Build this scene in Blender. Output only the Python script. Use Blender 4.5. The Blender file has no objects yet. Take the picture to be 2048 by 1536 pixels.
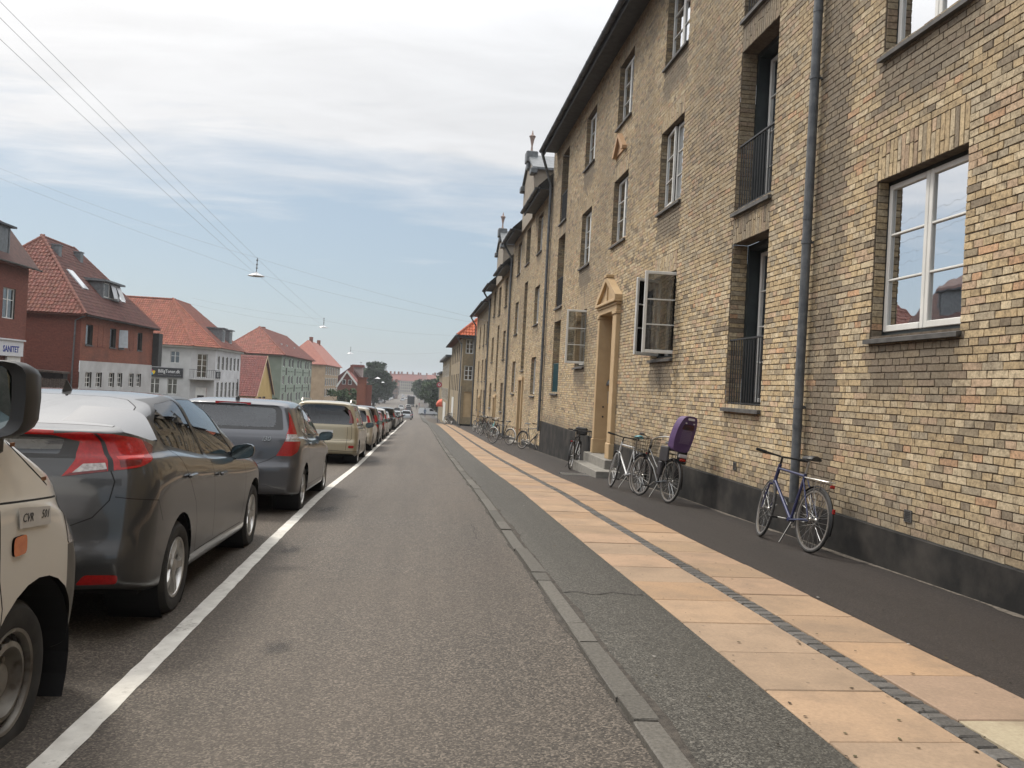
import bpy, bmesh, math, random
import numpy as np
from mathutils import Vector, Matrix
R = random.Random(7)
NR = np.random.RandomState(11)
scene = bpy.context.scene
COL = scene.collection
rad = math.radians

# ------------------------------------------------------------------ camera
# eye = world origin; +Y runs down the street, +X to the brick terrace
F_PX = 1657.0
YAW, PITCH, ROLL = 0.11381, 0.00415, rad(3.0)
cam_d = bpy.data.cameras.new('camera')
cam_d.sensor_width = 36.0
cam_d.lens = F_PX / 2048 * 36
cam_d.clip_start = 0.05
cam_d.clip_end = 6000
cam = bpy.data.objects.new('camera', cam_d)
COL.objects.link(cam)
fw = Vector((math.sin(YAW) * math.cos(PITCH), math.cos(YAW) * math.cos(PITCH), math.sin(PITCH)))
rt = Vector((math.cos(YAW), -math.sin(YAW), 0))
up = rt.cross(fw)
ex = math.cos(ROLL) * rt + math.sin(ROLL) * up
ey = -math.sin(ROLL) * rt + math.cos(ROLL) * up
cam.matrix_world = Matrix(((ex.x, ey.x, -fw.x, 0), (ex.y, ey.y, -fw.y, 0), (ex.z, ey.z, -fw.z, 0), (0, 0, 0, 1)))
scene.camera = cam


def proj(p):
    v = Vector(p)
    d = v.dot(fw)
    if d < 0.1:
        return None
    return 1024 + F_PX * v.dot(ex) / d, 768 - F_PX * v.dot(ey) / d


# ------------------------------------------------------------------ world, sun, exposure
SUN_EL, SUN_AZ = rad(52), rad(-45)          # azimuth measured from +Y towards +X
sun_dir = Vector((math.sin(SUN_AZ) * math.cos(SUN_EL), math.cos(SUN_AZ) * math.cos(SUN_EL), math.sin(SUN_EL)))
world = bpy.data.worlds.new('World')
scene.world = world
world.use_nodes = True
wn = world.node_tree
wn.nodes.clear()


def N(nt, typ, **kw):
    n = nt.nodes.new(typ)
    for k, v in kw.items():
        if k.startswith('i_'):
            key = k[2:]
            n.inputs[int(key) if key.isdigit() else key.replace('_', ' ')].default_value = v
        else:
            setattr(n, k, v)
    return n


def L(nt, a, b):
    nt.links.new(a, b)


def math_n(nt, op, a, b=None, c=None, clamp=False):
    n = nt.nodes.new('ShaderNodeMath')
    n.operation = op
    n.use_clamp = clamp
    for i, v in enumerate((a, b, c)):
        if v is None:
            continue
        if isinstance(v, (int, float)):
            n.inputs[i].default_value = v
        else:
            nt.links.new(v, n.inputs[i])
    return n.outputs[0]


def mix_n(nt, fac, a, b, blend='MIX'):
    n = nt.nodes.new('ShaderNodeMix')
    n.data_type = 'RGBA'
    n.blend_type = blend
    for idx, v in ((0, fac), (6, a), (7, b)):
        if isinstance(v, (int, float)):
            n.inputs[idx].default_value = v
        elif isinstance(v, (tuple, list)):
            n.inputs[idx].default_value = (*v[:3], 1)
        else:
            nt.links.new(v, n.inputs[idx])
    return n.outputs[2]


def ramp_n(nt, fac, stops):
    n = nt.nodes.new('ShaderNodeValToRGB')
    e = n.color_ramp.elements
    while len(e) < len(stops):
        e.new(0.5)
    for el, (p, c) in zip(e, stops):
        el.position = p
        el.color = (*c[:3], 1) if isinstance(c, (tuple, list)) else (c, c, c, 1)
    nt.links.new(fac, n.inputs[0])
    return n.outputs[0]


sky = N(wn, 'ShaderNodeTexSky', sky_type='NISHITA', sun_disc=False, sun_elevation=SUN_EL,
        sun_rotation=SUN_AZ, altitude=20, air_density=1.1, dust_density=1.6, ozone_density=2.0)
tc = N(wn, 'ShaderNodeTexCoord')
sep = N(wn, 'ShaderNodeSeparateXYZ')
L(wn, tc.outputs['Generated'], sep.inputs[0])
# clouds live on a flat sheet high above: x/z, y/z of the view direction
zc = math_n(wn, 'MAXIMUM', sep.outputs[2], 0.0)
zz = math_n(wn, 'ADD', zc, 0.10)
comb = N(wn, 'ShaderNodeCombineXYZ')
L(wn, math_n(wn, 'DIVIDE', sep.outputs[0], zz), comb.inputs[0])
L(wn, math_n(wn, 'DIVIDE', sep.outputs[1], zz), comb.inputs[1])
cm = N(wn, 'ShaderNodeMapping')
cm.inputs['Rotation'].default_value = (0, 0, rad(28))
cm.inputs['Scale'].default_value = (0.55, 1.25, 1)
cm.inputs['Location'].default_value = (0.8, 0.35, 0)
L(wn, comb.outputs[0], cm.inputs[0])
n1 = N(wn, 'ShaderNodeTexNoise', i_Scale=1.25, i_Detail=8, i_Roughness=0.55, i_Distortion=0.25)
L(wn, cm.outputs[0], n1.inputs['Vector'])
n2 = N(wn, 'ShaderNodeTexNoise', i_Scale=3.6, i_Detail=7, i_Roughness=0.6, i_Distortion=0.5)
L(wn, cm.outputs[0], n2.inputs['Vector'])
nn = math_n(wn, 'ADD', math_n(wn, 'MULTIPLY', n1.outputs[0], 0.72), math_n(wn, 'MULTIPLY', n2.outputs[0], 0.28))
# the veil thickens with height above the horizon
cov = N(wn, 'ShaderNodeMapRange', i_From_Min=0.06, i_From_Max=0.34, i_To_Min=-0.36, i_To_Max=0.36)
L(wn, zc, cov.inputs[0])
cl = math_n(wn, 'MULTIPLY', math_n(wn, 'ADD', math_n(wn, 'SUBTRACT', nn, 0.42), cov.outputs[0]), 3.4, clamp=True)
# thin cloud glows near the sun
sd = N(wn, 'ShaderNodeVectorMath', operation='DOT_PRODUCT')
L(wn, tc.outputs['Generated'], sd.inputs[0])
sd.inputs[1].default_value = sun_dir
glow = math_n(wn, 'POWER', math_n(wn, 'MAXIMUM', sd.outputs['Value'], 0.0), 7.0)
hi_ = N(wn, 'ShaderNodeMapRange', i_From_Min=0.36, i_From_Max=0.75, i_To_Min=0.0, i_To_Max=13.0)
L(wn, zc, hi_.inputs[0])
cbri = math_n(wn, 'ADD', math_n(wn, 'ADD', hi_.outputs[0], math_n(wn, 'MULTIPLY', glow, 9.0)), math_n(wn, 'ADD', 8.3, math_n(wn, 'MULTIPLY', math_n(wn, 'SUBTRACT', n2.outputs[0], 0.5), 2.6)))
ccol = mix_n(wn, glow, (0.95, 0.965, 0.99), (1.06, 1.0, 0.93))
cscaled = N(wn, 'ShaderNodeVectorMath', operation='SCALE')
L(wn, ccol, cscaled.inputs[0])
L(wn, cbri, cscaled.inputs['Scale'])
# hazy clear sky: nishita pulled towards a pale milky blue
hz = mix_n(wn, 0.62, sky.outputs[0], (5.1, 6.2, 7.2))
mixed = mix_n(wn, cl, hz, cscaled.outputs[0])
bg = N(wn, 'ShaderNodeBackground', i_Strength=0.10)
L(wn, mixed, bg.inputs[0])
wo = N(wn, 'ShaderNodeOutputWorld')
L(wn, bg.outputs[0], wo.inputs[0])

sl = bpy.data.lights.new('sun', 'SUN')
sl.energy = 2.5
sl.angle = rad(11.0)
sl.color = (1.0, 0.93, 0.82)
so = bpy.data.objects.new('sun', sl)
so.rotation_euler = sun_dir.to_track_quat('Z', 'Y').to_euler()
so.location = (-20, 20, 60)
COL.objects.link(so)

vs = scene.view_settings
vs.view_transform = 'Standard'
vs.look = 'None'
vs.exposure = 0.0
vs.gamma = 1.0
vs.use_curve_mapping = False
scene.render.engine = 'CYCLES'
scene.cycles.max_bounces = 6
scene.cycles.transparent_max_bounces = 12
scene.cycles.caustics_reflective = False
scene.cycles.caustics_refractive = False
scene.cycles.use_denoising = True


# ------------------------------------------------------------------ helpers
def tag(o, label=None, cat=None, group=None, kind=None):
    if label: o['label'] = label
    if cat: o['category'] = cat
    if group: o['group'] = group
    if kind: o['kind'] = kind
    return o


def empty(name, loc=(0, 0, 0), rz=0.0, label=None, cat=None, group=None, parent=None):
    o = bpy.data.objects.new(name, None)
    o.empty_display_size = 0.2
    COL.objects.link(o)
    o.location = loc
    o.rotation_euler = (0, 0, rz)
    if parent: o.parent = parent
    return tag(o, label, cat, group)


def link(name, me, parent=None, loc=None, rz=None):
    o = bpy.data.objects.new(name, me)
    COL.objects.link(o)
    if parent: o.parent = parent
    if loc is not None: o.location = loc
    if rz is not None: o.rotation_euler = (0, 0, rz)
    return o


def copy_tree(o, parent=None):
    c = o.copy()
    COL.objects.link(c)
    if parent: c.parent = parent
    for ch in o.children:
        copy_tree(ch, c)
    return c


class MB:
    """collects boxes, tubes, lathes ... and builds them as ONE mesh"""
    def __init__(s):
        s.v, s.f, s.m = [], [], []

    def add(s, vs_, fs, m=0):
        b = len(s.v)
        s.v += [tuple(p) for p in vs_]
        s.f += [tuple(i + b for i in f) for f in fs]
        s.m += [m] * len(fs)
        return s

    def quad(s, a, b, c, d, m=0):
        return s.add((a, b, c, d), ((0, 1, 2, 3),), m)

    def box(s, x0, x1, y0, y1, z0, z1, m=0):
        return s.add([(x0, y0, z0), (x1, y0, z0), (x1, y1, z0), (x0, y1, z0), (x0, y0, z1), (x1, y0, z1), (x1, y1, z1), (x0, y1, z1)],
                     [(0, 3, 2, 1), (4, 5, 6, 7), (0, 1, 5, 4), (1, 2, 6, 5), (2, 3, 7, 6), (3, 0, 4, 7)], m)

    def cbox(s, x0, x1, y0, y1, z0, z1, c=0.01, m=0):
        """box with chamfered upper/vertical edges, octagonal in plan"""
        def ring(i, z):
            return [(x0 + i + c, y0 + i, z), (x1 - i - c, y0 + i, z), (x1 - i, y0 + i + c, z), (x1 - i, y1 - i - c, z),
                    (x1 - i - c, y1 - i, z), (x0 + i + c, y1 - i, z), (x0 + i, y1 - i - c, z), (x0 + i, y0 + i + c, z)]
        vs_ = ring(c, z0) + ring(0, z0 + c) + ring(0, z1 - c) + ring(c, z1)
        fs = [tuple(range(7, -1, -1)), tuple(range(24, 32))]
        for k in range(3):
            for i in range(8):
                j = (i + 1) % 8
                fs.append((k * 8 + i, k * 8 + j, k * 8 + 8 + j, k * 8 + 8 + i))
        return s.add(vs_, fs, m)

    def tube(s, pts, r, n=8, m=0, cap=True, closed=False):
        pts = [Vector(p) for p in pts]
        k = len(pts)
        rr = r if isinstance(r, (list, tuple)) else [r] * k
        vs_, prev = [], None
        for i, p in enumerate(pts):
            if closed:
                t = pts[(i + 1) % k] - pts[i - 1]
            else:
                t = (pts[min(i + 1, k - 1)] - pts[max(i - 1, 0)])
            t.normalize()
            if prev is None:
                a = Vector((0, 0, 1)) if abs(t.z) < 0.9 else Vector((1, 0, 0))
                u = t.cross(a).normalized()
            else:
                u = (prev - t * prev.dot(t)).normalized()
            prev = u
            w = t.cross(u)
            for q in range(n):
                an = 2 * math.pi * q / n
                vs_.append(p + (u * math.cos(an) + w * math.sin(an)) * rr[i])
        fs = []
        for i in range(k if closed else k - 1):
            i2 = (i + 1) % k
            for q in range(n):
                q2 = (q + 1) % n
                fs.append((i * n + q, i * n + q2, i2 * n + q2, i2 * n + q))
        if cap and not closed:
            fs.append(tuple(range(n - 1, -1, -1)))
            fs.append(tuple((k - 1) * n + q for q in range(n)))
        return s.add(vs_, fs, m)

    def lathe(s, prof, n=24, m=0, M=None, a0=0.0, a1=2 * math.pi):
        """prof: [(r, h)] about local z, M places it"""
        full = abs(a1 - a0 - 2 * math.pi) < 1e-6
        cnt = n if full else n + 1
        vs_ = []
        for r, h in prof:
            for q in range(cnt):
                an = a0 + (a1 - a0) * q / n
                p = Vector((r * math.cos(an), r * math.sin(an), h))
                vs_.append(M @ p if M else p)
        fs = []
        for i in range(len(prof) - 1):
            for q in range(n):
                q2 = (q + 1) % cnt
                fs.append((i * cnt + q, i * cnt + q2, (i + 1) * cnt + q2, (i + 1) * cnt + q))
        return s.add(vs_, fs, m)

    def prism(s, poly, vec, m=0):
        k = len(poly)
        vec = Vector(vec)
        vs_ = [Vector(p) for p in poly] + [Vector(p) + vec for p in poly]
        fs = [tuple(range(k - 1, -1, -1)), tuple(range(k, 2 * k))]
        for i in range(k):
            j = (i + 1) % k
            fs.append((i, j, k + j, k + i))
        return s.add(vs_, fs, m)

    def ball(s, c, r, n=10, k=6, m=0):
        rx, ry, rz = r if isinstance(r, (tuple, list)) else (r, r, r)
        prof = [(max(math.sin(math.pi * i / k), 1e-4), -math.cos(math.pi * i / k)) for i in range(k + 1)]
        M = Matrix.Translation(Vector(c)) @ Matrix.Diagonal((rx, ry, rz, 1))
        return s.lathe(prof, n, m, M)

    def mesh(s, name, mats, smooth=False, sharp=None, fix=False):
        me = bpy.data.meshes.new(name)
        me.from_pydata(s.v, [], s.f)
        for mt in (mats if isinstance(mats, (list, tuple)) else [mats]):
            me.materials.append(mt)
        if any(s.m):
            me.polygons.foreach_set('material_index', s.m)
        if fix:
            bm = bmesh.new()
            bm.from_mesh(me)
            bmesh.ops.recalc_face_normals(bm, faces=bm.faces)
            bm.to_mesh(me)
            bm.free()
        if smooth:
            me.polygons.foreach_set('use_smooth', [True] * len(me.polygons))
            if sharp:
                me.set_sharp_from_angle(angle=rad(sharp))
        me.update()
        return me

    def build(s, name, mats, parent=None, loc=None, rz=None, smooth=False, sharp=40, fix=False):
        return link(name, s.mesh(name, mats, smooth, sharp, fix), parent, loc, rz)


# ------------------------------------------------------------------ materials
def base(name):
    m = bpy.data.materials.new(name)
    m.use_nodes = True
    nt = m.node_tree
    return m, nt, nt.nodes['Principled BSDF']


def coord(nt):
    return N(nt, 'ShaderNodeTexCoord').outputs['Object']


def noise(nt, vec, scale, detail=5, rough=0.55):
    n = N(nt, 'ShaderNodeTexNoise', i_Scale=scale, i_Detail=detail, i_Roughness=rough)
    L(nt, vec, n.inputs['Vector'])
    return n.outputs[0]


def bump(nt, b, h, strength=0.3, dist=0.01):
    n = N(nt, 'ShaderNodeBump', i_Strength=strength, i_Distance=dist)
    L(nt, h, n.inputs['Height'])
    L(nt, n.outputs[0], b.inputs['Normal'])


def mat(name, c1, c2=None, scale=4.0, rough=0.75, bs=0.0, bscale=60, metal=0.0, spec=0.5, lo=0.35, hi=0.65, coat=0.0, c3=None, c3s=0.6):
    """plain surface: two-tone noise, optional third blotch tone, optional fine bump"""
    m, nt, b = base(name)
    b.inputs['Roughness'].default_value = rough
    b.inputs['Metallic'].default_value = metal
    b.inputs['Specular IOR Level'].default_value = spec
    b.inputs['Coat Weight'].default_value = coat
    b.inputs['Coat Roughness'].default_value = 0.06
    if c2 is None:
        c2 = tuple(min(1, x * 1.18) for x in c1)
    v = coord(nt)
    c = ramp_n(nt, noise(nt, v, scale), [(lo, c1), (hi, c2)])
    if c3:
        c = mix_n(nt, ramp_n(nt, noise(nt, v, c3s, 6), [(0.45, 0.0), (0.7, 1.0)]), c, c3)
    L(nt, c, b.inputs['Base Color'])
    if bs:
        bump(nt, b, noise(nt, v, bscale, 3), bs)
    return m


def glass_mat(name, tint=(0.35, 0.4, 0.4), refl=0.12, wob=0.0, rough=0.015, ior=1.5):
    """window glass: see-through tint plus mirror reflection that grows with the angle"""
    m = bpy.data.materials.new(name)
    m.use_nodes = True
    nt = m.node_tree
    nt.nodes.clear()
    out = N(nt, 'ShaderNodeOutputMaterial')
    tr = N(nt, 'ShaderNodeBsdfTransparent')
    tr.inputs[0].default_value = (*tint, 1)
    gl = N(nt, 'ShaderNodeBsdfGlossy', i_Roughness=rough)
    gl.inputs[0].default_value = (0.95, 0.97, 1, 1)
    fr = N(nt, 'ShaderNodeFresnel', i_IOR=ior)
    fac = math_n(nt, 'ADD', math_n(nt, 'MULTIPLY', fr.outputs[0], 1.0 - refl), refl, clamp=True)
    mx = N(nt, 'ShaderNodeMixShader')
    L(nt, fac, mx.inputs[0])
    L(nt, tr.outputs[0], mx.inputs[1])
    L(nt, gl.outputs[0], mx.inputs[2])
    if wob:
        bp = N(nt, 'ShaderNodeBump', i_Strength=wob, i_Distance=0.05)
        L(nt, noise(nt, coord(nt), 2.2, 2), bp.inputs['Height'])
        L(nt, bp.outputs[0], gl.inputs['Normal'])
    L(nt, mx.outputs[0], out.inputs[0])
    return m


def attr_mat(name, rough=0.85, nscale=35, bs=0.25, vary=0.35, bscale=90):
    """colour comes from the per-piece attribute 'tone' (every brick, tile or slab has its own)"""
    m, nt, b = base(name)
    b.inputs['Roughness'].default_value = rough
    b.inputs['Specular IOR Level'].default_value = 0.3
    at = N(nt, 'ShaderNodeAttribute', attribute_name='tone')
    v = coord(nt)
    nz = ramp_n(nt, noise(nt, v, nscale, 5, 0.65), [(0.3, 1 - vary), (0.7, 1 + vary * 0.55)])
    c = mix_n(nt, 1.0, at.outputs[0], nz, 'MULTIPLY')
    L(nt, c, b.inputs['Base Color'])
    bump(nt, b, noise(nt, v, bscale, 4), bs, 0.006)
    return m


def np_mesh(name, V, Fq, mats, tone=None, smooth=False):
    """fast mesh from numpy verts and quads with a per-vertex colour attribute"""
    me = bpy.data.meshes.new(name)
    V = np.asarray(V, np.float32).reshape(-1, 3)
    Fq = np.asarray(Fq, np.int32)
    k = Fq.shape[1]
    me.vertices.add(len(V))
    me.vertices.foreach_set('co', V.ravel())
    me.loops.add(Fq.size)
    me.loops.foreach_set('vertex_index', Fq.ravel())
    me.polygons.add(len(Fq))
    me.polygons.foreach_set('loop_start', np.arange(len(Fq), dtype=np.int32) * k)
    me.polygons.foreach_set('loop_total', np.full(len(Fq), k, np.int32))
    me.polygons.foreach_set('use_smooth', [bool(smooth)] * len(Fq))
    for mt in (mats if isinstance(mats, (list, tuple)) else [mats]):
        me.materials.append(mt)
    me.update(calc_edges=True)
    if tone is not None:
        a = me.attributes.new('tone', 'FLOAT_COLOR', 'POINT')
        T = np.ones((len(V), 4), np.float32)
        T[:, :3] = np.asarray(tone, np.float32)
        a.data.foreach_set('color', T.ravel())
    return me


def paint(name, c, metal=0.55, rough=0.32, dirt=0.35, dirtc=(0.16, 0.14, 0.11)):
    """car paint: flakes under a clear coat, road dust towards the sills; inside faces are dark lining"""
    m, nt, b = base(name)
    b.inputs['Metallic'].default_value = metal
    b.inputs['Coat Weight'].default_value = 0.9
    b.inputs['Coat Roughness'].default_value = 0.04
    v = coord(nt)
    sp = N(nt, 'ShaderNodeSeparateXYZ')
    L(nt, v, sp.inputs[0])
    nz = noise(nt, v, 2.4, 6, 0.6)
    low = N(nt, 'ShaderNodeMapRange', i_From_Min=0.85, i_From_Max=0.2, i_To_Min=0.0, i_To_Max=1.0)
    L(nt, sp.outputs[2], low.inputs[0])
    d = math_n(nt, 'MULTIPLY', math_n(nt, 'ADD', math_n(nt, 'MULTIPLY', low.outputs[0], 0.8), 0.18), math_n(nt, 'MULTIPLY', nz, 2.0 * dirt), clamp=True)
    flake = noise(nt, v, 900, 1)
    c1 = mix_n(nt, flake, tuple(x * 0.85 for x in c), tuple(x * 1.2 for x in c))
    c2 = mix_n(nt, d, c1, dirtc)
    geo = N(nt, 'ShaderNodeNewGeometry')
    L(nt, mix_n(nt, geo.outputs['Backfacing'], c2, (0.07, 0.068, 0.066)), b.inputs['Base Color'])
    L(nt, math_n(nt, 'ADD', rough, math_n(nt, 'MULTIPLY', d, 0.4)), b.inputs['Roughness'])
    L(nt, math_n(nt, 'SUBTRACT', 0.9, math_n(nt, 'MULTIPLY', d, 1.1), clamp=True), b.inputs['Coat Weight'])
    return m


M = {}
M['black'] = mat('black_plastic', (0.012, 0.012, 0.013), (0.02, 0.02, 0.021), rough=0.45)
M['rubber'] = mat('rubber', (0.012, 0.012, 0.012), (0.03, 0.028, 0.026), scale=9, rough=0.8)
M['dark'] = mat('dark_void', (0.008, 0.008, 0.009), rough=0.9)
M['chrome'] = mat('chrome', (0.6, 0.6, 0.6), (0.7, 0.7, 0.7), rough=0.18, metal=1.0)
M['alu'] = mat('aluminium', (0.42, 0.41, 0.39), (0.55, 0.54, 0.52), rough=0.35, metal=0.9)
M['zinc'] = mat('zinc', (0.11, 0.12, 0.125), (0.17, 0.18, 0.19), scale=6, rough=0.5, metal=0.3, bs=0.05)
M['zincpipe'] = mat('weathered_zinc_pipe', (0.085, 0.095, 0.105), (0.15, 0.16, 0.17), scale=9, rough=0.55, metal=0.25)
M['darkzinc'] = mat('dark_zinc', (0.035, 0.038, 0.042), (0.06, 0.064, 0.07), scale=6, rough=0.55, metal=0.2)
M['white'] = mat('white_window_paint', (0.62, 0.62, 0.59), (0.72, 0.72, 0.69), scale=3, rough=0.45)
M['casing'] = mat('dark_green_casing', (0.012, 0.018, 0.020), (0.022, 0.03, 0.032), scale=5, rough=0.5)
M['iron'] = mat('painted_iron', (0.02, 0.021, 0.022), (0.035, 0.036, 0.037), rough=0.5)
M['blueiron'] = mat('teal_painted_iron', (0.02, 0.09, 0.11), (0.03, 0.12, 0.14), rough=0.5)
M['slate'] = mat('slate_sill', (0.06, 0.058, 0.056), (0.10, 0.097, 0.093), scale=8, rough=0.7, bs=0.1)
M['pane'] = glass_mat('window_glass', (0.30, 0.33, 0.33), refl=0.75, wob=0.02)
M['pane_far'] = glass_mat('far_window_glass', (0.25, 0.27, 0.28), refl=0.15, wob=0.03)
M['carglass'] = glass_mat('car_glass', (0.30, 0.34, 0.33), refl=0.03, wob=0.0)
M['carglass_dark'] = glass_mat('tinted_car_glass', (0.06, 0.065, 0.065), refl=0.04)
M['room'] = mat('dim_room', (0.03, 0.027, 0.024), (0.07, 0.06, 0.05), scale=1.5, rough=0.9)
M['curtain'] = mat('curtain', (0.38, 0.37, 0.35), (0.6, 0.59, 0.56), scale=12, rough=0.9)
# ------------------------------------------------------------------ ground levels
ZR = ([-60, 0, 3.5, 4.8, 7.9, 13, 19, 28, 40.5, 60, 79, 110, 150, 210, 300, 600, 3000],
      [-0.9, -1.52, -1.597, -1.628, -1.69, -1.84, -2.08, -2.41, -2.86, -3.56, -4.24, -5.3, -6.6, -8.25, -8.8, -9.0, -9.0])
ZP = ([-60, 0, 3, 5.5, 8, 10.5, 13.2, 18, 23.8, 29.1, 36, 44, 56, 65, 75, 110, 210, 300, 600, 3000],
      [-0.6, -1.32, -1.39, -1.455, -1.53, -1.60, -1.67, -1.86, -2.06, -2.23, -2.42, -2.62, -2.95, -3.22, -3.6, -5.1, -8.1, -8.65, -8.85, -8.85])


def zr(y): return float(np.interp(y, *ZR))


def zp(y, x=3.0): return float(np.interp(y, *ZP))


def gz(x, y):
    """ground height anywhere"""
    if x >= 1.06:
        return zp(y)
    if x <= -1.4:
        return zr(y)
    t = (x + 1.4) / 2.4
    return zr(y) * (1 - t) + (zp(y) - 0.032) * t


# asphalt: crushed-stone speckle, patches, stains
def asphalt(name, c1, c2, tint=(0.16, 0.125, 0.095), scale=1.0):
    m, nt, b = base(name)
    b.inputs['Roughness'].default_value = 0.66
    b.inputs['Specular IOR Level'].default_value = 0.38
    v = coord(nt)
    vo = N(nt, 'ShaderNodeTexVoronoi', i_Scale=115 * scale)
    L(nt, v, vo.inputs['Vector'])
    sepc = N(nt, 'ShaderNodeSeparateColor')
    L(nt, vo.outputs['Color'], sepc.inputs[0])
    fine = noise(nt, v, 60 * scale, 4, 0.7)
    grain = math_n(nt, 'ADD', math_n(nt, 'MULTIPLY', sepc.outputs[0], 0.55), math_n(nt, 'MULTIPLY', fine, 0.45))
    c = ramp_n(nt, grain, [(0.16, tuple(x * 0.22 for x in c1)), (0.40, c1), (0.60, c2), (0.84, tuple(min(1, x * 2.5) for x in c2))])
    big = noise(nt, v, 0.55, 7, 0.6)
    c = mix_n(nt, ramp_n(nt, big, [(0.35, 0.0), (0.7, 0.55)]), c, tint)
    # long wear streaks along the lane
    mp = N(nt, 'ShaderNodeMapping')
    mp.inputs['Scale'].default_value = (2.6, 0.10, 1)
    L(nt, v, mp.inputs[0])
    st = noise(nt, mp.outputs[0], 1.0, 4)
    c = mix_n(nt, 1.0, c, ramp_n(nt, st, [(0.3, 0.80), (0.7, 1.14)]), 'MULTIPLY')
    blot = noise(nt, v, 1.7, 5, 0.7)
    c = mix_n(nt, ramp_n(nt, blot, [(0.62, 0.0), (0.80, 0.45)]), c, tuple(x * 0.35 for x in c1))
    L(nt, c, b.inputs['Base Color'])
    bump(nt, b, grain, 0.8, 0.008)
    return m


M['road'] = asphalt('road_asphalt', (0.049, 0.041, 0.033), (0.086, 0.072, 0.058), (0.086, 0.068, 0.052))
M['strip'] = asphalt('outer_footway_asphalt', (0.040, 0.0375, 0.032), (0.068, 0.064, 0.055), (0.054, 0.051, 0.043), 1.1)
M['inner'] = asphalt('inner_footway_asphalt', (0.023, 0.019, 0.0175), (0.036, 0.030, 0.027), (0.030, 0.024, 0.022), 1.4)
M['bed'] = mat('joint_sand', (0.05, 0.042, 0.034), (0.09, 0.075, 0.06), scale=30, rough=0.95)
M['soil'] = mat('ground_earth', (0.09, 0.09, 0.07), (0.13, 0.125, 0.10), scale=0.3, rough=0.95)
YS = sorted(set(list(np.arange(-30, 30, 1.0)) + list(np.arange(30, 120, 3.0)) + list(np.arange(120, 330, 10.0)) + [330, 400, 500, 600, 800, 1100, 1300]))


def sheet(name, x0, x1, dz, m, ys=YS, kind='structure', nx=1, parent=None, fn=None):
    ys = list(ys)
    xs = np.linspace(x0, x1, nx + 1)
    V, Fq = [], []
    fn = fn or gz
    for y in ys:
        for x in xs:
            V.append((x, y, fn(x, y) + dz))
    w = nx + 1
    for i in range(len(ys) - 1):
        for j in range(nx):
            a = i * w + j
            Fq.append((a, a + 1, a + w + 1, a + w))
    me = np_mesh(name, V, Fq, m, smooth=True)
    return tag(link(name, me, parent), kind=kind)


g = sheet('ground', -320, 320, -0.22, M['soil'], nx=1, fn=lambda x, y: min(zr(y), zp(y)))
road = sheet('road', -20.4, -1.4, 0, M['road'], nx=4)
# carriageway between the parking line and the kerb joins at the same edge
lane = sheet('road_lane', -1.4, 1.004, 0, M['road'], nx=6)
pav = empty('pavement')
tag(pav, kind='structure')
sheet('outer_strip', 1.10, 1.765, -0.004, M['strip'], nx=2, parent=pav)
sheet('joint_bed', 1.765, 3.075, -0.022, M['bed'], parent=pav)
sheet('inner_strip', 3.075, 4.52, -0.004, M['inner'], nx=3, parent=pav)
lp = empty('far_pavement')
tag(lp, kind='structure')
sheet('footway', -24.0, -20.4, 0.11, M['strip'], parent=lp, fn=lambda x, y: zr(y))
mb = MB()
for a, b in zip(YS[:-1], YS[1:]):
    if a < 330:
        mb.quad((-20.4, a, zr(a) - .05), (-20.4, b, zr(b) - .05), (-20.4, b, zr(b) + .11), (-20.4, a, zr(a) + .11))
mb.build('kerb_face', M['strip'], lp)

# slabs: two courses of tan concrete flags, a single line of setts between, kerb stones
M['slab'] = attr_mat('concrete_flag', rough=0.85, nscale=55, bs=0.18, vary=0.16, bscale=160)
nt = M['slab'].node_tree
b_ = nt.nodes['Principled BSDF']
src = b_.inputs['Base Color'].links[0].from_socket
vv = coord(nt)
L(nt, mix_n(nt, ramp_n(nt, noise(nt, vv, 2.1, 7, 0.72), [(0.42, 0.0), (0.72, 0.8)]), src, (0.20, 0.150, 0.108)), b_.inputs['Base Color'])
src = b_.inputs['Base Color'].links[0].from_socket
vo = N(nt, 'ShaderNodeTexVoronoi', i_Scale=6.0)
L(nt, vv, vo.inputs['Vector'])
spots = ramp_n(nt, vo.outputs['Distance'], [(0.04, 1.0), (0.075, 0.0)])
L(nt, mix_n(nt, math_n(nt, 'MULTIPLY', spots, 0.55), src, (0.09, 0.075, 0.06)), b_.inputs['Base Color'])
M['sett'] = attr_mat('granite_sett', rough=0.7, nscale=70, bs=0.5, vary=0.4, bscale=60)
M['kerb'] = attr_mat('granite_kerb', rough=0.75, nscale=60, bs=0.55, vary=0.4, bscale=38)


def stone_mesh(name, x0, x1, y0, y1, z0a, z0b, th, m, tone, jit=0.0, cham=0.004, rnd=R):
    """one paving stone lying on the slope: top follows the ground, edges chamfered"""
    j = lambda: rnd.uniform(-jit, jit)
    c = cham
    top = [(x0 + c + j(), y0 + c + j(), z0a), (x1 - c + j(), y0 + c + j(), z0a), (x1 - c + j(), y1 - c + j(), z0b), (x0 + c + j(), y1 - c + j(), z0b)]
    mid = [(x0, y0, z0a - c), (x1, y0, z0a - c), (x1, y1, z0b - c), (x0, y1, z0b - c)]
    bot = [(x, y, z - th) for x, y, z in mid]
    V = top + mid + bot
    Fq = [(0, 1, 2, 3)]
    for k in (0, 4):
        for i in range(4):
            q = (i + 1) % 4
            Fq.append((k + 4 + i, k + 4 + q, k + q, k + i))
    return np_mesh(name, V, Fq, m, np.tile(tone, (12, 1)))


TAN = [(0.355, 0.250, 0.165), (0.325, 0.228, 0.150), (0.375, 0.262, 0.172), (0.345, 0.238, 0.160), (0.335, 0.245, 0.170), (0.365, 0.245, 0.152)]
PINK = (0.30, 0.215, 0.155)
GREY = (0.36, 0.31, 0.22)


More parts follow.
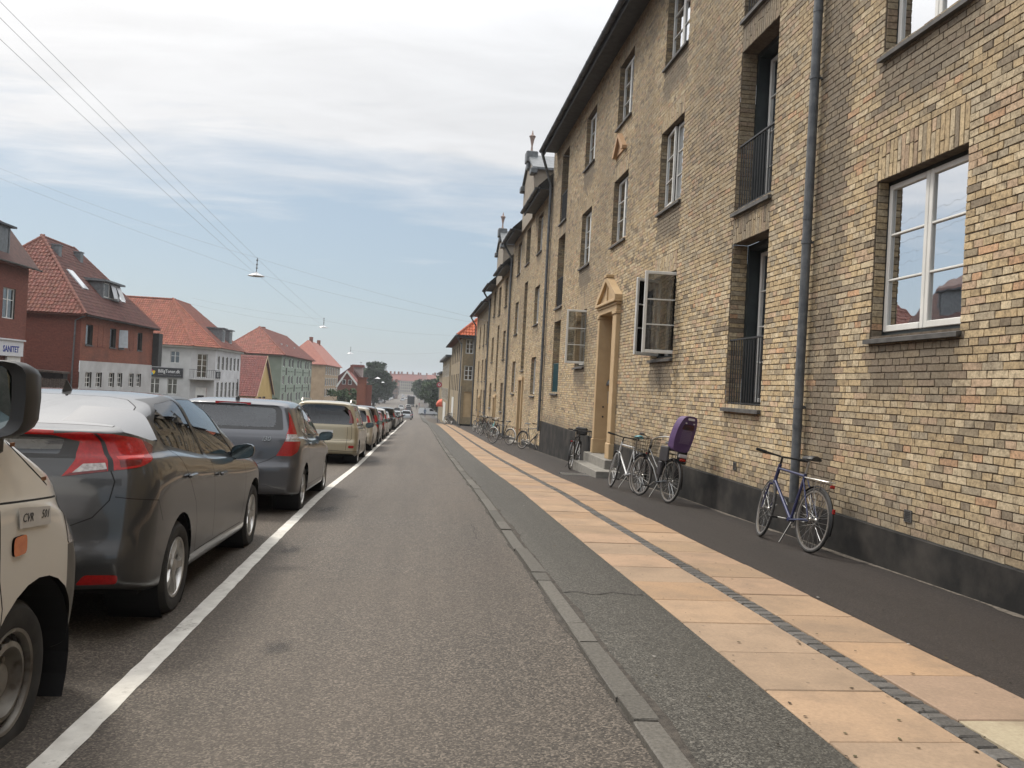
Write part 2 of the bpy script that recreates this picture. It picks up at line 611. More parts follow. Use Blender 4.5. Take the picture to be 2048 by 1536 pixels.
def slab_row(x0, x1, y_start, pats):
    y = y_start
    k = 0
    while y < 74:
        ln = 0.633
        t = pats.get(k) or R.choice(TAN)
        g_ = R.uniform(0.92, 1.06)
        t = tuple(c * g_ for c in t)
        dz = R.uniform(-0.004, 0.003)
        me = stone_mesh('slab', x0, x1, y + 0.004, y + ln - 0.004, zp(y) + dz + R.uniform(-.002, .002), zp(y + ln) + dz, 0.05, M['slab'], t, 0.003, 0.005)
        tag(link('slab', me, pav), kind='structure')
        y += ln
        k += 1
    return y


slab_row(1.77, 2.385, 1.985, {19: PINK})
slab_row(2.52, 3.07, 2.24, {0: (0.38, 0.26, 0.165), 1: GREY, 2: PINK, 9: (0.34, 0.24, 0.155), 21: PINK})
y = 1.6
nset = 0
rest = MB()
rv, rf, rtn = [], [], []
while y < 74:
    ln = R.uniform(0.085, 0.125)
    g_ = R.uniform(0.75, 1.25)
    t = (0.105 * g_, 0.10 * g_, 0.094 * g_)
    me = stone_mesh('sett', 2.393 + R.uniform(0, .012), 2.512 - R.uniform(0, .012), y + 0.006, y + ln - 0.006,
                    zp(y) - R.uniform(0, .004), zp(y + ln) - R.uniform(0, .004), 0.05, M['sett'], t, 0.004, 0.007)
    if nset < 290:
        tag(link('sett', me, pav), kind='structure')
    else:
        n0 = len(rv)
        rv += [tuple(v.co) for v in me.vertices]
        rf += [tuple(i + n0 for i in p.vertices) for p in me.polygons]
        rtn += [t] * 12
        bpy.data.meshes.remove(me)
    nset += 1
    y += ln
tag(link('setts', np_mesh('setts', rv, rf, M['sett'], rtn), pav), kind='stuff')
kb = empty('kerb')
tag(kb, kind='structure')
y = -2.0
for ln in [1.1, 0.9, 1.2, 0.75, 0.95, 0.57, 0.30, 0.9, 0.42, 1.25, 0.32, 1.15] + [R.choice([0.6, 0.8, 1.0, 1.2, 1.4]) for _ in range(70)]:
    g_ = R.uniform(0.75, 1.2)
    t = (0.105 * g_, 0.098 * g_, 0.086 * g_)
    dz = R.uniform(-0.006, 0.006)
    dx = R.uniform(-0.008, 0.008)
    me = stone_mesh('kerb_stone', 1.0 + dx, 1.118 + dx, y + 0.006, y + ln - 0.006, zp(y) + 0.004 + dz, zp(y + ln) + 0.004 + dz, 0.16, M['kerb'], t, 0.008, 0.006)
    tag(link('kerb_stone', me, kb), kind='structure')
    y += ln
# dirt caught along the foot of the kerb and behind it
M['grit'] = mat('kerb_grit', (0.03, 0.026, 0.022), (0.075, 0.065, 0.054), scale=22, rough=0.95, bs=0.6, bscale=120)
V, Fq = [], []
ysg = np.arange(-2, 60, 0.11)
for i, yy in enumerate(ysg):
    w = 0.006 + 0.022 * max(0, math.sin(yy * 1.7 + math.sin(yy * 3.1) * 2)) ** 2 + R.uniform(0, .012)
    V += [(1.004 - w, yy, gz(0.99 - w, yy) + 0.004), (1.012, yy, gz(1.0, yy) + 0.007)]
    if i:
        Fq.append((2 * i - 2, 2 * i - 1, 2 * i + 1, 2 * i))
tag(link('kerb_grit', np_mesh('kerb_grit', V, Fq, M['grit'])), kind='stuff')
V, Fq = [], []
for i, yy in enumerate(ysg):
    w = 0.004 + 0.03 * max(0, math.sin(yy * 1.3 + 1 + math.sin(yy * 2.3) * 2)) ** 3 + R.uniform(0, .016)
    V += [(1.105, yy, zp(yy) + 0.001), (1.122 + w, yy, zp(yy) + 0.0005)]
    if i:
        Fq.append((2 * i - 2, 2 * i - 1, 2 * i + 1, 2 * i))
tag(link('footway_grit', np_mesh('footway_grit', V, Fq, M['grit'])), kind='stuff')

# white parking line, worn
m, nt, b = base('road_paint')
b.inputs['Roughness'].default_value = 0.7
v = coord(nt)
w1 = noise(nt, v, 26, 6, 0.7)
w2 = noise(nt, v, 3.0, 4)
wear = ramp_n(nt, math_n(nt, 'ADD', math_n(nt, 'MULTIPLY', w1, 0.6), math_n(nt, 'MULTIPLY', w2, 0.4)), [(0.555, 0.0), (0.66, 0.75)])
pc = ramp_n(nt, noise(nt, v, 9, 5), [(0.3, (0.46, 0.44, 0.40)), (0.7, (0.64, 0.62, 0.57))])
L(nt, mix_n(nt, wear, pc, (0.13, 0.115, 0.10)), b.inputs['Base Color'])
M['linepaint'] = m
V, Fq = [], []
ysl = np.arange(-3, 128, 0.15)
for i, yy in enumerate(ysl):
    j1, j2 = R.uniform(-.004, .004), R.uniform(-.004, .004)
    bend = 0.02 * math.sin(yy * 0.35)
    V += [(-1.462 + j1 + bend, yy, gz(-1.462, yy) + 0.005), (-1.338 + j2 + bend, yy, gz(-1.338, yy) + 0.005)]
    if i:
        Fq.append((2 * i - 2, 2 * i - 1, 2 * i + 1, 2 * i))
tag(link('road_marking', np_mesh('road_marking', V, Fq, M['linepaint'])), kind='structure')
# transverse crack across the outer strip and cracks in the lane
M['tar'] = mat('crack', (0.02, 0.018, 0.016), (0.035, 0.03, 0.028), rough=0.9)
ck = MB()


def crack(pts, w):
    for (a, b) in zip(pts[:-1], pts[1:]):
        d = Vector((b[0] - a[0], b[1] - a[1], 0)).normalized()
        n_ = Vector((-d.y, d.x, 0)) * w
        ck.quad(*[(p[0] + s * n_.x, p[1] + s * n_.y, gz(p[0], p[1]) + (0.0025 if p[0] < 1.1 else 0.0005)) for p, s in ((a, -1), (b, -1), (b, 1), (a, 1))])


crack([(1.13 + .065 * i, 5.95 + .03 * math.sin(i * 1.3) + R.uniform(-.02, .02)) for i in range(10)], 0.006)
crack([(1.13 + .065 * i, 12.2 + R.uniform(-.03, .03)) for i in range(10)], 0.006)
crack([(0.70 + R.uniform(-.02, .02) + i * .004, 8.6 + i * .16) for i in range(9)], 0.003)
tag(ck.build('pavement_crack', M['tar']), kind='structure')
# grit along the foot of the wall, fallen bits on the flags, dark smudges on the lane
V, Fq = [], []
ysw = np.arange(3, 62, 0.09)
for i, yy in enumerate(ysw):
    w = 0.012 + 0.05 * max(0, math.sin(yy * 2.1 + math.sin(yy * 1.3) * 3)) ** 3 + R.uniform(0, .02)
    V += [(4.43 - w, yy, zp(yy) - .001), (4.445, yy, zp(yy) + .006)]
    if i:
        Fq.append((2 * i - 2, 2 * i - 1, 2 * i + 1, 2 * i))
M['dust'] = mat('wall_foot_dust', (0.07, 0.06, 0.05), (0.15, 0.13, 0.105), scale=25, rough=.95, bs=.5, bscale=120)
tag(link('wall_grit', np_mesh('wall_grit', V, Fq, M['dust'])), kind='stuff')
V, Fq, T = [], [], []
for i in range(520):
    yy = 2.5 + 26 * R.random() ** 1.6
    xx = R.uniform(1.15, 4.35) if i % 3 else R.choice([1.78, 2.39, 2.51, 3.08]) + R.gauss(0, .03)
    s_ = R.uniform(.003, .012)
    a = R.uniform(0, 6.28)
    n0 = len(V)
    for k in range(5):
        b_ = a + k * 1.257
        r_ = s_ * R.uniform(.5, 1.1) * (1.6 if k % 2 else 1)
        V.append((xx + r_ * math.cos(b_), yy + r_ * math.sin(b_), zp(yy) + .006))
    Fq.append(tuple(range(n0, n0 + 5)))
    c_ = R.choice([(0.05, 0.035, 0.02), (0.09, 0.06, 0.03), (0.03, 0.025, 0.02), (0.10, 0.09, 0.05), (0.06, 0.05, 0.03)] if i % 23 else [(0.40, 0.38, 0.35)])
    T += [c_] * 5
M['bits'] = attr_mat('litter_bits', rough=.9, bs=.1)
tag(link('leaf_litter', np_mesh('leaf_litter', V, Fq, M['bits'], T)), kind='stuff')
m = bpy.data.materials.new('road_smudge')
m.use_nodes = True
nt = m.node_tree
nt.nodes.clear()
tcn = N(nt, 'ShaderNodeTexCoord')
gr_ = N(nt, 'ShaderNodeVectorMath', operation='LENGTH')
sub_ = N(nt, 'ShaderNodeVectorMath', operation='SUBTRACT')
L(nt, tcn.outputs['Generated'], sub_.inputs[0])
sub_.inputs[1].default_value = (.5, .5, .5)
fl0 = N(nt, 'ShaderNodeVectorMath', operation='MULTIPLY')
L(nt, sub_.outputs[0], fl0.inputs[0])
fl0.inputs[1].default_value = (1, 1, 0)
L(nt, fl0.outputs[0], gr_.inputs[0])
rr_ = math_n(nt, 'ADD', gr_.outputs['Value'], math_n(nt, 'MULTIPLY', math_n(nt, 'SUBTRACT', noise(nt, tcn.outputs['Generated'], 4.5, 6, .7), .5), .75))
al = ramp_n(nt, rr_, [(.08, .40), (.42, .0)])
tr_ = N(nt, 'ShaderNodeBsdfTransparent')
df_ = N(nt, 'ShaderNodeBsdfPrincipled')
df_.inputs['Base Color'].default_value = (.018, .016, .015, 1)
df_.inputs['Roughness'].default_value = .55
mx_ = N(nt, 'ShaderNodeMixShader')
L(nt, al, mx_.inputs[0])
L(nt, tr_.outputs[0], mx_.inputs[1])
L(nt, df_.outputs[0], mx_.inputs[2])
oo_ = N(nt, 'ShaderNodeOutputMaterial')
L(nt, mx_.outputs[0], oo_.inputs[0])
for (x, yy, rx, ry) in ((-.72, 4.95, .13, .22), (-1.12, 11.4, .22, .5), (-1.12, 8.2, .16, .3), (-1.08, 22.6, .3, .9)):  # see-through dark patches on the lane, fading towards their edges
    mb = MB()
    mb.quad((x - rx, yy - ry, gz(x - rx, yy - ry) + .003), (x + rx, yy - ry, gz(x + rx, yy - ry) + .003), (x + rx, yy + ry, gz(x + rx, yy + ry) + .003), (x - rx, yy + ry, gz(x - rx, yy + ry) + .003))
    tag(mb.build('road_smudge', m), kind='structure')
# foot grating set in the footway before the door
gr = empty('foot_grating', (0, 0, 0), 0, 'small galvanised scraper grating let into the dark footway before the steps', 'grating')
mb = MB()
for i in range(18):
    xx = 3.30 + i * 0.032
    mb.box(xx, xx + 0.012, 18.02, 18.42, zp(18.2) - 0.006, zp(18.2) + 0.012)
mb.build('bar', M['alu'], gr)
for y_ in (17.98, 18.42):
    fr_ = MB()
    fr_.box(3.27, 3.89, y_, y_ + .04, zp(18.2) - 0.05, zp(18.2) + 0.010)
    fr_.build('frame_side', M['zinc'], gr)
# ------------------------------------------------------------------ right-hand brick terrace
XF = 4.45                      # face of the brickwork
CH = 0.0667                    # one course
M['brick'] = attr_mat('yellow_brick', rough=0.9, nscale=42, bs=0.35, vary=0.30, bscale=120)
nt = M['brick'].node_tree
b_ = nt.nodes['Principled BSDF']
src = b_.inputs['Base Color'].links[0].from_socket
vv = coord(nt)
# soot and weather blotches inside single bricks
bl = ramp_n(nt, noise(nt, vv, 19, 7, 0.72), [(0.47, 0.0), (0.68, 0.8)])
L(nt, mix_n(nt, bl, src, (0.135, 0.105, 0.072)), b_.inputs['Base Color'])
M['mortar'] = mat('dark_mortar', (0.085, 0.066, 0.049), (0.15, 0.12, 0.09), scale=14, rough=0.95, bs=0.5, bscale=90)
M['plinth'] = mat('charcoal_plinth', (0.011, 0.011, 0.011), (0.020, 0.0195, 0.019), scale=3, rough=0.8, spec=.3, bs=0.12, bscale=50, c3=(0.05, 0.045, 0.04), c3s=2.3)
M['stone'] = mat('grey_step', (0.19, 0.18, 0.16), (0.25, 0.24, 0.215), scale=9, rough=0.85, bs=0.12)
M['ochre'] = mat('ochre_door_surround', (0.44, 0.315, 0.175), (0.50, 0.365, 0.21), scale=3, rough=0.7, c3=(0.40, 0.28, 0.155))
M['roofdark'] = mat('dark_roof_tile', (0.045, 0.04, 0.038), (0.085, 0.07, 0.065), scale=5, rough=0.8)

PAL = np.array([(0.49, 0.385, 0.235), (0.52, 0.43, 0.29), (0.45, 0.345, 0.205), (0.47, 0.345, 0.235), (0.50, 0.315, 0.19), (0.31, 0.255, 0.175),
                (0.40, 0.34, 0.245), (0.22, 0.18, 0.13)])
PW = np.array([0.25, 0.20, 0.19, 0.12, 0.022, 0.078, 0.10, 0.04])
_lat = NR.rand(64, 64)


def vnoise(y, z, s):
    """smooth 2-d value noise, numpy"""
    u, v = np.asarray(y) * s + 31.7, np.asarray(z) * s + 17.3
    i, j = np.floor(u).astype(int), np.floor(v).astype(int)
    a, b = u - i, v - j
    a, b = a * a * (3 - 2 * a), b * b * (3 - 2 * b)
    g = lambda p, q: _lat[p % 64, q % 64]
    return (g(i, j) * (1 - a) + g(i + 1, j) * a) * (1 - b) + (g(i, j + 1) * (1 - a) + g(i + 1, j + 1) * a) * b


def brick_tone(yc, zc, stains):
    n = len(yc)
    T = PAL[NR.choice(len(PAL), n, p=PW)] * 1.28 * NR.uniform(0.82, 1.10, (n, 1))
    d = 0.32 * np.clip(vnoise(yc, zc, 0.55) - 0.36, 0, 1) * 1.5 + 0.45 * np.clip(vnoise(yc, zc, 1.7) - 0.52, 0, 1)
    d += 0.32 * np.clip((zc - 0.8) / 4.0, 0, 1)              # bricks grade darker and greyer up the wall
    d += 0.45 * np.clip((-0.72 - zc) / 0.35, 0, 1) * (yc < 29)   # splash zone over the plinth
    for y0, y1, z0, z1, s in stains:
        fy = np.clip((yc - y0) / 0.12, 0, 1) * np.clip((y1 - yc) / 0.12, 0, 1)
        fz = np.clip((zc - z0) / 0.35, 0, 1) * np.clip((z1 - zc) / 0.05, 0, 1)
        d += s * fy * fz * (0.55 + 0.75 * vnoise(yc, zc, 3.0))
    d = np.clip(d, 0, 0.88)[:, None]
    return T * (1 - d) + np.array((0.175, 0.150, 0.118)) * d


def lay(Y0, Y1, zb, zt, opens, xf):
    """cross-bond brickwork: list of (y0,y1,z0,z1) per brick, openings left out; soldier lintels over openings"""
    B = []
    opens = [(a, b, c, d, (math.ceil((d + li - zb) / CH - .02) * CH + zb - d) if li > .1 else li) for a, b, c, d, li in opens]
    nb = int(round((zt - zb) / CH))
    for k in range(nb):
        z0 = zb + k * CH
        zm = z0 + CH / 2
        segs = [(Y0, Y1)]
        for (a, b, c, d, li) in opens:
            if c < zm < d + li:
                new = []
                for p, q in segs:
                    if b <= p or a >= q:
                        new.append((p, q))
                        continue
                    if a > p: new.append((p, a))
                    if b < q: new.append((b, q))
                segs = new
        if k % 2:
            pitch, off = 0.12, 0.06
            if (k // 2) % 7 == 3: pitch, off = 0.24, 0.06
        else:
            pitch, off = 0.24, (0.12 if (k // 2) % 2 else 0.0)
        for p, q in segs:
            y = math.floor((p - off) / pitch) * pitch + off
            while y < q:
                a, b = max(y, p), min(y + pitch, q)
                if b - a > 0.035:
                    B.append((a, b, z0, z0 + CH))
                y += pitch
    for (a, b, c, d, li) in opens:
        if li < 0.1:
            continue
        ns = max(2, int(round((b - a) / 0.0667)))
        w = (b - a) / ns
        for i in range(ns):
            ya = a + i * w
            br = d + li * R.choice([0.0, 0.33, 0.36, 0.62, 0.66, 1.0])
            if br - d > 0.04: B.append((ya, ya + w, d, br))
            if d + li - br > 0.04: B.append((ya, ya + w, br, d + li))
    return np.array(B)


def brick_arrays(B, xf, near):
    """proud faces: 8 verts, 5 quads per brick"""
    n = len(B)
    g = 0.0048
    y0, y1, z0, z1 = B[:, 0] + g, B[:, 1] - g, B[:, 2] + g, B[:, 3] - g
    j = lambda s: NR.uniform(-s, s, n)
    s = 0.0038 if near else 0.0012
    xo = xf - NR.uniform(0.0, 0.004, n)
    xi = np.full(n, xf + 0.014)
    c = 0.001
    V = np.stack([np.stack([xo + j(.001), y0 + c + j(s), z0 + c + j(s)], 1), np.stack([xo + j(.001), y1 - c + j(s), z0 + c + j(s)], 1),
                  np.stack([xo + j(.001), y1 - c + j(s), z1 - c + j(s)], 1), np.stack([xo + j(.001), y0 + c + j(s), z1 - c + j(s)], 1),
                  np.stack([xi, y0, z0], 1), np.stack([xi, y1, z0], 1), np.stack([xi, y1, z1], 1), np.stack([xi, y0, z1], 1)], 1)
    return V


BQ = np.array([(0, 3, 2, 1), (0, 1, 5, 4), (1, 2, 6, 5), (2, 3, 7, 6), (3, 0, 4, 7)])


def brickwork(parent, Y0, Y1, zb, zt, opens, stains, singles=0, xf=XF):
    B = lay(Y0, Y1, zb, zt, opens, xf)
    V = brick_arrays(B, xf, True)
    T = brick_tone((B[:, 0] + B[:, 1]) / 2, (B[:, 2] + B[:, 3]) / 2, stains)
    take = np.zeros(len(B), bool)
    if singles:
        sc = []
        for i, (a, b, c, d) in enumerate(B):
            p1, p2 = proj((xf, a, c)), proj((xf, b, d))
            if p1 and p2 and 0 < p1[0] < 2040 and 8 < p1[1] < 1530 and 0 < p2[0] < 2040 and 8 < p2[1] < 1530:
                sc.append((abs(p1[0] - p2[0]) * abs(p1[1] - p2[1]), i))
        sc.sort(reverse=True)
        for _, i in sc[:singles]:
            take[i] = True
            me = np_mesh('brick', V[i], BQ, M['brick'], np.tile(T[i], (8, 1)))
            link('brick', me, parent)
    V2, T2 = V[~take], T[~take]
    n = len(V2)
    Fq = (BQ[None] + (np.arange(n) * 8)[:, None, None]).reshape(-1, 4)
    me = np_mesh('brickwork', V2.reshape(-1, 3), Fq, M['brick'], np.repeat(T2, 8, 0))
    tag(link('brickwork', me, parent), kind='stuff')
    # mortar backing with the openings cut out
    ys = sorted(set([Y0, Y1] + [v for o in opens for v in o[:2] if Y0 < v < Y1]))
    zs = sorted(set([zb, zt] + [v for o in opens for v in o[2:4] if zb < v < zt]))
    mb = MB()
    for a, b in zip(ys[:-1], ys[1:]):
        for c, d in zip(zs[:-1], zs[1:]):
            ym, zm = (a + b) / 2, (c + d) / 2
            if any(o[0] < ym < o[1] and o[2] < zm < o[3] for o in opens):
                continue
            x = xf + 0.0065
            mb.quad((x, a, c), (x, a, d), (x, b, d), (x, b, c))
    mb.build('mortar_wall', M['mortar'], parent)


def reveal(parent, y0, y1, z0, z1, depth, xf=XF, bricks=True, m='mortar'):
    """brick reveals: far jamb, near jamb, head, cill bed; then the dim room behind"""
    xb = xf + depth
    mb = MB()
    x = xf + 0.009
    e = 0.002
    mb.quad((x, y1 + e, z0), (xb, y1 + e, z0), (xb, y1 + e, z1), (x, y1 + e, z1))
    mb.quad((x, y0 - e, z0), (x, y0 - e, z1), (xb, y0 - e, z1), (xb, y0 - e, z0))
    mb.quad((x, y0 - e, z1 + e), (x, y1 + e, z1 + e), (xb, y1 + e, z1 + e), (xb, y0 - e, z1 + e))
    mb.quad((x, y0, z0 - e), (xb, y0, z0 - e), (xb, y1, z0 - e), (x, y1, z0 - e))
    mb.build('reveal', M[m], parent)
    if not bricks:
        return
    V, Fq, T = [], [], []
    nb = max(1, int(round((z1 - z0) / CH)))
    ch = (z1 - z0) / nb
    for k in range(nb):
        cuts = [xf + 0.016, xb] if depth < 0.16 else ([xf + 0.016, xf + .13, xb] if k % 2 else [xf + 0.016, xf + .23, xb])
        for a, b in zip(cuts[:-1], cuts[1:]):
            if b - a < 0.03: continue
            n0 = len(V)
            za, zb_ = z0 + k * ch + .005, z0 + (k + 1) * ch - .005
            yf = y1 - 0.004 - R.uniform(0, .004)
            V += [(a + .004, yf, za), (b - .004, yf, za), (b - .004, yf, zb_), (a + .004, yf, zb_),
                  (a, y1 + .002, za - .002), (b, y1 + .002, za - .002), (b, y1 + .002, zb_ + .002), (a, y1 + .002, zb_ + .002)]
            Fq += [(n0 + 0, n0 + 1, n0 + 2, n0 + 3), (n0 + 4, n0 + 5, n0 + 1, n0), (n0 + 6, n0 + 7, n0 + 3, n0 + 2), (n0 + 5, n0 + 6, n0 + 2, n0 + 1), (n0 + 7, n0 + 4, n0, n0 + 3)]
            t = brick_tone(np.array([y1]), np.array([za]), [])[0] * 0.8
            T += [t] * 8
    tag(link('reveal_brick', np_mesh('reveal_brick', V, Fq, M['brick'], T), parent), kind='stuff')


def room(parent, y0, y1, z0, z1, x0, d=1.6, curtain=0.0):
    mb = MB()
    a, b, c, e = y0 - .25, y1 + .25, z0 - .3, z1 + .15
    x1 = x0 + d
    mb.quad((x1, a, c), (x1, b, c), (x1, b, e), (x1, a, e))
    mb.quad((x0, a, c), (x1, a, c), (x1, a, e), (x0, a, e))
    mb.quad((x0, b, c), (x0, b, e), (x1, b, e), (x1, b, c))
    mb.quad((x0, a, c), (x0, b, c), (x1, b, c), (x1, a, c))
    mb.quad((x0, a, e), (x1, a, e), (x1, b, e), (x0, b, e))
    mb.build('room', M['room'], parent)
    if curtain:
        V, Fq = [], []
        n = 26
        for side in (0, 1):
            n0 = len(V)
            for i in range(n + 1):
                t = i / n
                yy = (y0 + (y1 - y0) * curtain * t) if side == 0 else (y1 - (y1 - y0) * curtain * t)
                xx = x0 + 0.10 + 0.025 * math.sin(t * 34 + side)
                V += [(xx, yy, z0 - .05), (xx + .01, yy, z1)]
            for i in range(n):
                Fq.append((n0 + 2 * i, n0 + 2 * i + 1, n0 + 2 * i + 3, n0 + 2 * i + 2))
        link('curtain', np_mesh('curtain', V, Fq, M['curtain'], smooth=True), parent)


_wm = {}


def sash_meshes(w, h, rows, wide=0.055):
    """one casement in local coords: u 0..w, v 0..h, thickness along +y (into the wall)"""
    key = (round(w, 3), round(h, 3), rows, wide)
    if key in _wm:
        return _wm[key]
    mb = MB()
    t = 0.045
    f = wide
    mb.cbox(0, f, 0, t, 0, h, .006)
    mb.cbox(w - f, w, 0, t, 0, h, .006)
    mb.cbox(f - .001, w - f + .001, .001, t - .001, h - f, h - .0005, .006)
    mb.cbox(f - .001, w - f + .001, -.006, t - .001, .0005, f * 1.15, .006)
    ih = h - f - f * 1.15
    b = 0.022
    for r in range(1, rows):
        zc = f * 1.15 + ih * r / rows
        mb.cbox(f - .001, w - f + .001, .004, t - .004, zc - b / 2, zc + b / 2, .005)
    sash = mb.mesh('sash', M['white'])
    panes = []
    for r in range(rows):
        za = f * 1.15 + ih * r / rows - .004
        zb = f * 1.15 + ih * (r + 1) / rows + .004
        p = MB()
        p.quad((f - .004, t * .55, za), (w - f + .004, t * .55, za), (w - f + .004, t * .55, zb), (f - .004, t * .55, zb))
        panes.append(p.mesh('pane', M['pane']))
    _wm[key] = (sash, panes)
    return _wm[key]


def dark_pane(me):
    c = bpy.data.meshes.get(me.name + '_open')
    if not c:
        c = me.copy()
        c.name = me.name + '_open'
        c.materials[0] = M['pane_far']
    return c


def window(parent, y0, y1, z0, z1, rec=0.125, rows=3, xf=XF, open_near=0, open_far=0, cas=0.035, curtain=0.0, gap=0.02, label=None, deep=0.0, sill=True, cas_mat='casing', colm='white'):
    """double casement in a dark outer frame. Local x runs from the far jamb (y1) to the near jamb (y0)"""
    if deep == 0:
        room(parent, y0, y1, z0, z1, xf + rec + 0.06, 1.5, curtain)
    o = empty('window', (xf + rec, y1, z0), rad(-90), parent=parent)
    if label: o['label'] = label
    W, H = y1 - y0, z1 - z0
    mb = MB()
    mull = 0.035
    d = 0.07
    mb.box(0, cas, -.005, d, 0, H)
    mb.box(W - cas, W, -.005, d, 0, H)
    mb.box(cas, W - cas, -.004, d, H - cas, H)
    mb.box(cas, W - cas, -.004, d, 0, cas * 1.3)
    mb.box(W / 2 - mull / 2, W / 2 + mull / 2, .012, d, cas * 1.3, H - cas)
    mb.build('casing', M[cas_mat], o)
    sw = (W - 2 * cas) / 2 - .004
    sh = H - cas * 2.3 - .006
    sash, panes = sash_meshes(sw, sh, rows)
    for side, ang in ((0, open_far), (1, open_near)):
        # side 0: far leaf hinged at its left (far) stile, side 1: near leaf hinged at its right stile
        u0 = cas + .001 if side == 0 else W - cas - .001
        if side == 0:
            m4 = Matrix.Translation((u0, -.012, cas * 1.3 + .003)) @ Matrix.Rotation(-rad(ang), 4, 'Z')
        else:
            m4 = Matrix.Translation((u0, -.012, cas * 1.3 + .003)) @ Matrix.Rotation(rad(ang), 4, 'Z') @ Matrix.Translation((-sw, 0, 0))
        s = link('sash', sash, o)
        s.matrix_local = m4
        for pm in panes:
            p = link('pane', pm, o)
            p.matrix_local = m4
            if ang > 30: p.data = dark_pane(pm)
    if sill:
        sb = MB()
        x0 = xf - 0.055
        sb.add([(x0, y0 - .035, z0 - .035), (x0, y1 + .035, z0 - .035), (xf + rec, y1, z0 + .005), (xf + rec, y0, z0 + .005),
                (x0, y0 - .035, z0 - .075), (x0, y1 + .035, z0 - .075), (xf + .02, y1 + .0, z0 - .075), (xf + .02, y0, z0 - .075)],
               [(0, 3, 2, 1), (0, 1, 5, 4), (4, 5, 6, 7), (1, 2, 6, 5), (3, 0, 4, 7)])
        sb.build('sill', M['slate'], parent)
    return o


def railing(parent, y0, y1, z0, z1, x, m='iron', n=13, bars=True):
    o = empty('railing', (x, y0, z0), 0, parent=parent)
    mb = MB()
    Wd = y1 - y0
    mb.box(-.018, .018, 0.0, Wd, z1 - z0 - .022, z1 - z0)
    mb.box(-.012, .012, 0.0, Wd, .055, .072)
    mb.build('rail', M[m], o)
    b = MB()
    b.tube([(0, 0, .03), (0, 0, z1 - z0 - .01)], .0075, 6)
    bm_ = b.mesh('bar', M[m])
    for i in range(n):
        link('bar', bm_, o, (0, Wd * (i + .5) / n, 0))
    return o


def gutter(parent, y0, y1, x, z, r=0.075, m='darkzinc', end=True):
    mb = MB()
    n = 8
    V = []
    for yy in (y0, y1):
        for q in range(n + 1):
            an = math.pi + math.pi * q / n
            V.append((x + r * math.cos(an), yy, z + r * math.sin(an)))
    mb.add(V, [(q, q + 1, n + 2 + q, n + 1 + q) for q in range(n)])
    for b in (0, n + 1):
        mb.add([V[b + q] for q in range(n + 1)], [tuple(range(n + 1))])
    k = int((y1 - y0) / 0.9)
    for i in range(k + 1):
        yy = y0 + .05 + i * (y1 - y0 - .1) / max(1, k)
        mb.tube([(x + (r + .006) * math.cos(math.pi + math.pi * q / 6), yy, z + (r + .006) * math.sin(math.pi + math.pi * q / 6)) for q in range(7)], .008, 4)
    mb.build('gutter', M[m], parent)


def eaves(parent, Y0, Y1, zg, xf=XF, roof=M['roofdark'], over=0.5, rise=6.0):
    """boxed soffit, fascia, gutter and a roof plane going up from the gutter"""
    x0 = xf - over
    mb = MB()
    mb.box(x0 + .06, xf + .02, Y0, Y1, zg + .02, zg + .06)
    mb.box(x0 + .02, x0 + .06, Y0, Y1, zg - .10, zg + .14)
    mb.build('soffit', M['darkzinc'], parent)
    gutter(parent, Y0 - .05, Y1 + .05, x0 - .06, zg + .06)
    r = MB()
    a = (x0 - .02, zg + .13)
    b = (x0 + rise, zg + .13 + rise * 0.95)
    r.quad((a[0], Y0 - .06, a[1]), (b[0], Y0 - .06, b[1]), (b[0], Y1 + .06, b[1]), (a[0], Y1 + .06, a[1]))
    r.quad((a[0], Y1 + .06, a[1]), (b[0], Y1 + .06, b[1]), (b[0], Y1 + .06, b[1] - .3), (a[0] + .3, Y1 + .06, a[1] - .02))
    r.build('roof', roof, parent)
    w = MB()   # gable wall closing the step to the lower neighbour
    w.add([(xf + .3, Y1 - .02, zg), (x0 + rise, Y1 - .02, zg), (x0 + rise, Y1 - .02, b[1] - .02), (xf + .3, Y1 - .02, zg + .8)], [(0, 1, 2, 3)])
    w.build('gable_wall', M['mortar'], parent)


def pipe(parent, y, z0, z1, x=XF - .085, r=0.052, m='zincpipe', top=None, n=12, clips=True):
    mb = MB()
    pts = [(x, y, z0), (x, y, z1)]
    if top:
        pts = [(x, y, z0), (x, y, z1 - .75), (x - .02, y, z1 - .66), (top[0] + .03, top[1], top[2] - .16), (top[0], top[1], top[2] - .08), (top[0], top[1], top[2])]
    mb.tube(pts, r, n)
    if clips:
        zc = z0 + 1.1
        while zc < z1 - .8:
            mb.tube([(x, y, zc - .02), (x, y, zc + .02)], r + .008, n)
            mb.box(x - .012, XF + .01, y - .012, y + .012, zc - .012, zc + .012)
            zc += 1.9
        zc = z0 + .9
        while zc < z1 - .8:
            mb.tube([(x, y, zc - .045), (x, y, zc + .0)], [r + .004, r + .005], n)
            zc += 2.4
    return mb.build('downpipe', M[m], parent, smooth=True, sharp=50)


SL, ST = (0.69, 3.505, 6.32), (2.235, 5.04, 7.81)
WC = [(-1.40, -.02), (6.42, 7.80), (14.24, 15.62), (22.06, 23.40)]       # casement columns
FC = [(10.36, 11.62), (26.10, 27.38)]                      # french-door columns
DCOL = (18.15, 19.50)
ZB = -1.137

# ---- house A
hA = empty('apartment_building', (XF, 15, zp(15)), 0,
           'long yellow-brick apartment house nearest the camera with a charcoal plinth', 'building', 'stepped brick terrace')
hA_inv = Matrix.Translation(hA.location).inverted()


class Root:
    pass


def rooted(o, fn):
    """build children in world coordinates below an Empty that stands elsewhere"""
    before = set(COL.objects)
    fn(o)
    inv = Matrix.Translation(o.location).inverted()
    for c in o.children:
        if c not in before:
            c.matrix_parent_inverse = inv


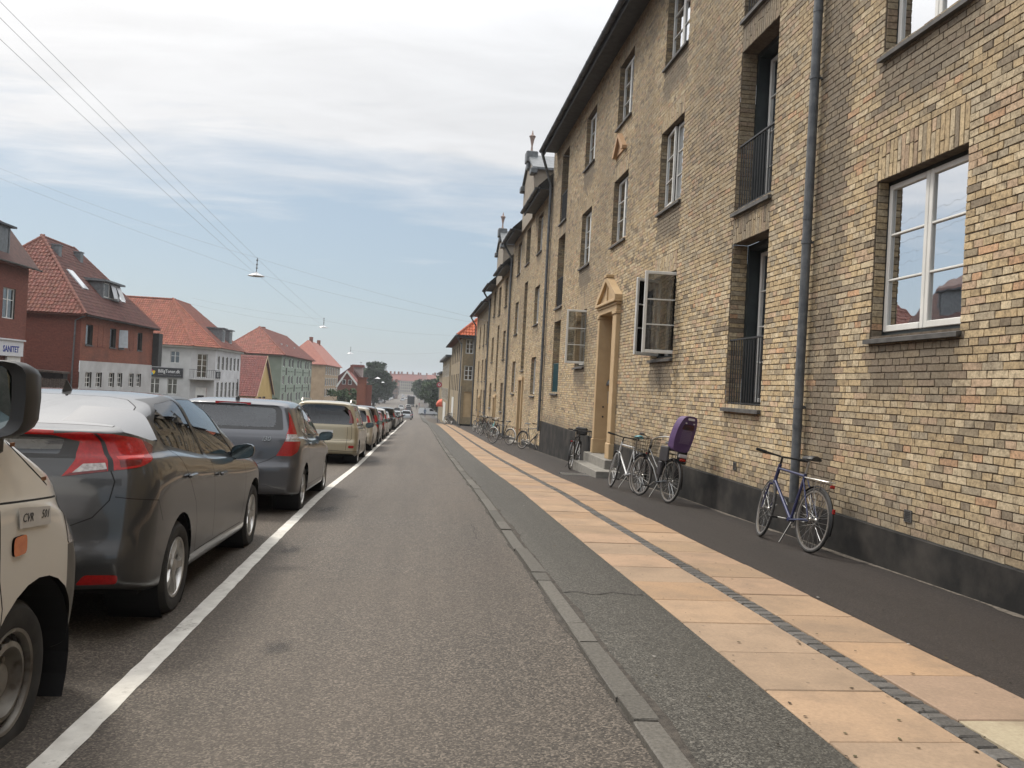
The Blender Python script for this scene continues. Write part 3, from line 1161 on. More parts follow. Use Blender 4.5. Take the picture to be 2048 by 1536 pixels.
def build_A(h):
    ops, st = [], []
    Y0A, Y1A = -9.0, 29.3
    for a, b in WC:
        for z0, z1 in zip(SL, ST):
            ops.append((a, b, z0, z1, 0.33))
            st.append((a - .1, b + .1, z0 - .75, z0 + .02, 0.8))
    for a, b in FC:
        for f in range(3):
            ops.append((a, b, -0.10 + 2.815 * f, 2.24 + 2.80 * f, 0.33))
            st.append((a - .1, b + .1, -0.75 + 2.815 * f, -.08 + 2.815 * f, 0.4))
    for f in (1, 2):
        ops.append((*DCOL, SL[f], ST[f], 0.33))
    ops.append((18.55, 19.95, -1.6, 2.0, 0.0))
    st.append((8.35, 9.05, -1.2, 9, 0.85))
    st.append((9.0, 9.2, -1.2, 9, 0.35))
    st.append((28.9, 29.4, -1.2, 9, 0.5))
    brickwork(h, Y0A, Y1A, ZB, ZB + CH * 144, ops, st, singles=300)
    # plinth
    for a, b in ((-9.0, 18.12), (20.18, 29.28)):
        pl = MB()
        ys = np.arange(a, b, 0.5).tolist() + [b]
        for p, q in zip(ys[:-1], ys[1:]):
            zt = ZB - .004
            pl.quad((XF - .022, p, zp(p) - .1), (XF - .022, p, zt - .008), (XF - .022, q, zt - .008), (XF - .022, q, zp(q) - .1))
            pl.quad((XF - .022, p, zt - .008), (XF + .012, p, zt), (XF + .012, q, zt), (XF - .022, q, zt - .008))
        pl.quad((XF - .022, b, zp(b) - .1), (XF - .022, b, ZB), (XF + .1, b, ZB), (XF + .1, b, zp(b) - .1))
        pl.quad((XF - .022, a, zp(a) - .1), (XF + .1, a, zp(a) - .1), (XF + .1, a, ZB), (XF - .022, a, ZB))
        pl.build('plinth', M['plinth'], h)
    # windows
    cur = {(1, 0): .16, (1, 1): .5, (2, 1): 0.0, (2, 2): .5, (3, 1): .35, (3, 2): .5, (2, 0): .3, (3, 0): .3}
    for ci, (a, b) in enumerate(WC):
        for f, (z0, z1) in enumerate(zip(SL, ST)):
            reveal(h, a, b, z0, z1, 0.13)
            kw = {}
            if ci == 2 and f == 0: kw = dict(open_near=86, open_far=60)
            if ci == 3 and f == 0: kw = dict(open_near=86, open_far=0)
            if ci == 2 and f == 1: kw = dict(open_far=5)
            window(h, a, b, z0, z1, curtain=cur.get((ci, f), .3), **kw)
    for f in (1, 2):
        reveal(h, *DCOL, SL[f], ST[f], 0.13)
        window(h, *DCOL, SL[f], ST[f], curtain=.25)
    for ci, (a, b) in enumerate(FC):
        for f in range(3):
            z0, z1 = -0.10 + 2.815 * f, 2.24 + 2.80 * f
            reveal(h, a, b, z0, z1, 0.235)
            # deep dark-green lining, then the glazed doors
            mb = MB()
            x0, x1 = XF + .235, XF + .42
            mb.box(x0, x1, b - .075, b - .002, z0, z1 - .07)
            mb.box(x0, x1, a + .002, a + .075, z0, z1 - .07)
            mb.box(x0, x1, a + .002, b - .002, z1 - .07, z1 - .002)
            mb.build('door_lining', M['casing'], h)
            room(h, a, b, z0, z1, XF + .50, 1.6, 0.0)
            window(h, a + .075, b - .075, z0 + .02, z1 - .07, rec=0.40, rows=4, deep=1, sill=False)
            railing(h, a + .01, b - .01, z0 - .02, z0 + .96, XF + .045, 'blueiron' if (ci == 1 and f == 0) else 'iron', 14)
            sb = MB()
            sb.add([(XF - .055, a - .03, z0 - .03), (XF - .055, b + .03, z0 - .03), (XF + .40, b, z0 + .01), (XF + .40, a, z0 + .01),
                    (XF - .055, a - .03, z0 - .08), (XF - .055, b + .03, z0 - .08), (XF + .02, b, z0 - .08), (XF + .02, a, z0 - .08)],
                   [(0, 3, 2, 1), (0, 1, 5, 4), (4, 5, 6, 7), (1, 2, 6, 5), (3, 0, 4, 7)])
            sb.build('sill', M['slate'], h)
    eaves(h, -9.2, 28.75, 8.28)
    pipe(h, 9.10, -1.15, 8.2, top=(3.92, 9.1, 8.3))
    pipe(h, 29.22, -1.5, 8.0, top=(3.92, 28.65, 8.28), r=.05)
    # vent grilles low in the wall
    for yy, zz in ((7.0, -0.97), (11.1, -0.93)):
        o = empty('vent_grille', (XF, yy, zz), 0, parent=h)
        f_ = MB()
        f_.box(-.012, .004, -.055, .055, -.055, .055)
        f_.build('frame', M['slate'], o)
        s_ = MB()
        for i in range(5):
            for k in range(6):
                s_.box(-.0145, -.0125, -.042 + i * .018 + (k % 2) * .006, -.034 + i * .018 + (k % 2) * .006, -.046 + k * .0155, -.036 + k * .0155)
        s_.build('slot', M['dark'], o)
    # ochre door surround with pediment
    pt = empty('door_surround', (XF, 19.25, -1.5), 0, parent=h)
    ya, yb, oa, ob = 18.14, 20.16, 18.55, 19.93
    lo = lambda y: y - 19.25
    zo = lambda z: z + 1.5
    mb = MB()
    for (p, q) in ((ya + .06, oa), (ob, yb - .06)):
        mb.cbox(-.10, .45, lo(p), lo(q), zo(-1.14), zo(1.78), .012)           # pilaster shaft
        mb.cbox(-.125, .45, lo(p) - .02, lo(q) + .012, zo(-1.5), zo(-1.14), .015)     # base
        mb.cbox(-.125, .45, lo(p) - .02, lo(q) + .012, zo(1.78), zo(1.86), .012)     # capital
    mb.cbox(-.105, .45, lo(oa) - .35, lo(ob) + .17, zo(1.86), zo(1.99), .01)
    mb.cbox(-.13, .45, lo(ya) + .02, lo(yb) - .02, zo(1.99), zo(2.05), .012)
    mb.cbox(-.18, .3, lo(ya) - .02, lo(yb) + .02, zo(2.05), zo(2.12), .014)
    mb.build('pilaster', M['ochre'], pt)
    pd = MB()
    pk = zo(2.74)
    mid = lo((ya + yb) / 2)
    z0 = zo(2.12)
    pd.prism([(-.10, lo(ya) + .10, z0), (-.10, lo(yb) - .10, z0), (-.10, mid, pk - .12)], (.4, 0, 0))
    for s in (-1, 1):     # raking cornices
        e = lo(ya) - .02 if s < 0 else lo(yb) + .02
        pd.prism([(-.17, e, z0), (-.17, e, z0 + .09), (-.17, mid, pk), (-.17, mid, pk - .13), (-.17, e - s * .14, z0)], (.3, 0, 0))
    pd.prism([(-.13, mid - .04, z0), (-.13, mid + .04, z0), (-.13, mid + .012, pk - .13), (-.13, mid - .012, pk - .13)], (.1, 0, 0))
    pd.cbox(-.19, .1, mid - .13, mid + .13, pk - .05, pk + .03, .012)
    pd.build('pediment', M['ochre'], pt, fix=True)
    ins = MB()     # porch lining
    xa, xb = .02, 1.0
    for yy, s in ((ob, 1), (oa, -1)):
        ins.quad((xa, lo(yy) + s * .003, zo(-1.5)), (xb, lo(yy) + s * .003, zo(-1.5)), (xb, lo(yy) + s * .003, zo(2.0)), (xa, lo(yy) + s * .003, zo(2.0)))
    ins.quad((xa, lo(oa), zo(1.93)), (xb, lo(oa), zo(1.93)), (xb, lo(ob), zo(1.93)), (xa, lo(ob), zo(1.93)))
    ins.build('porch_lining', M['ochre'], pt)
    dr = MB()
    dr.box(.85, .92, lo(oa), lo(ob), zo(-1.42), zo(1.9))
    for k in range(3):
        dr.cbox(.825, .86, lo(oa) + .18, lo(ob) - .18, zo(-1.2 + k * 1.02), zo(-.35 + k * 1.02), .02)
    dr.build('door', mat('brown_door', (0.10, 0.055, 0.03), (0.14, 0.08, 0.045), rough=0.5), pt)
    # bulkhead lamp, door-phone and bolts on the far jamb
    lm = MB()
    Mx = Matrix.Translation((.30, lo(ob) - .005, zo(.19))) @ Matrix.Rotation(rad(90), 4, 'X')
    lm.lathe([(.15, 0), (.15, .03), (.135, .07), (.09, .115), (.001, .13)], 20, 0, Mx, 0, math.pi)
    lm.box(.15, .45, lo(ob) - .05, lo(ob) - .004, zo(.165), zo(.19))
    lm.build('bulkhead_lamp', M['zinc'], pt, smooth=True)
    ip = MB()
    ip.cbox(.20, .42, lo(ob) - .03, lo(ob) - .004, zo(-.27), zo(.03), .006)
    ip.build('door_phone', M['alu'], pt)
    ib = MB()
    ib.box(.235, .385, lo(ob) - .034, lo(ob) - .0305, zo(-.12), zo(.005))
    for i in range(3):
        ib.box(.25 + i * .05, .28 + i * .05, lo(ob) - .036, lo(ob) - .0305, zo(-.25), zo(-.225))
    ib.build('button_panel', mat('button_panel', (0.13, 0.13, 0.125), (0.18, 0.18, 0.17)), pt)
    for zb_ in (-.36, -.60):
        bt = MB()
        bt.lathe([(.022, 0), (.022, .012), (.001, .016)], 10, 0, Matrix.Translation((.10, lo(ob) - .004, zo(zb_))) @ Matrix.Rotation(rad(90), 4, 'X'))
        bt.build('bolt', M['iron'], pt)
    # steps
    s1 = MB()
    s1.cbox(3.90, 4.44, 17.44, 20.05, -2.2, -1.70, .012)
    s1.build('step', M['stone'], h)
    s2 = MB()
    s2.cbox(4.20, 5.3, 17.95, 20.3, -1.9, -1.495, .012)
    s2.build('step', M['stone'], h)
    # small pediment tablet over the first-floor window of the door bay
    tb = MB()
    y0, y1, zt = 18.45, 19.45, 5.60
    tb.prism([(XF - .03, y0 + .1, zt), (XF - .03, y1 - .1, zt), (XF - .03, (y0 + y1) / 2, zt + .34)], (.04, 0, 0))
    for s in (-1, 1):
        e = y0 if s < 0 else y1
        m_ = (y0 + y1) / 2
        tb.prism([(XF - .11, e, zt - .02), (XF - .11, e, zt + .05), (XF - .11, m_, zt + .46), (XF - .11, m_, zt + .37), (XF - .11, e - s * .12, zt - .02)], (.12, 0, 0))
    tb.build('tablet_pediment', mat('terracotta_tablet', (0.40, 0.25, 0.14), (0.46, 0.30, 0.175)), h, fix=True)


rooted(hA, build_A)


# ---- houses B, C, D stepping down the hill
def step_house(name_label, Y0, Y1, s0, zg, door, wcols, stair, gable, floors=3, sills=None, seam=True, gtop=None, openw=None):
    h = empty('apartment_building', (XF, (Y0 + Y1) / 2, zp((Y0 + Y1) / 2)), 0, name_label, 'building', 'stepped brick terrace')

    def fn(h):
        sl = sills or [s0, s0 + 1.475 + 1.30, s0 + 5.58]
        ops, st = [], []
        rows = []
        for a, b in wcols:
            for k, z0 in enumerate(sl):
                z1 = z0 + (1.475)
                if z1 > zg - .25: continue
                ops.append((a, b, z0, z1, 0.27))
                rows.append((a, b, z0, z1, k))
                st.append((a - .1, b + .1, z0 - .6, z0, 0.4))
        da, db, dz = door
        ops.append((da, db, zp(da) - .3, dz, 0.0))
        for sa, sb, z0, z1 in stair:
            ops.append((sa, sb, z0, z1, 0.0))
        zb = min(zp(Y1) - .1, -1.6)
        nb = int((zg + .1 - zb) / CH)
        zb = zg + .12 - nb * CH
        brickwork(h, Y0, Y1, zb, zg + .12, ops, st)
        for a, b, z0, z1, k in rows:
            reveal(h, a, b, z0, z1, .13)
            kw = {}
            if openw and (round(a), k) == openw: kw = dict(open_near=80)
            window(h, a, b, z0, z1, curtain=R.choice([0, .2, .4, .5]), **kw)
        for sa, sb, z0, z1 in stair:
            reveal(h, sa, sb, z0, z1, .235)
            window(h, sa, sb, z0 + .02, z1, rec=.25, rows=4, curtain=0)
            gl = MB()
            gl.box(XF + .02, XF + .06, sa, sb, z0, z0 + .05)
            gl.build('sill', M['slate'], h)
        # timber door in a plain ochre frame
        mb = MB()
        zd = zp(da) - .05
        mb.cbox(XF - .07, XF + .30, db - .16, db + .02, zd, dz + .14, .01)
        mb.cbox(XF - .07, XF + .30, da - .02, da + .16, zd, dz + .14, .01)
        mb.cbox(XF - .08, XF + .30, da - .06, db + .06, dz + .02, dz + .18, .01)
        mb.quad((XF + .1, db - .163, zd), (XF + .7, db - .163, zd), (XF + .7, db - .163, dz), (XF + .1, db - .163, dz))
        mb.build('door_surround', M['ochre'], h)
        d2 = MB()
        d2.box(XF + .5, XF + .56, da, db, zd, dz)
        d2.build('door', M['casing'], h)
        st_ = MB()
        st_.cbox(XF - .32, XF + .5, da - .1, db + .1, zd - .3, zd + .14, .01)
        st_.build('step', M['stone'], h)
        # plinth skim
        pl = MB()
        ys = np.arange(Y0, Y1, 1.0).tolist() + [Y1]
        for p, q in zip(ys[:-1], ys[1:]):
            if q > da and p < db: continue
            pl.quad((XF - .018, p, zp(p) - .1), (XF - .018, p, zp(p) + .2), (XF - .018, q, zp(q) + .2), (XF - .018, q, zp(q) - .1))
        pl.build('plinth', M['plinth'], h)
        if gable:
            ga, gb, zw, zk = gable
            eaves(h, Y0, ga - .1, zg)
            eaves(h, gb + .1, Y1, zg)
            # gabled stair bay standing flush with the wall
            gx = XF - .12
            w = MB()
            mid = (ga + gb) / 2
            w.add([(gx, ga, zg - .1), (gx, gb, zg - .1), (gx, gb, zw), (gx, mid, zk), (gx, ga, zw)], [(0, 4, 3, 2, 1)])
            w.quad((gx, ga, zg - .1), (gx + 3, ga, zg - .1), (gx + 3, ga, zw), (gx, ga, zw))
            w.quad((gx, gb, zg - .1), (gx, gb, zw), (gx + 3, gb, zw), (gx + 3, gb, zg - .1))
            w.quad((gx, ga, zg - .1), (gx, gb, zg - .1), (gx + .2, gb, zg - .1), (gx + .2, ga, zg - .1))
            w.build('gable', mat('gable_render', (0.22, 0.19, 0.15), (0.28, 0.24, 0.19)), h)
            rf = MB()
            for s in (-1, 1):
                e = ga - .12 if s < 0 else gb + .12
                zz = zw - .12
                rf.prism([(gx - .1, e, zz), (gx - .1, e, zz + .1), (gx - .1, mid, zk + .12), (gx - .1, mid, zk)], (3.4, 0, 0))
            rf.build('gable_roof', M['zinc'], h, fix=True)
            bl = MB()
            bl.cbox(gx - .2, gx + .3, mid - .3, mid + .3, zk - .25, zk + .22, .03)
            bl.cbox(gx - .14, gx + .2, mid - .2, mid + .2, zk - .55, zk - .25, .03)
            for s in (-1, 1):
                e = ga + .1 if s < 0 else gb - .1
                bl.cbox(gx - .18, gx + .1, e - .25, e + .25, zw - .30, zw - .05, .03)
            bl.build('corbel', M['zinc'], h)
            fi = MB()
            fi.lathe([(.10, 0), (.05, .12), (.035, .3), (.10, .62), (.15, .72), (.05, .78), (.02, .95), (.001, .98)], 10, 0, Matrix.Translation((gx + .05, mid, zk + .2)))
            fi.build('finial', mat('terracotta_finial', (0.30, 0.22, 0.19), (0.36, 0.27, 0.23)), h, smooth=True)
        else:
            eaves(h, Y0, Y1, zg)
        pipe(h, Y1 - .05, zp(Y1), zg, top=(3.92, Y1 - .3, zg + .05), r=.055)

    rooted(h, fn)
    return h


step_house('second terrace house down the hill with a zinc gable and finial over its stair bay', 29.32, 41.15, -0.26, 7.12,
           (34.75, 36.1, 0.30), [(31.3, 32.55), (37.9, 39.15)], [(34.9, 35.95, 0.75, 4.6), (34.75, 36.1, 5.35, 6.9)], (33.7, 37.2, 9.1, 9.95), openw=None)
step_house('third terrace house down the hill with a smaller zinc gable and finial', 41.17, 53.1, -1.28, 6.05,
           (46.5, 47.8, -0.66), [(43.1, 44.3), (49.75, 51.0)], [(46.65, 47.65, -0.2, 3.5), (46.5, 47.8, 4.1, 5.7)], (45.4, 48.9, 7.95, 8.8))
step_house('fourth terrace house at the low end with a plain eave and thick corner pipe', 53.12, 65.2, -1.75, 5.38,
           (58.4, 59.6, -0.9), [(54.5, 55.6), (57.1, 58.1), (60.6, 61.7)], [], None, sills=[-1.75, 0.35, 2.85])
# ------------------------------------------------------------------ vehicles
def pchip(tab):
    xs = np.array([p[0] for p in tab], float)
    ys = np.array([p[1] for p in tab], float)
    if len(xs) == 1:
        return lambda x: float(ys[0])
    h = np.diff(xs)
    d = np.diff(ys) / h
    m = np.zeros(len(xs))
    m[0], m[-1] = d[0], d[-1]
    for i in range(1, len(xs) - 1):
        if d[i - 1] * d[i] > 0:
            w1, w2 = 2 * h[i] + h[i - 1], h[i] + 2 * h[i - 1]
            m[i] = (w1 + w2) / (w1 / d[i - 1] + w2 / d[i])

    def f(x):
        x = min(max(x, xs[0]), xs[-1])
        i = min(int(np.searchsorted(xs, x, 'right')) - 1, len(xs) - 2)
        i = max(i, 0)
        t = (x - xs[i]) / h[i]
        return float((1 + 2 * t) * (1 - t) ** 2 * ys[i] + t * (1 - t) ** 2 * h[i] * m[i] + t * t * (3 - 2 * t) * ys[i + 1] + t * t * (t - 1) * h[i] * m[i + 1])
    return f


def catmull(P, sub):
    P = [np.array(p, float) for p in P]
    out = []
    n = len(P)
    for i in range(n - 1):
        p0, p1, p2, p3 = P[max(i - 1, 0)], P[i], P[i + 1], P[min(i + 2, n - 1)]
        for s in range(sub):
            t = s / sub
            a = 0.42
            m1, m2 = a * (p2 - p0), a * (p3 - p1)
            out.append((2 * t ** 3 - 3 * t ** 2 + 1) * p1 + (t ** 3 - 2 * t ** 2 + t) * m1 + (-2 * t ** 3 + 3 * t ** 2) * p2 + (t ** 3 - t ** 2) * m2)
    out.append(P[-1])
    return out


def inset(poly, d):
    """offset a 2-d polygon inwards by d (outwards when negative)"""
    n = len(poly)
    A = sum(poly[i][0] * poly[(i + 1) % n][1] - poly[(i + 1) % n][0] * poly[i][1] for i in range(n))
    sg = 1 if A > 0 else -1
    out = []
    for i in range(n):
        p, q, r = poly[i - 1], poly[i], poly[(i + 1) % n]
        a = Vector((q[0] - p[0], q[1] - p[1])).normalized()
        b = Vector((r[0] - q[0], r[1] - q[1])).normalized()
        na, nb = Vector((-a.y, a.x)) * sg, Vector((-b.y, b.x)) * sg
        k = na + nb
        l2 = max(k.length_squared, 0.5)
        k = k * (2 * d / l2)
        out.append((q[0] + k.x, q[1] + k.y))
    return out


def roundpoly(poly, r, n=3):
    """rounded corners"""
    out = []
    k = len(poly)
    for i in range(k):
        p, q, s = Vector(poly[i - 1]), Vector(poly[i]), Vector(poly[(i + 1) % k])
        a, b = (p - q), (s - q)
        ra = min(r, a.length * .45, b.length * .45)
        A, B = q + a.normalized() * ra, q + b.normalized() * ra
        for j in range(n + 1):
            t = j / n
            v = A * (1 - t) ** 2 + q * 2 * t * (1 - t) + B * t * t
            out.append((v.x, v.y))
    return out


def strip(pts, w):
    """thin quads along a polyline (panel gaps)"""
    qs = []
    for (a, b) in zip(pts[:-1], pts[1:]):
        d = Vector((b[0] - a[0], b[1] - a[1]))
        l = d.length
        d /= l
        n = Vector((-d.y, d.x)) * w / 2
        e = d * w * .3
        qs.append([(a[0] - n.x - e.x, a[1] - n.y - e.y), (b[0] - n.x + e.x, b[1] - n.y + e.y), (b[0] + n.x + e.x, b[1] + n.y + e.y), (a[0] + n.x - e.x, a[1] + n.y - e.y)])
    return qs


def inpoly(p, poly):
    x, y = p
    c = False
    n = len(poly)
    for i in range(n):
        x1, y1 = poly[i]
        x2, y2 = poly[(i + 1) % n]
        if (y1 > y) != (y2 > y) and x < (x2 - x1) * (y - y1) / (y2 - y1) + x1:
            c = not c
    return c


class Body:
    """right half of a car shell, lofted from tables; windows, lamps and gaps are cut out of it"""
    def __init__(s, sp, lod=1.0):
        s.sp = sp
        Lc = sp['L']
        zt, zbelt = pchip(sp['ztop']), pchip(sp['zbelt'])
        wm, wb, wr = pchip(sp['wmax']), pchip(sp['wbelt']), pchip(sp['wroof'])
        zs = pchip(sp['zsill'])
        yr, yf = pchip(sp['yr']), pchip(sp['yf'])
        cr, crf = sp.get('corner', 0.86), sp.get('cornerf', 0.80)
        crl, crfl = sp.get('cornerl', 0.24), sp.get('cornerfl', 0.5)
        fr, ff = sp.get('fade', 0.7), sp.get('fadef', 0.6)
        bulge = sp.get('bulge', 0.09)
        n = max(10, int(46 * lod))
        cs = sorted(set([round(v, 4) for v in list(np.linspace(0, Lc, n)) + [crl * t for t in (0.02, .06, .12, .2, .3, .42, .56, .72, .88)] +
                         [Lc - crfl * t for t in (.02, .08, .18, .32, .5, .7)]]))
        sub = max(2, int(5 * lod))
        cols = []
        for c in cs:
            e = 1.0
            if c < crl:
                e = cr + (1 - cr) * math.sqrt(max(0, 1 - (1 - c / crl) ** 2))
            if Lc - c < crfl:
                e = min(e, crf + (1 - crf) * math.sqrt(max(0, 1 - (1 - (Lc - c) / crfl) ** 2)))
            b, t, sl = zbelt(c), zt(c), zs(c)
            h = max(t - b, 0.02)
            W, B, Rr = wm(c), wb(c), wr(c)
            zm = sl + (b - sl) * .48
            pts = [(W * .90, sl), (W * .965, sl + .035), (W * .985, sl + (b - sl) * .22), (W, zm), (W * .995, b - (b - sl) * .20), (B + (W - B) * .55, b - (b - sl) * .055), (B, b),
                   (B + (Rr - B) * .42, b + h * .46), (B + (Rr - B) * .80, b + h * .80), (Rr * .93, b + h * .935), (Rr * .66, b + h * .985), (Rr * .33, b + h * .998), (0, t)]
            sec = catmull([(x * e, z) for x, z in pts], sub)
            col = []
            for x, z in sec:
                q1 = max(0.0, 1 - c / fr)
                q2 = max(0.0, 1 - (Lc - c) / ff)
                y = c + yr(z) * q1 * q1 + (yf(z) - Lc) * q2 * q2
                col.append((max(x, 0), y, z))
            cols.append(col)
        s.cs = cs
        J = len(cols[0])
        K = max(4, int(9 * lod))
        V, U, F, G = [], [], [], []
        jb = int(6 * sub)
        plan = [cols[i][int(3 * sub)] for i in range(len(cols))]
        us = [plan[0][0]]
        for i in range(1, len(cols)):
            us.append(us[-1] + math.hypot(plan[i][0] - plan[i - 1][0], plan[i][1] - plan[i - 1][1]))
        idx = {}
        # rear face: from centre (k=K) to the corner column (k=0)
        def put(key, p, u):
            idx[key] = len(V)
            V.append(p)
            U.append(u)
        for i, col in enumerate(cols):
            for j, p in enumerate(col):
                put((i, j), p, us[i] if j < 8 * sub else us[i])
        x0w = us[0]
        for end, i0, sgn in (('r', 0, -1), ('f', len(cols) - 1, 1)):
            bl = bulge if end == 'r' else sp.get('bulgef', 0.10)
            for k in range(1, K + 1):
                for j, p in enumerate(cols[i0]):
                    t = 1 - k / K
                    dz = min(p[0] / max(x0w, .1), 1)
                    put((end, k, j), (p[0] * t, p[1] + sgn * bl * (1 - t * t) * dz, p[2]), (x0w * t if end == 'r' else us[-1] + x0w * (1 - t)))
        def face(a, b, c, d, g):
            q = []
            for v in (a, b, c, d):
                if v not in q: q.append(v)
            if len(q) >= 3:
                F.append(q)
                G.append(g)
        for i in range(len(cols) - 1):
            for j in range(J - 1):
                face(idx[i, j], idx[i + 1, j], idx[i + 1, j + 1], idx[i, j + 1], 0)
        for end, i0, g in (('r', 0, 1), ('f', len(cols) - 1, 2)):
            for k in range(K):
                for j in range(J - 1):
                    a = (i0, j) if k == 0 else (end, k, j)
                    b = (i0, j + 1) if k == 0 else (end, k, j + 1)
                    c, d = (end, k + 1, j + 1), (end, k + 1, j)
                    if end == 'r':
                        face(idx[a], idx[b], idx[c], idx[d], g)
                    else:
                        face(idx[d], idx[c], idx[b], idx[a], g)
        bm = bmesh.new()
        lp = bm.verts.layers.float_vector.new('P')
        lu = bm.verts.layers.float.new('U')
        vs_ = []
        for p, u in zip(V, U):
            v = bm.verts.new(p)
            v[lp] = Vector(p)
            v[lu] = u
            vs_.append(v)
        lr = bm.faces.layers.int.new('reg')
        lg = bm.faces.layers.int.new('grp')
        for f, g in zip(F, G):
            try:
                q = bm.faces.new([vs_[i] for i in f])
                q[lg] = g
            except ValueError:
                pass
        bmesh.ops.remove_doubles(bm, verts=bm.verts, dist=1e-5)
        # face the normals outwards
        bm.normal_update()
        c_ = Vector((0, Lc / 2, sp['H'] * .5))
        s.bm, s.lp, s.lu, s.lr, s.lg = bm, lp, lu, lr, lg
        s.ln = ln = bm.verts.layers.float_vector.new('Nn')
        fl = [f for f in bm.faces if f.normal.dot(f.calc_center_median() - Vector((0, f.calc_center_median().y, .6))) < 0 and f[lg] == 0]
        if len(fl) > len([f for f in bm.faces if f[lg] == 0]) / 2:
            bmesh.ops.reverse_faces(bm, faces=bm.faces[:])
        bm.normal_update()
        lp, lu, ln = (bm.verts.layers.float_vector['P'], bm.verts.layers.float['U'], bm.verts.layers.float_vector['Nn'])
        s.lp, s.lu, s.ln = lp, lu, ln
        s.lr, s.lg = bm.faces.layers.int['reg'], bm.faces.layers.int['grp']
        for v in bm.verts:
            n_ = v.normal.copy()
            if v.co.x < 1e-4: n_.x = 0
            v[ln] = n_.normalized()
        s.regs = {}
        s.names = []
        s.usR = x0w

    def flat(s, v, view):
        p = v[s.lp]
        if view == 'side': return (p.y, p.z)
        if view == 'top': return (p.y, p.x)
        if view == 'wrap': return (v[s.lu], p.z)
        if view == 'rear': return (p.x, p.z)

    def faces(s, view):
        bm = s.bm
        out = []
        for f in bm.faces:
            c = Vector((0, 0, 0))
            for v in f.verts: c += v[s.lp]
            c /= len(f.verts)
            g = f[s.lg]
            if view == 'side' and g == 0 and c.x > s.sp['sidex'](c): out.append(f)
            elif view == 'top' and c.z > s.sp['topz'](c): out.append(f)
            elif view == 'wrap' and (g == 1 or (g == 0 and c.y < s.sp['L'] * .45)) and c.x > -.01: out.append(f)
            elif view == 'rear' and g == 1: out.append(f)
        return out

    def cut(s, view, poly, reg, m=None):
        """cut a polygon out of the shell seen from `view` and give it region `reg`"""
        bm = s.bm
        if reg not in s.names: s.names.append(reg)
        rid = s.names.index(reg) + 1
        fs = s.faces(view)
        fl = {}
        for f in fs:
            for v in f.verts:
                if v not in fl:
                    fl[v] = s.flat(v, view)
        xs = [p[0] for p in poly]
        ys = [p[1] for p in poly]
        bx = (min(xs) - .005, max(xs) + .005, min(ys) - .005, max(ys) + .005)

        def box(f, b):
            a = [fl[v][0] for v in f.verts]
            c = [fl[v][1] for v in f.verts]
            return not (max(a) < b[0] or min(a) > b[1] or max(c) < b[2] or min(c) > b[3])
        loc = [f for f in fs if box(f, bx)]
        if not loc: return
        vset = set(v for f in loc for v in f.verts)
        for v in vset:
            v.co = (fl[v][0], fl[v][1], 0)
        n = len(poly)
        live = set(loc)
        for i in range(n):
            a, b = poly[i], poly[(i + 1) % n]
            d = Vector((b[0] - a[0], b[1] - a[1], 0))
            if d.length < 1e-5: continue
            eb = (min(a[0], b[0]) - .002, max(a[0], b[0]) + .002, min(a[1], b[1]) - .002, max(a[1], b[1]) + .002)
            tgt = []
            for f in live:
                if not f.is_valid: continue
                aa = [v.co.x for v in f.verts]
                cc = [v.co.y for v in f.verts]
                if not (max(aa) < eb[0] or min(aa) > eb[1] or max(cc) < eb[2] or min(cc) > eb[3]):
                    tgt.append(f)
            if not tgt: continue
            geom = list(tgt) + list({e for f in tgt for e in f.edges}) + list({v for f in tgt for v in f.verts})
            r = bmesh.ops.bisect_plane(bm, geom=geom, dist=1e-6, plane_co=(a[0], a[1], 0), plane_no=(-d.y, d.x, 0))
            live |= set(f for f in r['geom'] if isinstance(f, bmesh.types.BMFace))
            live = set(f for f in live if f.is_valid)
        # neighbours outside `loc` may have gained verts; restore everything from the stored positions
        for f in live:
            if not f.is_valid: continue
            cx = sum(v.co.x for v in f.verts) / len(f.verts)
            cy = sum(v.co.y for v in f.verts) / len(f.verts)
            if inpoly((cx, cy), poly):
                f[s.lr] = rid
        for v in bm.verts:
            v.co = v[s.lp]

    def drop(s, reg):
        rid = s.names.index(reg) + 1
        bmesh.ops.delete(s.bm, geom=[f for f in s.bm.faces if f[s.lr] == rid], context='FACES')

    def extract(s, regs, mats, off=0.0, mirror='join', fit=False):
        """mesh(es) of the faces of the given regions (first material per region)"""
        s.bm.normal_update()
        ids = {(s.names.index(r) + 1 if r else 0): i for i, r in enumerate(regs) if r is None or r in s.names}
        V, Fc, Mi, vm, VN, FN = [], [], [], {}, [], []
        for f in s.bm.faces:
            if f[s.lr] in ids:
                fi = []
                for v in f.verts:
                    if v not in vm:
                        vm[v] = len(V)
                        nn_ = v[s.ln].normalized()
                        VN.append(nn_)
                        V.append(v.co + nn_ * off)
                    fi.append(vm[v])
                Fc.append(fi)
                FN.append(f.normal.copy())
                Mi.append(ids[f[s.lr]])
        if not Fc: return []
        if fit:     # toughened glass is one smooth sheet: least-squares smooth its shading normals
            A = np.array([(p.x, p.y, p.z) for p in V])
            Nn = np.array([tuple(n_) for n_ in VN])
            fl_ = 2 if abs(Nn[:, 0]).mean() > .6 else 0
            a, b = (A[:, 1], A[:, 2]) if fl_ else (A[:, 0], A[:, 2])
            a, b = a - a.mean(), b - b.mean()
            if fl_:
                Q = np.stack([np.ones(len(a)), a, b], 1)
            else:
                a = A[:, 0]
                Q = np.stack([np.ones(len(a)), b, a * a], 1)
            for k in range(3):
                if not fl_ and k == 0:
                    Nn[:, 0] = a * (np.dot(a, Nn[:, 0]) / max(1e-6, np.dot(a, a)))
                else:
                    Nn[:, k] = Q @ np.linalg.lstsq(Q, Nn[:, k], rcond=None)[0]
            VN = [Vector(r_).normalized() for r_ in Nn]

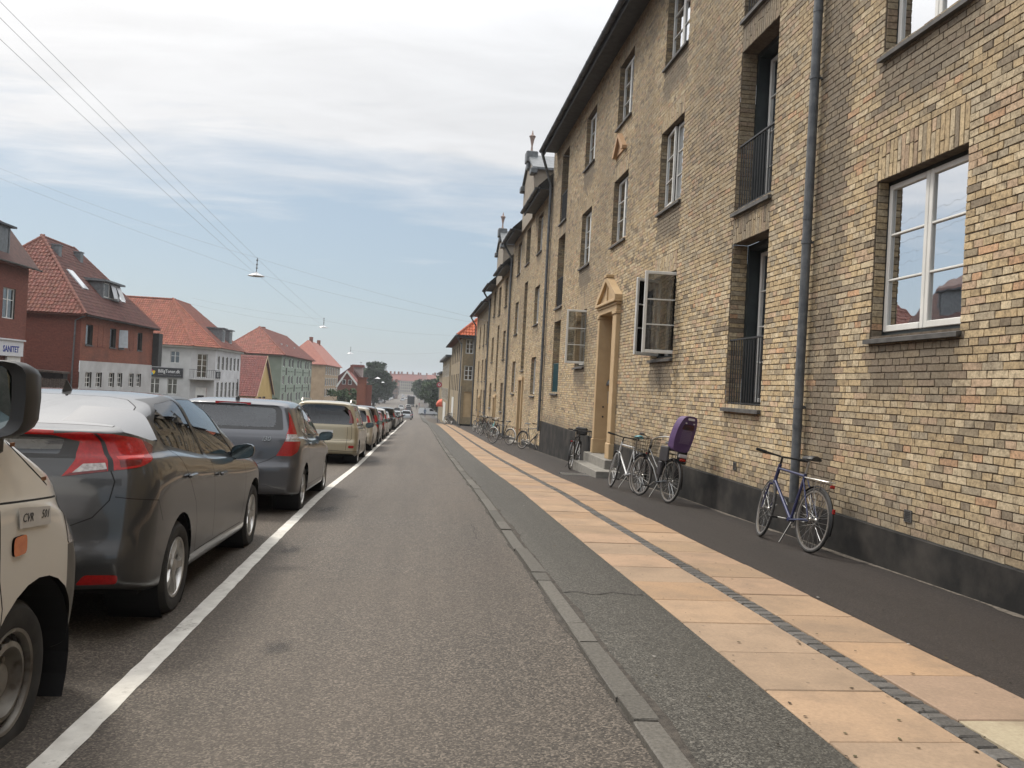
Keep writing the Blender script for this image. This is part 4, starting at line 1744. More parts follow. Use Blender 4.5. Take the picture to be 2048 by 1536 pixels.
        def mk(sides):
            mb = MB()
            ln = []
            for sd in sides:
                b = len(mb.v)
                mb.v += [(q.x * sd, q.y, q.z) for q in V]
                mb.f += [tuple((i + b) for i in (f if sd > 0 else reversed(f))) for f in Fc]
                mb.m += Mi
                for f, fn in zip(Fc, FN):
                    for i in (f if sd > 0 else reversed(f)):
                        n_ = VN[i] if VN[i].dot(fn) > .84 else fn
                        ln.append((n_.x * sd, n_.y, n_.z))
            me = mb.mesh('part', mats, True)
            me.normals_split_custom_set(ln)
            return me
        if mirror == 'join': return [mk((1, -1))]
        return [mk((1,)), mk((-1,))]


def circle(cy, cz, r, a0=0, a1=360, n=26):
    return [(cy + r * math.cos(rad(a0 + (a1 - a0) * i / n)), cz + r * math.sin(rad(a0 + (a1 - a0) * i / n))) for i in range(n if a1 - a0 == 360 else n + 1)]


_wheels = {}


def wheel_meshes(kind, r, w=0.2, rimr=None):
    key = (kind, round(r, 3), w)
    if key in _wheels: return _wheels[key]
    rimr = rimr or r * 0.66
    h = w / 2
    t = MB()    # axle along local z, outer face at +z
    prof = [(rimr - .012, -h + .02), (rimr + .01, -h + .004), (r * .9, -h), (r - .012, -h + .022), (r, -h + .045)]
    for g_ in (-.28, 0, .28):
        prof += [(r, g_ * w - .012), (r - .007, g_ * w - .008), (r - .007, g_ * w + .008), (r, g_ * w + .012)]
    prof += [(r, h - .045), (r - .012, h - .022), (r * .9, h), (r * .84, h + .002), (rimr + .01, h - .004), (rimr - .012, h - .018)]
    t.lathe(prof, 40)
    tyre = t.mesh('tyre', M['rubber'], True, 40)
    rm = MB()
    rm.lathe([(rimr, h - .02), (rimr - .004, h - .006), (rimr - .018, h - .010), (rimr - .026, h - .03), (rimr - .03, -h + .03)], 40)
    if kind == 'spoke5':
        for k in range(5):
            a = 2 * math.pi * k / 5 + .3
            Mx = Matrix.Rotation(a, 4, 'Z')
            pts = []
            prf = [(.03, .040, h - .030), (.085, .034, h - .022), (rimr * .62, .030, h - .014), (rimr - .02, .044, h - .016)]
            V = []
            for x, hw, z in prf:
                V += [(x, -hw, z - .028), (x, -hw * .72, z), (x, hw * .72, z), (x, hw, z - .028)]
            Fq = []
            for i in range(3):
                for j in range(3):
                    b = i * 4 + j
                    Fq.append((b, b + 4, b + 5, b + 1))
            rm.add([Mx @ Vector(p) for p in V], Fq)
        rm.lathe([(.058, h - .035), (.056, h - .018), (.03, h - .012), (.001, h - .012)], 18)
    elif kind == 'multi':
        for k in range(9):
            Mx = Matrix.Rotation(2 * math.pi * k / 9, 4, 'Z')
            V = []
            for x, hw, z in [(.03, .018, h - .02), (rimr * .6, .014, h - .014), (rimr - .02, .02, h - .018)]:
                V += [(x, -hw, z - .03), (x, -hw * .7, z), (x, hw * .7, z), (x, hw, z - .03)]
            Fq = [(i * 4 + j, i * 4 + 4 + j, i * 4 + 5 + j, i * 4 + 1 + j) for i in range(2) for j in range(3)]
            rm.add([Mx @ Vector(p) for p in V], Fq)
        rm.lathe([(.06, h - .035), (.058, h - .016), (.001, h - .012)], 18)
    elif kind == 'steel':
        rm.lathe([(rimr - .03, h - .075), (rimr - .05, h - .045), (rimr * .74, h - .02), (rimr * .64, h - .016), (rimr * .60, h - .045), (rimr * .50, h - .075), (rimr * .34, h - .08),
                  (rimr * .32, h - .045), (rimr * .28, h - .04), (.001, h - .04)], 36)
        for k in range(5):
            a = 2 * math.pi * k / 5
            Mx = Matrix.Translation((rimr * .42 * math.cos(a), rimr * .42 * math.sin(a), h - .078))
            rm.lathe([(.014, 0), (.014, .02), (.001, .022)], 6, 0, Mx)
    rim = rm.mesh('rim', M['alu'] if kind != 'steel' else M['steel'], True, 38)
    b = MB()
    if kind == 'steel':
        for k in range(16):
            a = 2 * math.pi * k / 16
            Mx = Matrix.Rotation(a, 4, 'Z') @ Matrix.Translation((rimr * .83, 0, h - .0305)) @ Matrix.Rotation(rad(32), 4, 'Y')
            b.lathe([(.001, .0), (.024, .0)], 12, 0, Mx)
    else:
        b.lathe([(.001, h - .085), (rimr - .03, h - .085)], 24)
        b.lathe([(rimr * .58, h - .07), (.12, h - .068), (.001, h - .068)], 24)
    back = b.mesh('brake_disc' if kind != 'steel' else 'rim_hole', M['dark'])
    _wheels[key] = (tyre, rim, back)
    return _wheels[key]


M['steel'] = mat('dirty_steel_wheel', (0.16, 0.148, 0.13), (0.30, 0.285, 0.255), scale=14, rough=0.6, metal=0.4, c3=(0.06, 0.045, 0.033), c3s=7)


def add_wheels(car, sp, kind):
    tyre, rim, back = wheel_meshes(kind, sp['wr'], sp.get('tw', .2))
    for y in (sp['ya'], sp['ya'] + sp['wb']):
        for sd in (1, -1):
            o = empty('wheel', (sd * (sp['track']), y, sp['wr']), 0, parent=car)
            o.rotation_euler = (0, rad(90 * sd), 0)
            link('tyre', tyre, o)
            link('rim', rim, o)
            link(back.name.split('.')[0], back, o)


M['lamp_red'] = mat('red_lamp', (0.24, 0.004, 0.005), (0.36, 0.008, 0.008), scale=60, rough=0.25, coat=.25)
M['lamp_dark'] = mat('dark_red_lamp', (0.09, 0.003, 0.004), (0.13, 0.006, 0.006), scale=40, rough=0.2, coat=.4)
M['carglass_mid'] = glass_mat('privacy_glass', (0.16, 0.18, 0.18), refl=.03)
M['lamp_bright'] = mat('bright_red_lens', (0.50, 0.02, 0.015), (0.62, 0.03, 0.02), scale=50, rough=.2, coat=.4)
M['lamp_white'] = mat('clear_lamp', (0.25, 0.23, 0.225), (0.46, 0.43, 0.42), scale=45, rough=0.12, coat=1.0)
M['lamp_amber'] = mat('amber_lamp', (0.62, 0.14, 0.02), (0.72, 0.19, 0.03), scale=30, rough=0.2, coat=1.0)
M['gap'] = mat('panel_gap', (0.004, 0.004, 0.004), rough=0.9)
M['trim'] = mat('black_window_trim', (0.010, 0.010, 0.011), (0.016, 0.016, 0.017), rough=0.35)
M['seat'] = mat('seat_cloth', (0.018, 0.018, 0.02), (0.035, 0.035, 0.038), scale=12, rough=0.9)
M['plate'] = mat('number_plate', (0.55, 0.55, 0.53), (0.62, 0.62, 0.6), rough=0.4)
M['mirrorglass'] = mat('mirror_glass', (0.10, 0.12, 0.12), (0.16, 0.18, 0.18), scale=25, rough=0.06, metal=1.0)


def car(name, label, cat, loc, sp, lod=1.0, group='cars parked along the white line', rz=0.0, interior=True):
    c = empty(name, loc, rz, label, cat, group)
    if sp.get('slope', True):
        y0 = loc[1]
        c.rotation_euler = (math.atan2(zr(y0 + sp['L'] * .8) - zr(y0), sp['L'] * .8), 0, rz)
    B = Body(sp, lod)
    for view, poly, reg in sp['cuts']:
        B.cut(view, poly, reg)
    arches = sp.get('arches') or [(y, sp['wr'] + .01, sp['wr'] + sp.get('archgap', .055)) for y in (sp['ya'], sp['ya'] + sp['wb'])]
    for y, z, r_ in arches:
        B.cut('side', circle(y, z, r_, n=28), 'arch')
    if 'arch' in B.names: B.drop('arch')
    pm = sp['paint']
    bodyregs = [None] + [r for r in ('gap', 'trim', 'black', 'bumper') if r in B.names]
    mm = {None: pm, 'gap': M['gap'], 'trim': M['trim'], 'black': M['black'], 'bumper': sp.get('bumperm', M['black'])}
    link('body', B.extract(bodyregs, [mm[r] for r in bodyregs])[0], c)
    for reg, pname, m, off, mir in sp['parts']:
        for me in (B.extract([reg], [m], off, mir, 'window' in pname or pname == 'windscreen') if reg in B.names else []):
            link(pname, me, c)
    add_wheels(c, sp, sp.get('wheel', 'spoke5'))
    # wheel housings and underbody
    for y, z, r_ in arches:
        for sd in (1, -1):
            ar = MB()
            x1 = sp['wmax'][1][1] - .03
            Mx2 = Matrix.Translation((sd * (x1 - .34), y, z)) @ Matrix.Rotation(rad(90) * sd, 4, 'Y')
            ar.lathe([(.001, 0), (r_ + .004, 0), (r_ + .004, .335)], 28, 0, Mx2)
            ar.build('wheel_housing', M['dark'], c)
    ub = MB()
    zs0 = sp['zsill'][1][1]
    wx = sp['wmax'][1][1] - .12
    ub.box(-wx, wx, .35, sp['L'] - .35, zs0 + .0, zs0 + .06)
    if sp.get('exhaust'):
        ub.tube([(.45, .1, .27), (.45, .9, .27)], .03, 8)
    ub.build('underbody', M['dark'], c)
    if interior:
        it = MB()
        f0 = sp['floor']
        it.box(-wx + .05, wx - .05, .5, sp['L'] - 1.2, f0, f0 + .03)
        it.cbox(-wx + .06, wx - .06, sp['dash'], sp['dash'] + .35, f0 + .3, sp['zb'] - .03, .04)
        it.build('dashboard', M['seat'], c)
        for yy, hh in sp['seats']:
            for sx in ((-.36, .36) if hh[2] == 2 else (-.42, 0, .42)):
                st = MB()
                wd = .24 if hh[2] == 2 else .2
                st.cbox(sx - wd, sx + wd, yy, yy + .14, f0 + .2, hh[0], .05)
                st.cbox(sx - wd, sx + wd, yy + .1, yy + .55, f0 + .1, f0 + .32, .05)
                so_ = st.build('seat', M['seat'], c)
                hd = MB()
                hd.cbox(sx - .13, sx + .13, yy + .01, yy + .11, hh[0] + .05, hh[1], .035)
                hd.tube([(sx - .05, yy + .06, hh[0] - .02), (sx - .05, yy + .06, hh[0] + .08)], .007, 6)
                hd.tube([(sx + .05, yy + .06, hh[0] - .02), (sx + .05, yy + .06, hh[0] + .08)], .007, 6)
                hd.build('headrest', M['seat'], so_)
    # door mirrors: shell, stalk and glass looking back
    if sp.get('mirror'):
        mx, my, mz, ms = sp['mirror']
        for sd in (1, -1):
            sh = MB()
            V = []
            n = 14
            for (yy, k) in ((0, 1.0), (.03, 1.03), (.08, .93), (.12, .68), (.14, .3)):
                for i in range(n):
                    a = 2 * math.pi * i / n
                    ca, sa = math.cos(a), math.sin(a)
                    px = math.copysign(abs(ca) ** .7, ca) * .115 * ms * k
                    pz = math.copysign(abs(sa) ** .7, sa) * .075 * ms * k
                    V.append((sd * (mx + .12 * ms + px), my + yy * ms * 1.1, mz + pz + (px * .12)))
            Fq = [(r_ * n + i, r_ * n + (i + 1) % n, (r_ + 1) * n + (i + 1) % n, (r_ + 1) * n + i) for r_ in range(4) for i in range(n)]
            Fq.append(tuple(4 * n + i for i in range(n)))
            sh.add(V, Fq)
            sh.prism([(sd * (mx - .06), my + .03, mz - .06), (sd * (mx + .05), my + .03, mz - .075), (sd * (mx + .05), my + .03, mz - .02), (sd * (mx - .06), my + .03, mz + .0)], (0, .07, 0))
            o = sh.build('door_mirror', sp.get('mirrorm', pm), c, smooth=True, fix=True)
            g_ = MB()
            g_.add([(V[i][0] * .94 + sd * (mx + .12 * ms) * .06, my + .008, V[i][2] * .94 + mz * .06) for i in range(n)], [tuple(range(n))])
            g_.build('mirror_glass', M['mirrorglass'], o)
    for hx in sp.get('handles', []):
        for sd in (1, -1):
            hb = MB()
            hb.cbox(sd * hx[0] - .014, sd * hx[0] + .014, hx[1] - .09, hx[1] + .09, hx[2] - .014, hx[2] + .014, .008)
            hb.build('door_handle', sp.get('handlem', pm), c)
    return c


sidex = lambda k: (lambda c: c.x > k)


def S(k):
    return lambda c: k


LOWTOP = lambda k: (lambda c: k)


def plate_on(c, x, y, z, tilt=0):
    mb = MB()
    mb.box(x - .26, x + .26, y - .008, y, z - .055, z + .055)
    mb.build('number_plate', M['plate'], c)


# ---- dark grey five-door hatchback nearest the camera
P_HON = paint('graphite_paint', (0.042, 0.044, 0.047), 0.5, 0.28, 0.20, (0.10, 0.095, 0.088))
hw = [(0.50, 1.20), (0.85, 1.455), (1.33, 1.485), (1.26, 1.06)]
wr_poly = roundpoly([(0.62, 1.165), (0.60, 1.30), (0.83, 1.425), (1.30, 1.46), (1.66, 1.03)], .04)
wf_poly = roundpoly([(1.72, 1.035), (1.38, 1.462), (1.85, 1.455), (2.20, 1.37), (2.75, 1.03), (2.80, .97)], .03)
hon = dict(
    L=4.28, H=1.5, paint=P_HON, wr=.315, tw=.205, ya=.84, wb=2.62, track=.775, archgap=.05, wheel='spoke5',
    ztop=[(0, 1.275), (.22, 1.325), (.5, 1.40), (.85, 1.465), (1.3, 1.505), (1.8, 1.50), (2.2, 1.43), (2.7, 1.23), (3.1, 1.065), (3.3, 1.01), (3.7, .94), (4.05, .83), (4.28, .70)],
    zbelt=[(0, 1.13), (.6, 1.13), (1.4, 1.07), (2.2, 1.0), (2.9, .95), (3.3, .93), (3.8, .86), (4.28, .60)],
    wmax=[(0, .875), (.5, .895), (1.2, .885), (2.2, .88), (3.4, .89), (4.28, .86)],
    wbelt=[(0, .80), (.6, .815), (1.5, .805), (2.8, .80), (3.3, .78), (4.28, .72)],
    wroof=[(0, .70), (.4, .67), (1.2, .655), (2.0, .64), (2.5, .67), (3.1, .72), (3.4, .70), (4.28, .62)],
    zsill=[(0, .34), (.5, .24), (1.3, .22), (3.0, .20), (4.28, .26)],
    yr=[(0.2, .10), (.38, .02), (.52, .0), (.62, .03), (.80, .05), (.95, .07), (1.10, .10), (1.20, .11), (1.26, .06), (1.30, .09), (1.5, .20)],
    yf=[(.2, 4.22), (.5, 4.28), (.9, 4.05)], corner=.84, cornerl=.30, cornerfl=.7, cornerf=.72, fade=.8, bulge=.11,
    sidex=S(.30), topz=lambda c: 1.22, floor=.42, dash=2.75, zb=1.0, seats=[(1.15, (1.12, 1.34, 3)), (2.0, (1.10, 1.36, 2))],
    mirror=(.80, 2.66, 1.0, .9), handles=[(.90, 2.02, .86), (.905, 1.02, .93)],
    cuts=[], parts=[])
U0 = .74   # wrap coordinate of the rear corner
lamp = [(.40, 1.245), (.62, 1.257), (.80, 1.250), (.98, 1.222), (1.12, 1.185), (1.16, 1.165), (1.10, 1.135), (.98, 1.085), (.86, 1.055), (.70, 1.035), (.42, .995), (.50, 1.10), (.56, 1.20)]
hon['cuts'] = [
    ('wrap', [(-.02, 1.095), (.53, 1.10), (.60, 1.235), (-.02, 1.245)], 'black'),
    ('wrap', roundpoly([(-.02, 1.125), (.42, 1.125), (.47, 1.215), (-.02, 1.225)], .02), 'lowglass'),
    ('wrap', [(-.02, 1.238), (.42, 1.238), (.46, 1.262), (-.02, 1.270)], 'bar'),
    ('wrap', lamp, 'lamp'),
    ('wrap', [(.475, 1.018), (.66, 1.042), (.655, 1.078), (.535, 1.070)], 'white'),
    ('wrap', [(.735, 1.052), (.86, 1.068), (.90, 1.10), (.735, 1.095)], 'lampdark'),
    ('wrap', [(.735, 1.100), (.93, 1.108), (.95, 1.125), (.735, 1.118)], 'bar2'),
    ('wrap', [(.665, 1.03), (.695, 1.03), (.715, 1.252), (.690, 1.252)], 'lampgap'),
    ('wrap', [(.42, .995), (.66, 1.028), (.66, 1.042), (.46, 1.015)], 'lampdark'),
    ('wrap', [(1.03, 1.209), (1.12, 1.185), (1.16, 1.165), (1.10, 1.135), (1.02, 1.102)], 'lampdark'),
    ('wrap', roundpoly([(.56, .37), (.78, .37), (.78, .425), (.60, .43)], .02), 'reflector'),
    ('wrap', [(-.02, .60), (.42, .60), (.36, .74), (-.02, .74)], 'gap2'),
]
for q in strip([(.68, 1.03), (.70, .97), (.68, .86), (.60, .76), (.46, .70), (.0, .69)], .007): hon['cuts'].append(('wrap', q, 'gap'))
for q in strip([(.71, .88), (1.05, .84), (1.15, .70)], .005): hon['cuts'].append(('wrap', q, 'gap'))
hatch = [(.15, -.02), (.86, -.02), (.86, .35), (.80, .50), (.62, .615), (.40, .655), (.17, .63)]
hon['cuts'] += [('top', hatch, 'gap'), ('top', inset(hatch, .008), 'hatchglass'),
                ('side', inset(wr_poly, -.028), 'trim'), ('side', inset(wf_poly, -.028), 'trim'),
                ('side', wr_poly, 'glassr'), ('side', wf_poly, 'glassf'),
                ('side', roundpoly([(.16, 1.262), (.36, 1.415), (.54, 1.44), (.55, 1.19), (.42, 1.205)], .015), 'qglass'),
                ('top', [(2.24, -.02), (2.30, .50), (2.95, .66), (3.08, .50), (3.16, -.02)], 'wind')]
for pl in ([(.70, 1.13), (.86, 1.05), (1.06, .88), (1.22, .72), (1.30, .55), (1.32, .34)], [(1.74, 1.0), (1.80, .80), (1.88, .36)], [(2.98, .93), (3.02, .70), (2.98, .50), (2.94, .34)],
           [(1.32, .34), (2.94, .32)]):
    for q in strip(pl, .006): hon['cuts'].append(('side', q, 'gap'))
M['hatchglass'] = mat('rear_hatch_glass', (0.006, 0.006, 0.007), (0.009, 0.009, 0.010), rough=0.02, spec=1.0, coat=1.0)
hon['parts'] = [('lowglass', 'lower_rear_window', M['carglass_dark'], 0, 'join'), ('bar', 'light_bar', M['lamp_red'], .003, 'join'), ('lamp', 'tail_lamp', M['lamp_red'], .004, 'split'),
                ('white', 'reversing_lamp', M['lamp_white'], .005, 'split'), ('bar2', 'lamp_bar', M['lamp_bright'], .005, 'split'), ('lampgap', 'lamp_gap', M['trim'], .001, 'split'), ('lampdark', 'lamp_edge', M['lamp_dark'], .004, 'split'),
                ('reflector', 'rear_reflector', M['lamp_red'], .002, 'split'), ('gap2', 'plate_recess', M['trim'], -.012, 'join'),
                ('hatchglass', 'rear_window', M['hatchglass'], 0, 'join'), ('glassr', 'rear_side_window', M['carglass'], -.003, 'split'), ('glassf', 'front_side_window', M['carglass'], -.003, 'split'),
                ('qglass', 'quarter_window', M['hatchglass'], 0, 'split'), ('wind', 'windscreen', M['carglass'], 0, 'join')]
CIV = car('parked_car', 'dark grey five-door hatchback with a full-width red tail-light bar right behind the pale van', 'car',
          (-2.455, 5.09, zr(6.3) + .005), hon)
plate_on(CIV, 0, .035, .67)
fin = MB()
V = []
for z, y0, y1, w in ((0, 0, .19, .030), (.02, .015, .165, .024), (.055, .07, .14, .012), (.075, .10, .135, .006)):
    V += [(-w, y0 + (y1 - y0) * .5, z), (0, y0 - .0, z), (w, y0 + (y1 - y0) * .5, z), (0, y1, z)]
fin.add([(x + .0, 1.16 - y + .0, z + 1.487) for x, y, z in V], [(i * 4 + j, i * 4 + (j + 1) % 4, i * 4 + 4 + (j + 1) % 4, i * 4 + 4 + j) for i in range(3) for j in range(4)] + [(12, 13, 14, 15)])
fin.build('roof_antenna', M['black'], CIV, fix=True)

# ---- second grey hatchback with triangular lamps
P_I30 = paint('slate_paint', (0.062, 0.066, 0.078), 0.5, 0.32, 0.22)
i3r = roundpoly([(.62, 1.12), (.64, 1.30), (.84, 1.40), (1.42, 1.44), (1.50, 1.02)], .05)
i3f = roundpoly([(1.56, 1.02), (1.48, 1.44), (1.9, 1.44), (2.22, 1.37), (2.80, 1.02)], .04)
i30 = dict(
    L=4.25, H=1.52, paint=P_I30, wr=.312, tw=.195, ya=.80, wb=2.65, track=.765, archgap=.045, wheel='multi',
    ztop=[(0, 1.455), (.2, 1.475), (.6, 1.51), (1.2, 1.525), (1.8, 1.50), (2.3, 1.40), (2.8, 1.19), (3.15, 1.04), (3.4, .99), (3.8, .90), (4.1, .80), (4.25, .70)],
    zbelt=[(0, 1.06), (.7, 1.04), (1.5, .99), (2.8, .95), (3.3, .92), (3.8, .83), (4.25, .60)],
    wmax=[(0, .87), (.5, .885), (1.2, .885), (2.2, .88), (3.4, .885), (4.25, .85)],
    wbelt=[(0, .825), (.6, .82), (1.5, .80), (2.8, .79), (3.3, .78), (4.25, .72)],
    wroof=[(0, .67), (.4, .665), (1.2, .655), (2.0, .64), (2.5, .67), (3.1, .72), (3.4, .70), (4.25, .62)],
    zsill=[(0, .31), (.5, .26), (1.3, .22), (3.0, .20), (4.25, .26)],
    yr=[(.2, .08), (.42, .0), (.66, .0), (.69, .03), (.9, .045), (1.08, .08), (1.14, .11), (1.30, .185), (1.42, .225), (1.45, .205), (1.6, .22)],
    yf=[(.2, 4.2), (.5, 4.25), (.9, 4.02)], corner=.865, cornerl=.28, cornerfl=.65, cornerf=.74, fade=.8, bulge=.10,
    sidex=S(.30), topz=lambda c: 1.02 if c.y > 2.3 else 1.40, floor=.42, dash=2.75, zb=.98, seats=[(1.0, (1.13, 1.32, 3)), (1.9, (1.12, 1.36, 2))],
    mirror=(.82, 2.62, .985, .95), handles=[(.895, 1.86, .90), (.90, .98, .93)],
    cuts=[
        ('rear', roundpoly([(-.02, 1.115), (.66, 1.125), (.60, 1.425), (-.02, 1.44)], .03), 'trim'),
        ('rear', roundpoly([(-.02, 1.155), (.56, 1.16), (.535, 1.40), (-.02, 1.41)], .06), 'rearglass'),
        ('wrap', [(.60, .80), (.78, .80), (.90, .86), (1.0, .98), (.985, 1.10), (.90, 1.33), (.865, 1.36), (.80, 1.17)], 'lamp'),
        ('wrap', [(.705, .985), (.995, .985), (.985, 1.075), (.755, 1.075)], 'white'),
        ('wrap', [(.715, 1.012), (.99, 1.012), (.99, 1.020), (.72, 1.020)], 'lampline'),
        ('side', inset(i3r, -.025), 'trim'), ('side', inset(i3f, -.025), 'trim'),
        ('side', i3r, 'glassr'), ('side', i3f, 'glassf'),
        ('top', [(2.05, -.02), (2.10, .50), (2.98, .70), (3.10, .50), (3.20, -.02)], 'wind')],
    parts=[('rearglass', 'rear_window', M['carglass'], 0, 'join'), ('lamp', 'tail_lamp', M['lamp_red'], .004, 'split'), ('white', 'reversing_lamp', M['lamp_white'], .005, 'split'),
           ('lampline', 'lamp_trim', M['chrome'], .007, 'split'), ('glassr', 'rear_side_window', M['carglass'], -.003, 'split'), ('glassf', 'front_side_window', M['carglass'], -.003, 'split'),
           ('wind', 'windscreen', M['carglass'], 0, 'join')])
for pl in ([(.0, .675), (.34, .68), (.50, .74), (.60, .80)],): 
    for q in strip(pl, .007): i30['cuts'].append(('rear' if pl[-1][0] < .5 else 'wrap', q, 'gap'))
for pl in ([(.66, 1.06), (.86, .95), (1.08, .80), (1.2, .60), (1.24, .34)], [(1.56, .99), (1.62, .80), (1.70, .34)], [(2.96, .92), (3.0, .70), (2.94, .34)], [(1.24, .34), (2.94, .32)]):
    for q in strip(pl, .006): i30['cuts'].append(('side', q, 'gap'))
I30 = car('parked_car', 'slate grey hatchback with tall triangular red tail lamps parked second in the line', 'car', (-2.33, 10.76, zr(12.6) + .005), i30)
tl = MB()
tl.box(-.22, .22, .155, .20, 1.432, 1.462)
tl.build('brake_light', M['lamp_red'], I30)
wp = MB()
wp.tube([(.0, .055, 1.135), (-.12, .075, 1.165), (-.44, .10, 1.19)], [.012, .010, .007], 6)
wp.cbox(-.05, .05, .04, .075, 1.11, 1.15, .01)
wp.build('rear_wiper', M['black'], I30)
an = MB()
an.lathe([(.03, 0), (.024, .03), (.012, .045)], 10, 0, Matrix.Translation((0, .42, 1.495)))
an.tube([(0, .42, 1.535), (0, .36, 1.76)], .005, 5)
an.build('roof_antenna', M['black'], I30)
plate_on(I30, 0, .0, .78)


def text_mesh(txt, size, m, depth=0.002, font_shear=0.0, align='LEFT', bold=0.0, space=1.0):
    cu = bpy.data.curves.new('lettering', 'FONT')
    cu.body = txt
    cu.size = size
    cu.extrude = depth
    cu.shear = font_shear
    cu.offset = bold
    cu.align_x = align
    cu.space_character = space
    cu.resolution_u = 2
    o = bpy.data.objects.new('lettering_tmp', cu)
    COL.objects.link(o)
    dg = bpy.context.evaluated_depsgraph_get()
    me = bpy.data.meshes.new_from_object(o.evaluated_get(dg))
    bpy.data.objects.remove(o)
    bpy.data.curves.remove(cu)
    me.materials.clear()
    me.materials.append(m)
    return me


bd = link('badge', text_mesh('i30', .085, M['chrome'], .003, .25, bold=.001), I30)
bd.matrix_local = Matrix.Translation((.42, -.034, .985)) @ Matrix.Rotation(rad(9), 4, 'Z') @ Matrix.Rotation(rad(90), 4, 'X')


# ---- people carriers, vans and smaller cars further along
def generic(L_, H, W, belt, hatch_y, paint_m, hood=1.15, roofw=.72, bus=0.0, wheel='multi', lampz=(.75, 1.05), lampm='lamp_red', bumper=False, lampu=(.1, .2), glassb=None, wr=.31, cargo=False):
    """plain hatch / estate / people-carrier shell from a few measures"""
    wm = W / 2
    ws = L_ - hood            # foot of the windscreen
    zt = H
    d = dict(L=L_, H=H, paint=paint_m, wr=wr, tw=.19, ya=.75, wb=L_ - 1.62, track=wm - .11, archgap=.05, wheel=wheel,
             ztop=[(0, zt - .06), (.25, zt - .03), (.8, zt), (ws - 1.45, zt - .005), (ws - 1.0, zt - .06), (ws - .45, zt - (zt - belt) * .52), (ws, belt + .06), (ws + .1, belt + .02), (L_ - .4, belt - .12 - .1 * (1 - bus)), (L_, belt - .32)],
             zbelt=[(0, belt + .04), (ws - .8, belt), (ws, belt - .04), (L_ - .3, belt - .2), (L_, belt - .45)],
             wmax=[(0, wm - .015), (.5, wm), (L_ * .5, wm - .005), (L_ - .8, wm), (L_, wm - .04)],
             wbelt=[(0, wm - .05), (ws, wm - .07), (L_, wm - .16)],
             wroof=[(0, wm * roofw), (ws - 1.2, wm * roofw), (ws, wm * .84), (L_, wm * .75)],
             zsill=[(0, .32), (.5, .24), (L_ - .8, .22), (L_, .27)],
             yr=[(.2, .10), (.42, .0), (.62, .0), (.66, .03), (belt, .05), (belt + .06, .06), (zt - .14, hatch_y), (zt - .04, hatch_y * .8), (zt + .1, hatch_y * .85)],
             yf=[(.2, L_ - .04), (.5, L_), (.95, L_ - .25)], corner=.89, cornerl=.22, cornerfl=.6, cornerf=.76, fade=.8, bulge=.075,
             sidex=S(.30), topz=lambda c: belt + .08 if c.y > ws - 1.4 else zt - .1, floor=.42, dash=ws - .55, zb=belt,
             seats=[(1.0, (belt + .02, belt + .24, 3 if not cargo else 2)), (2.0, (belt + .02, belt + .26, 2))],
             mirror=(wm - .02, ws - .35, belt + .02, 1.05), handles=[(wm + .01, ws - 1.3, belt - .12), (wm + .01, ws - 2.2, belt - .10)])
    gb = glassb or belt + .06
    k = wm * .89
    rg = roundpoly([(-.02, gb), (k * .86, gb), (k * .80, zt - .15), (-.02, zt - .13)], .06)
    wr_ = roundpoly([(.42, belt + .06), (.50, zt - .14), (ws - 1.75, zt - .12), (ws - 1.70, belt + .04)], .05)
    wf_ = roundpoly([(ws - 1.64, belt + .04), (ws - 1.69, zt - .12), (ws - 1.05, zt - .14), (ws - .72, zt - .24), (ws - .22, belt + .06)], .04)
    lz0, lz1 = lampz
    lu = k
    lam = [(lu - lampu[0], lz0), (lu + lampu[1], lz0 + .03), (lu + lampu[1] * .9, lz1 - .03), (lu - lampu[0] * .55, lz1)]
    d['cuts'] = [('rear', inset(rg, -.02) if False else rg, 'rearglass'),
                 ('wrap', lam, 'lamp'), ('side', inset(wr_, -.022), 'trim'), ('side', inset(wf_, -.022), 'trim'), ('side', wr_, 'glassr'), ('side', wf_, 'glassf'),
                 ('top', [(ws - 1.12, -.02), (ws - 1.08, wm * .56), (ws - .1, wm * .74), (ws + .02, wm * .5), (ws + .06, -.02)], 'wind')]
    for q in strip([(-.02, .66), (k - .1, .66), (k - .06, .72), (k - .06, lz0)], .008): d['cuts'].append(('wrap', q, 'gap'))
    for pl in ([(.98, belt), (1.2, .62), (1.22, .34)], [(ws - 1.66, belt), (ws - 1.62, .34)], [(ws - .1, belt - .05), (ws - .12, .34)]):
        for q in strip(pl, .007): d['cuts'].append(('side', q, 'gap'))
    if bumper:
        d['cuts'].append(('wrap', [(-.02, .2), (k + 1.0, .2), (k + .52, .56), (-.02, .58)], 'bumper'))
    d['parts'] = [('rearglass', 'rear_window', M['carglass'], .0, 'join'), ('lamp', 'tail_lamp', M[lampm], .004, 'split'), ('glassr', 'rear_side_window', M['carglass'], -.003, 'split'),
                  ('glassf', 'front_side_window', M['carglass'], -.003, 'split'), ('wind', 'windscreen', M['carglass'], 0, 'join')]
    return d


P_BEIGE = paint('champagne_paint', (0.40, 0.35, 0.245), 0.35, 0.35, 0.35, (0.20, 0.165, 0.115))
mv = generic(4.65, 1.66, 1.76, 1.00, .16, P_BEIGE, hood=1.05, roofw=.74, lampz=(1.06, 1.48), lampu=(.07, .10), glassb=1.06)
km = .88 * .89
mv['cuts'][0] = ('wrap', roundpoly([(-.02, 1.06), (km * .98, 1.06), (km * 1.02, 1.2), (km * .96, 1.46), (km * .84, 1.535), (-.02, 1.555)], .05), 'rearglass')
mv['cuts'][1] = ('wrap', [(km * .86, 1.10), (km * 1.03, 1.10), (km * 1.06, 1.20), (km * 1.0, 1.45), (km * .90, 1.42), (km * .93, 1.25)], 'lamp')
mv['parts'][0] = ('rearglass', 'rear_window', M['carglass_mid'], 0, 'join')
mv['parts'][1] = ('lamp', 'tail_lamp', M['lamp_dark'], .004, 'split')
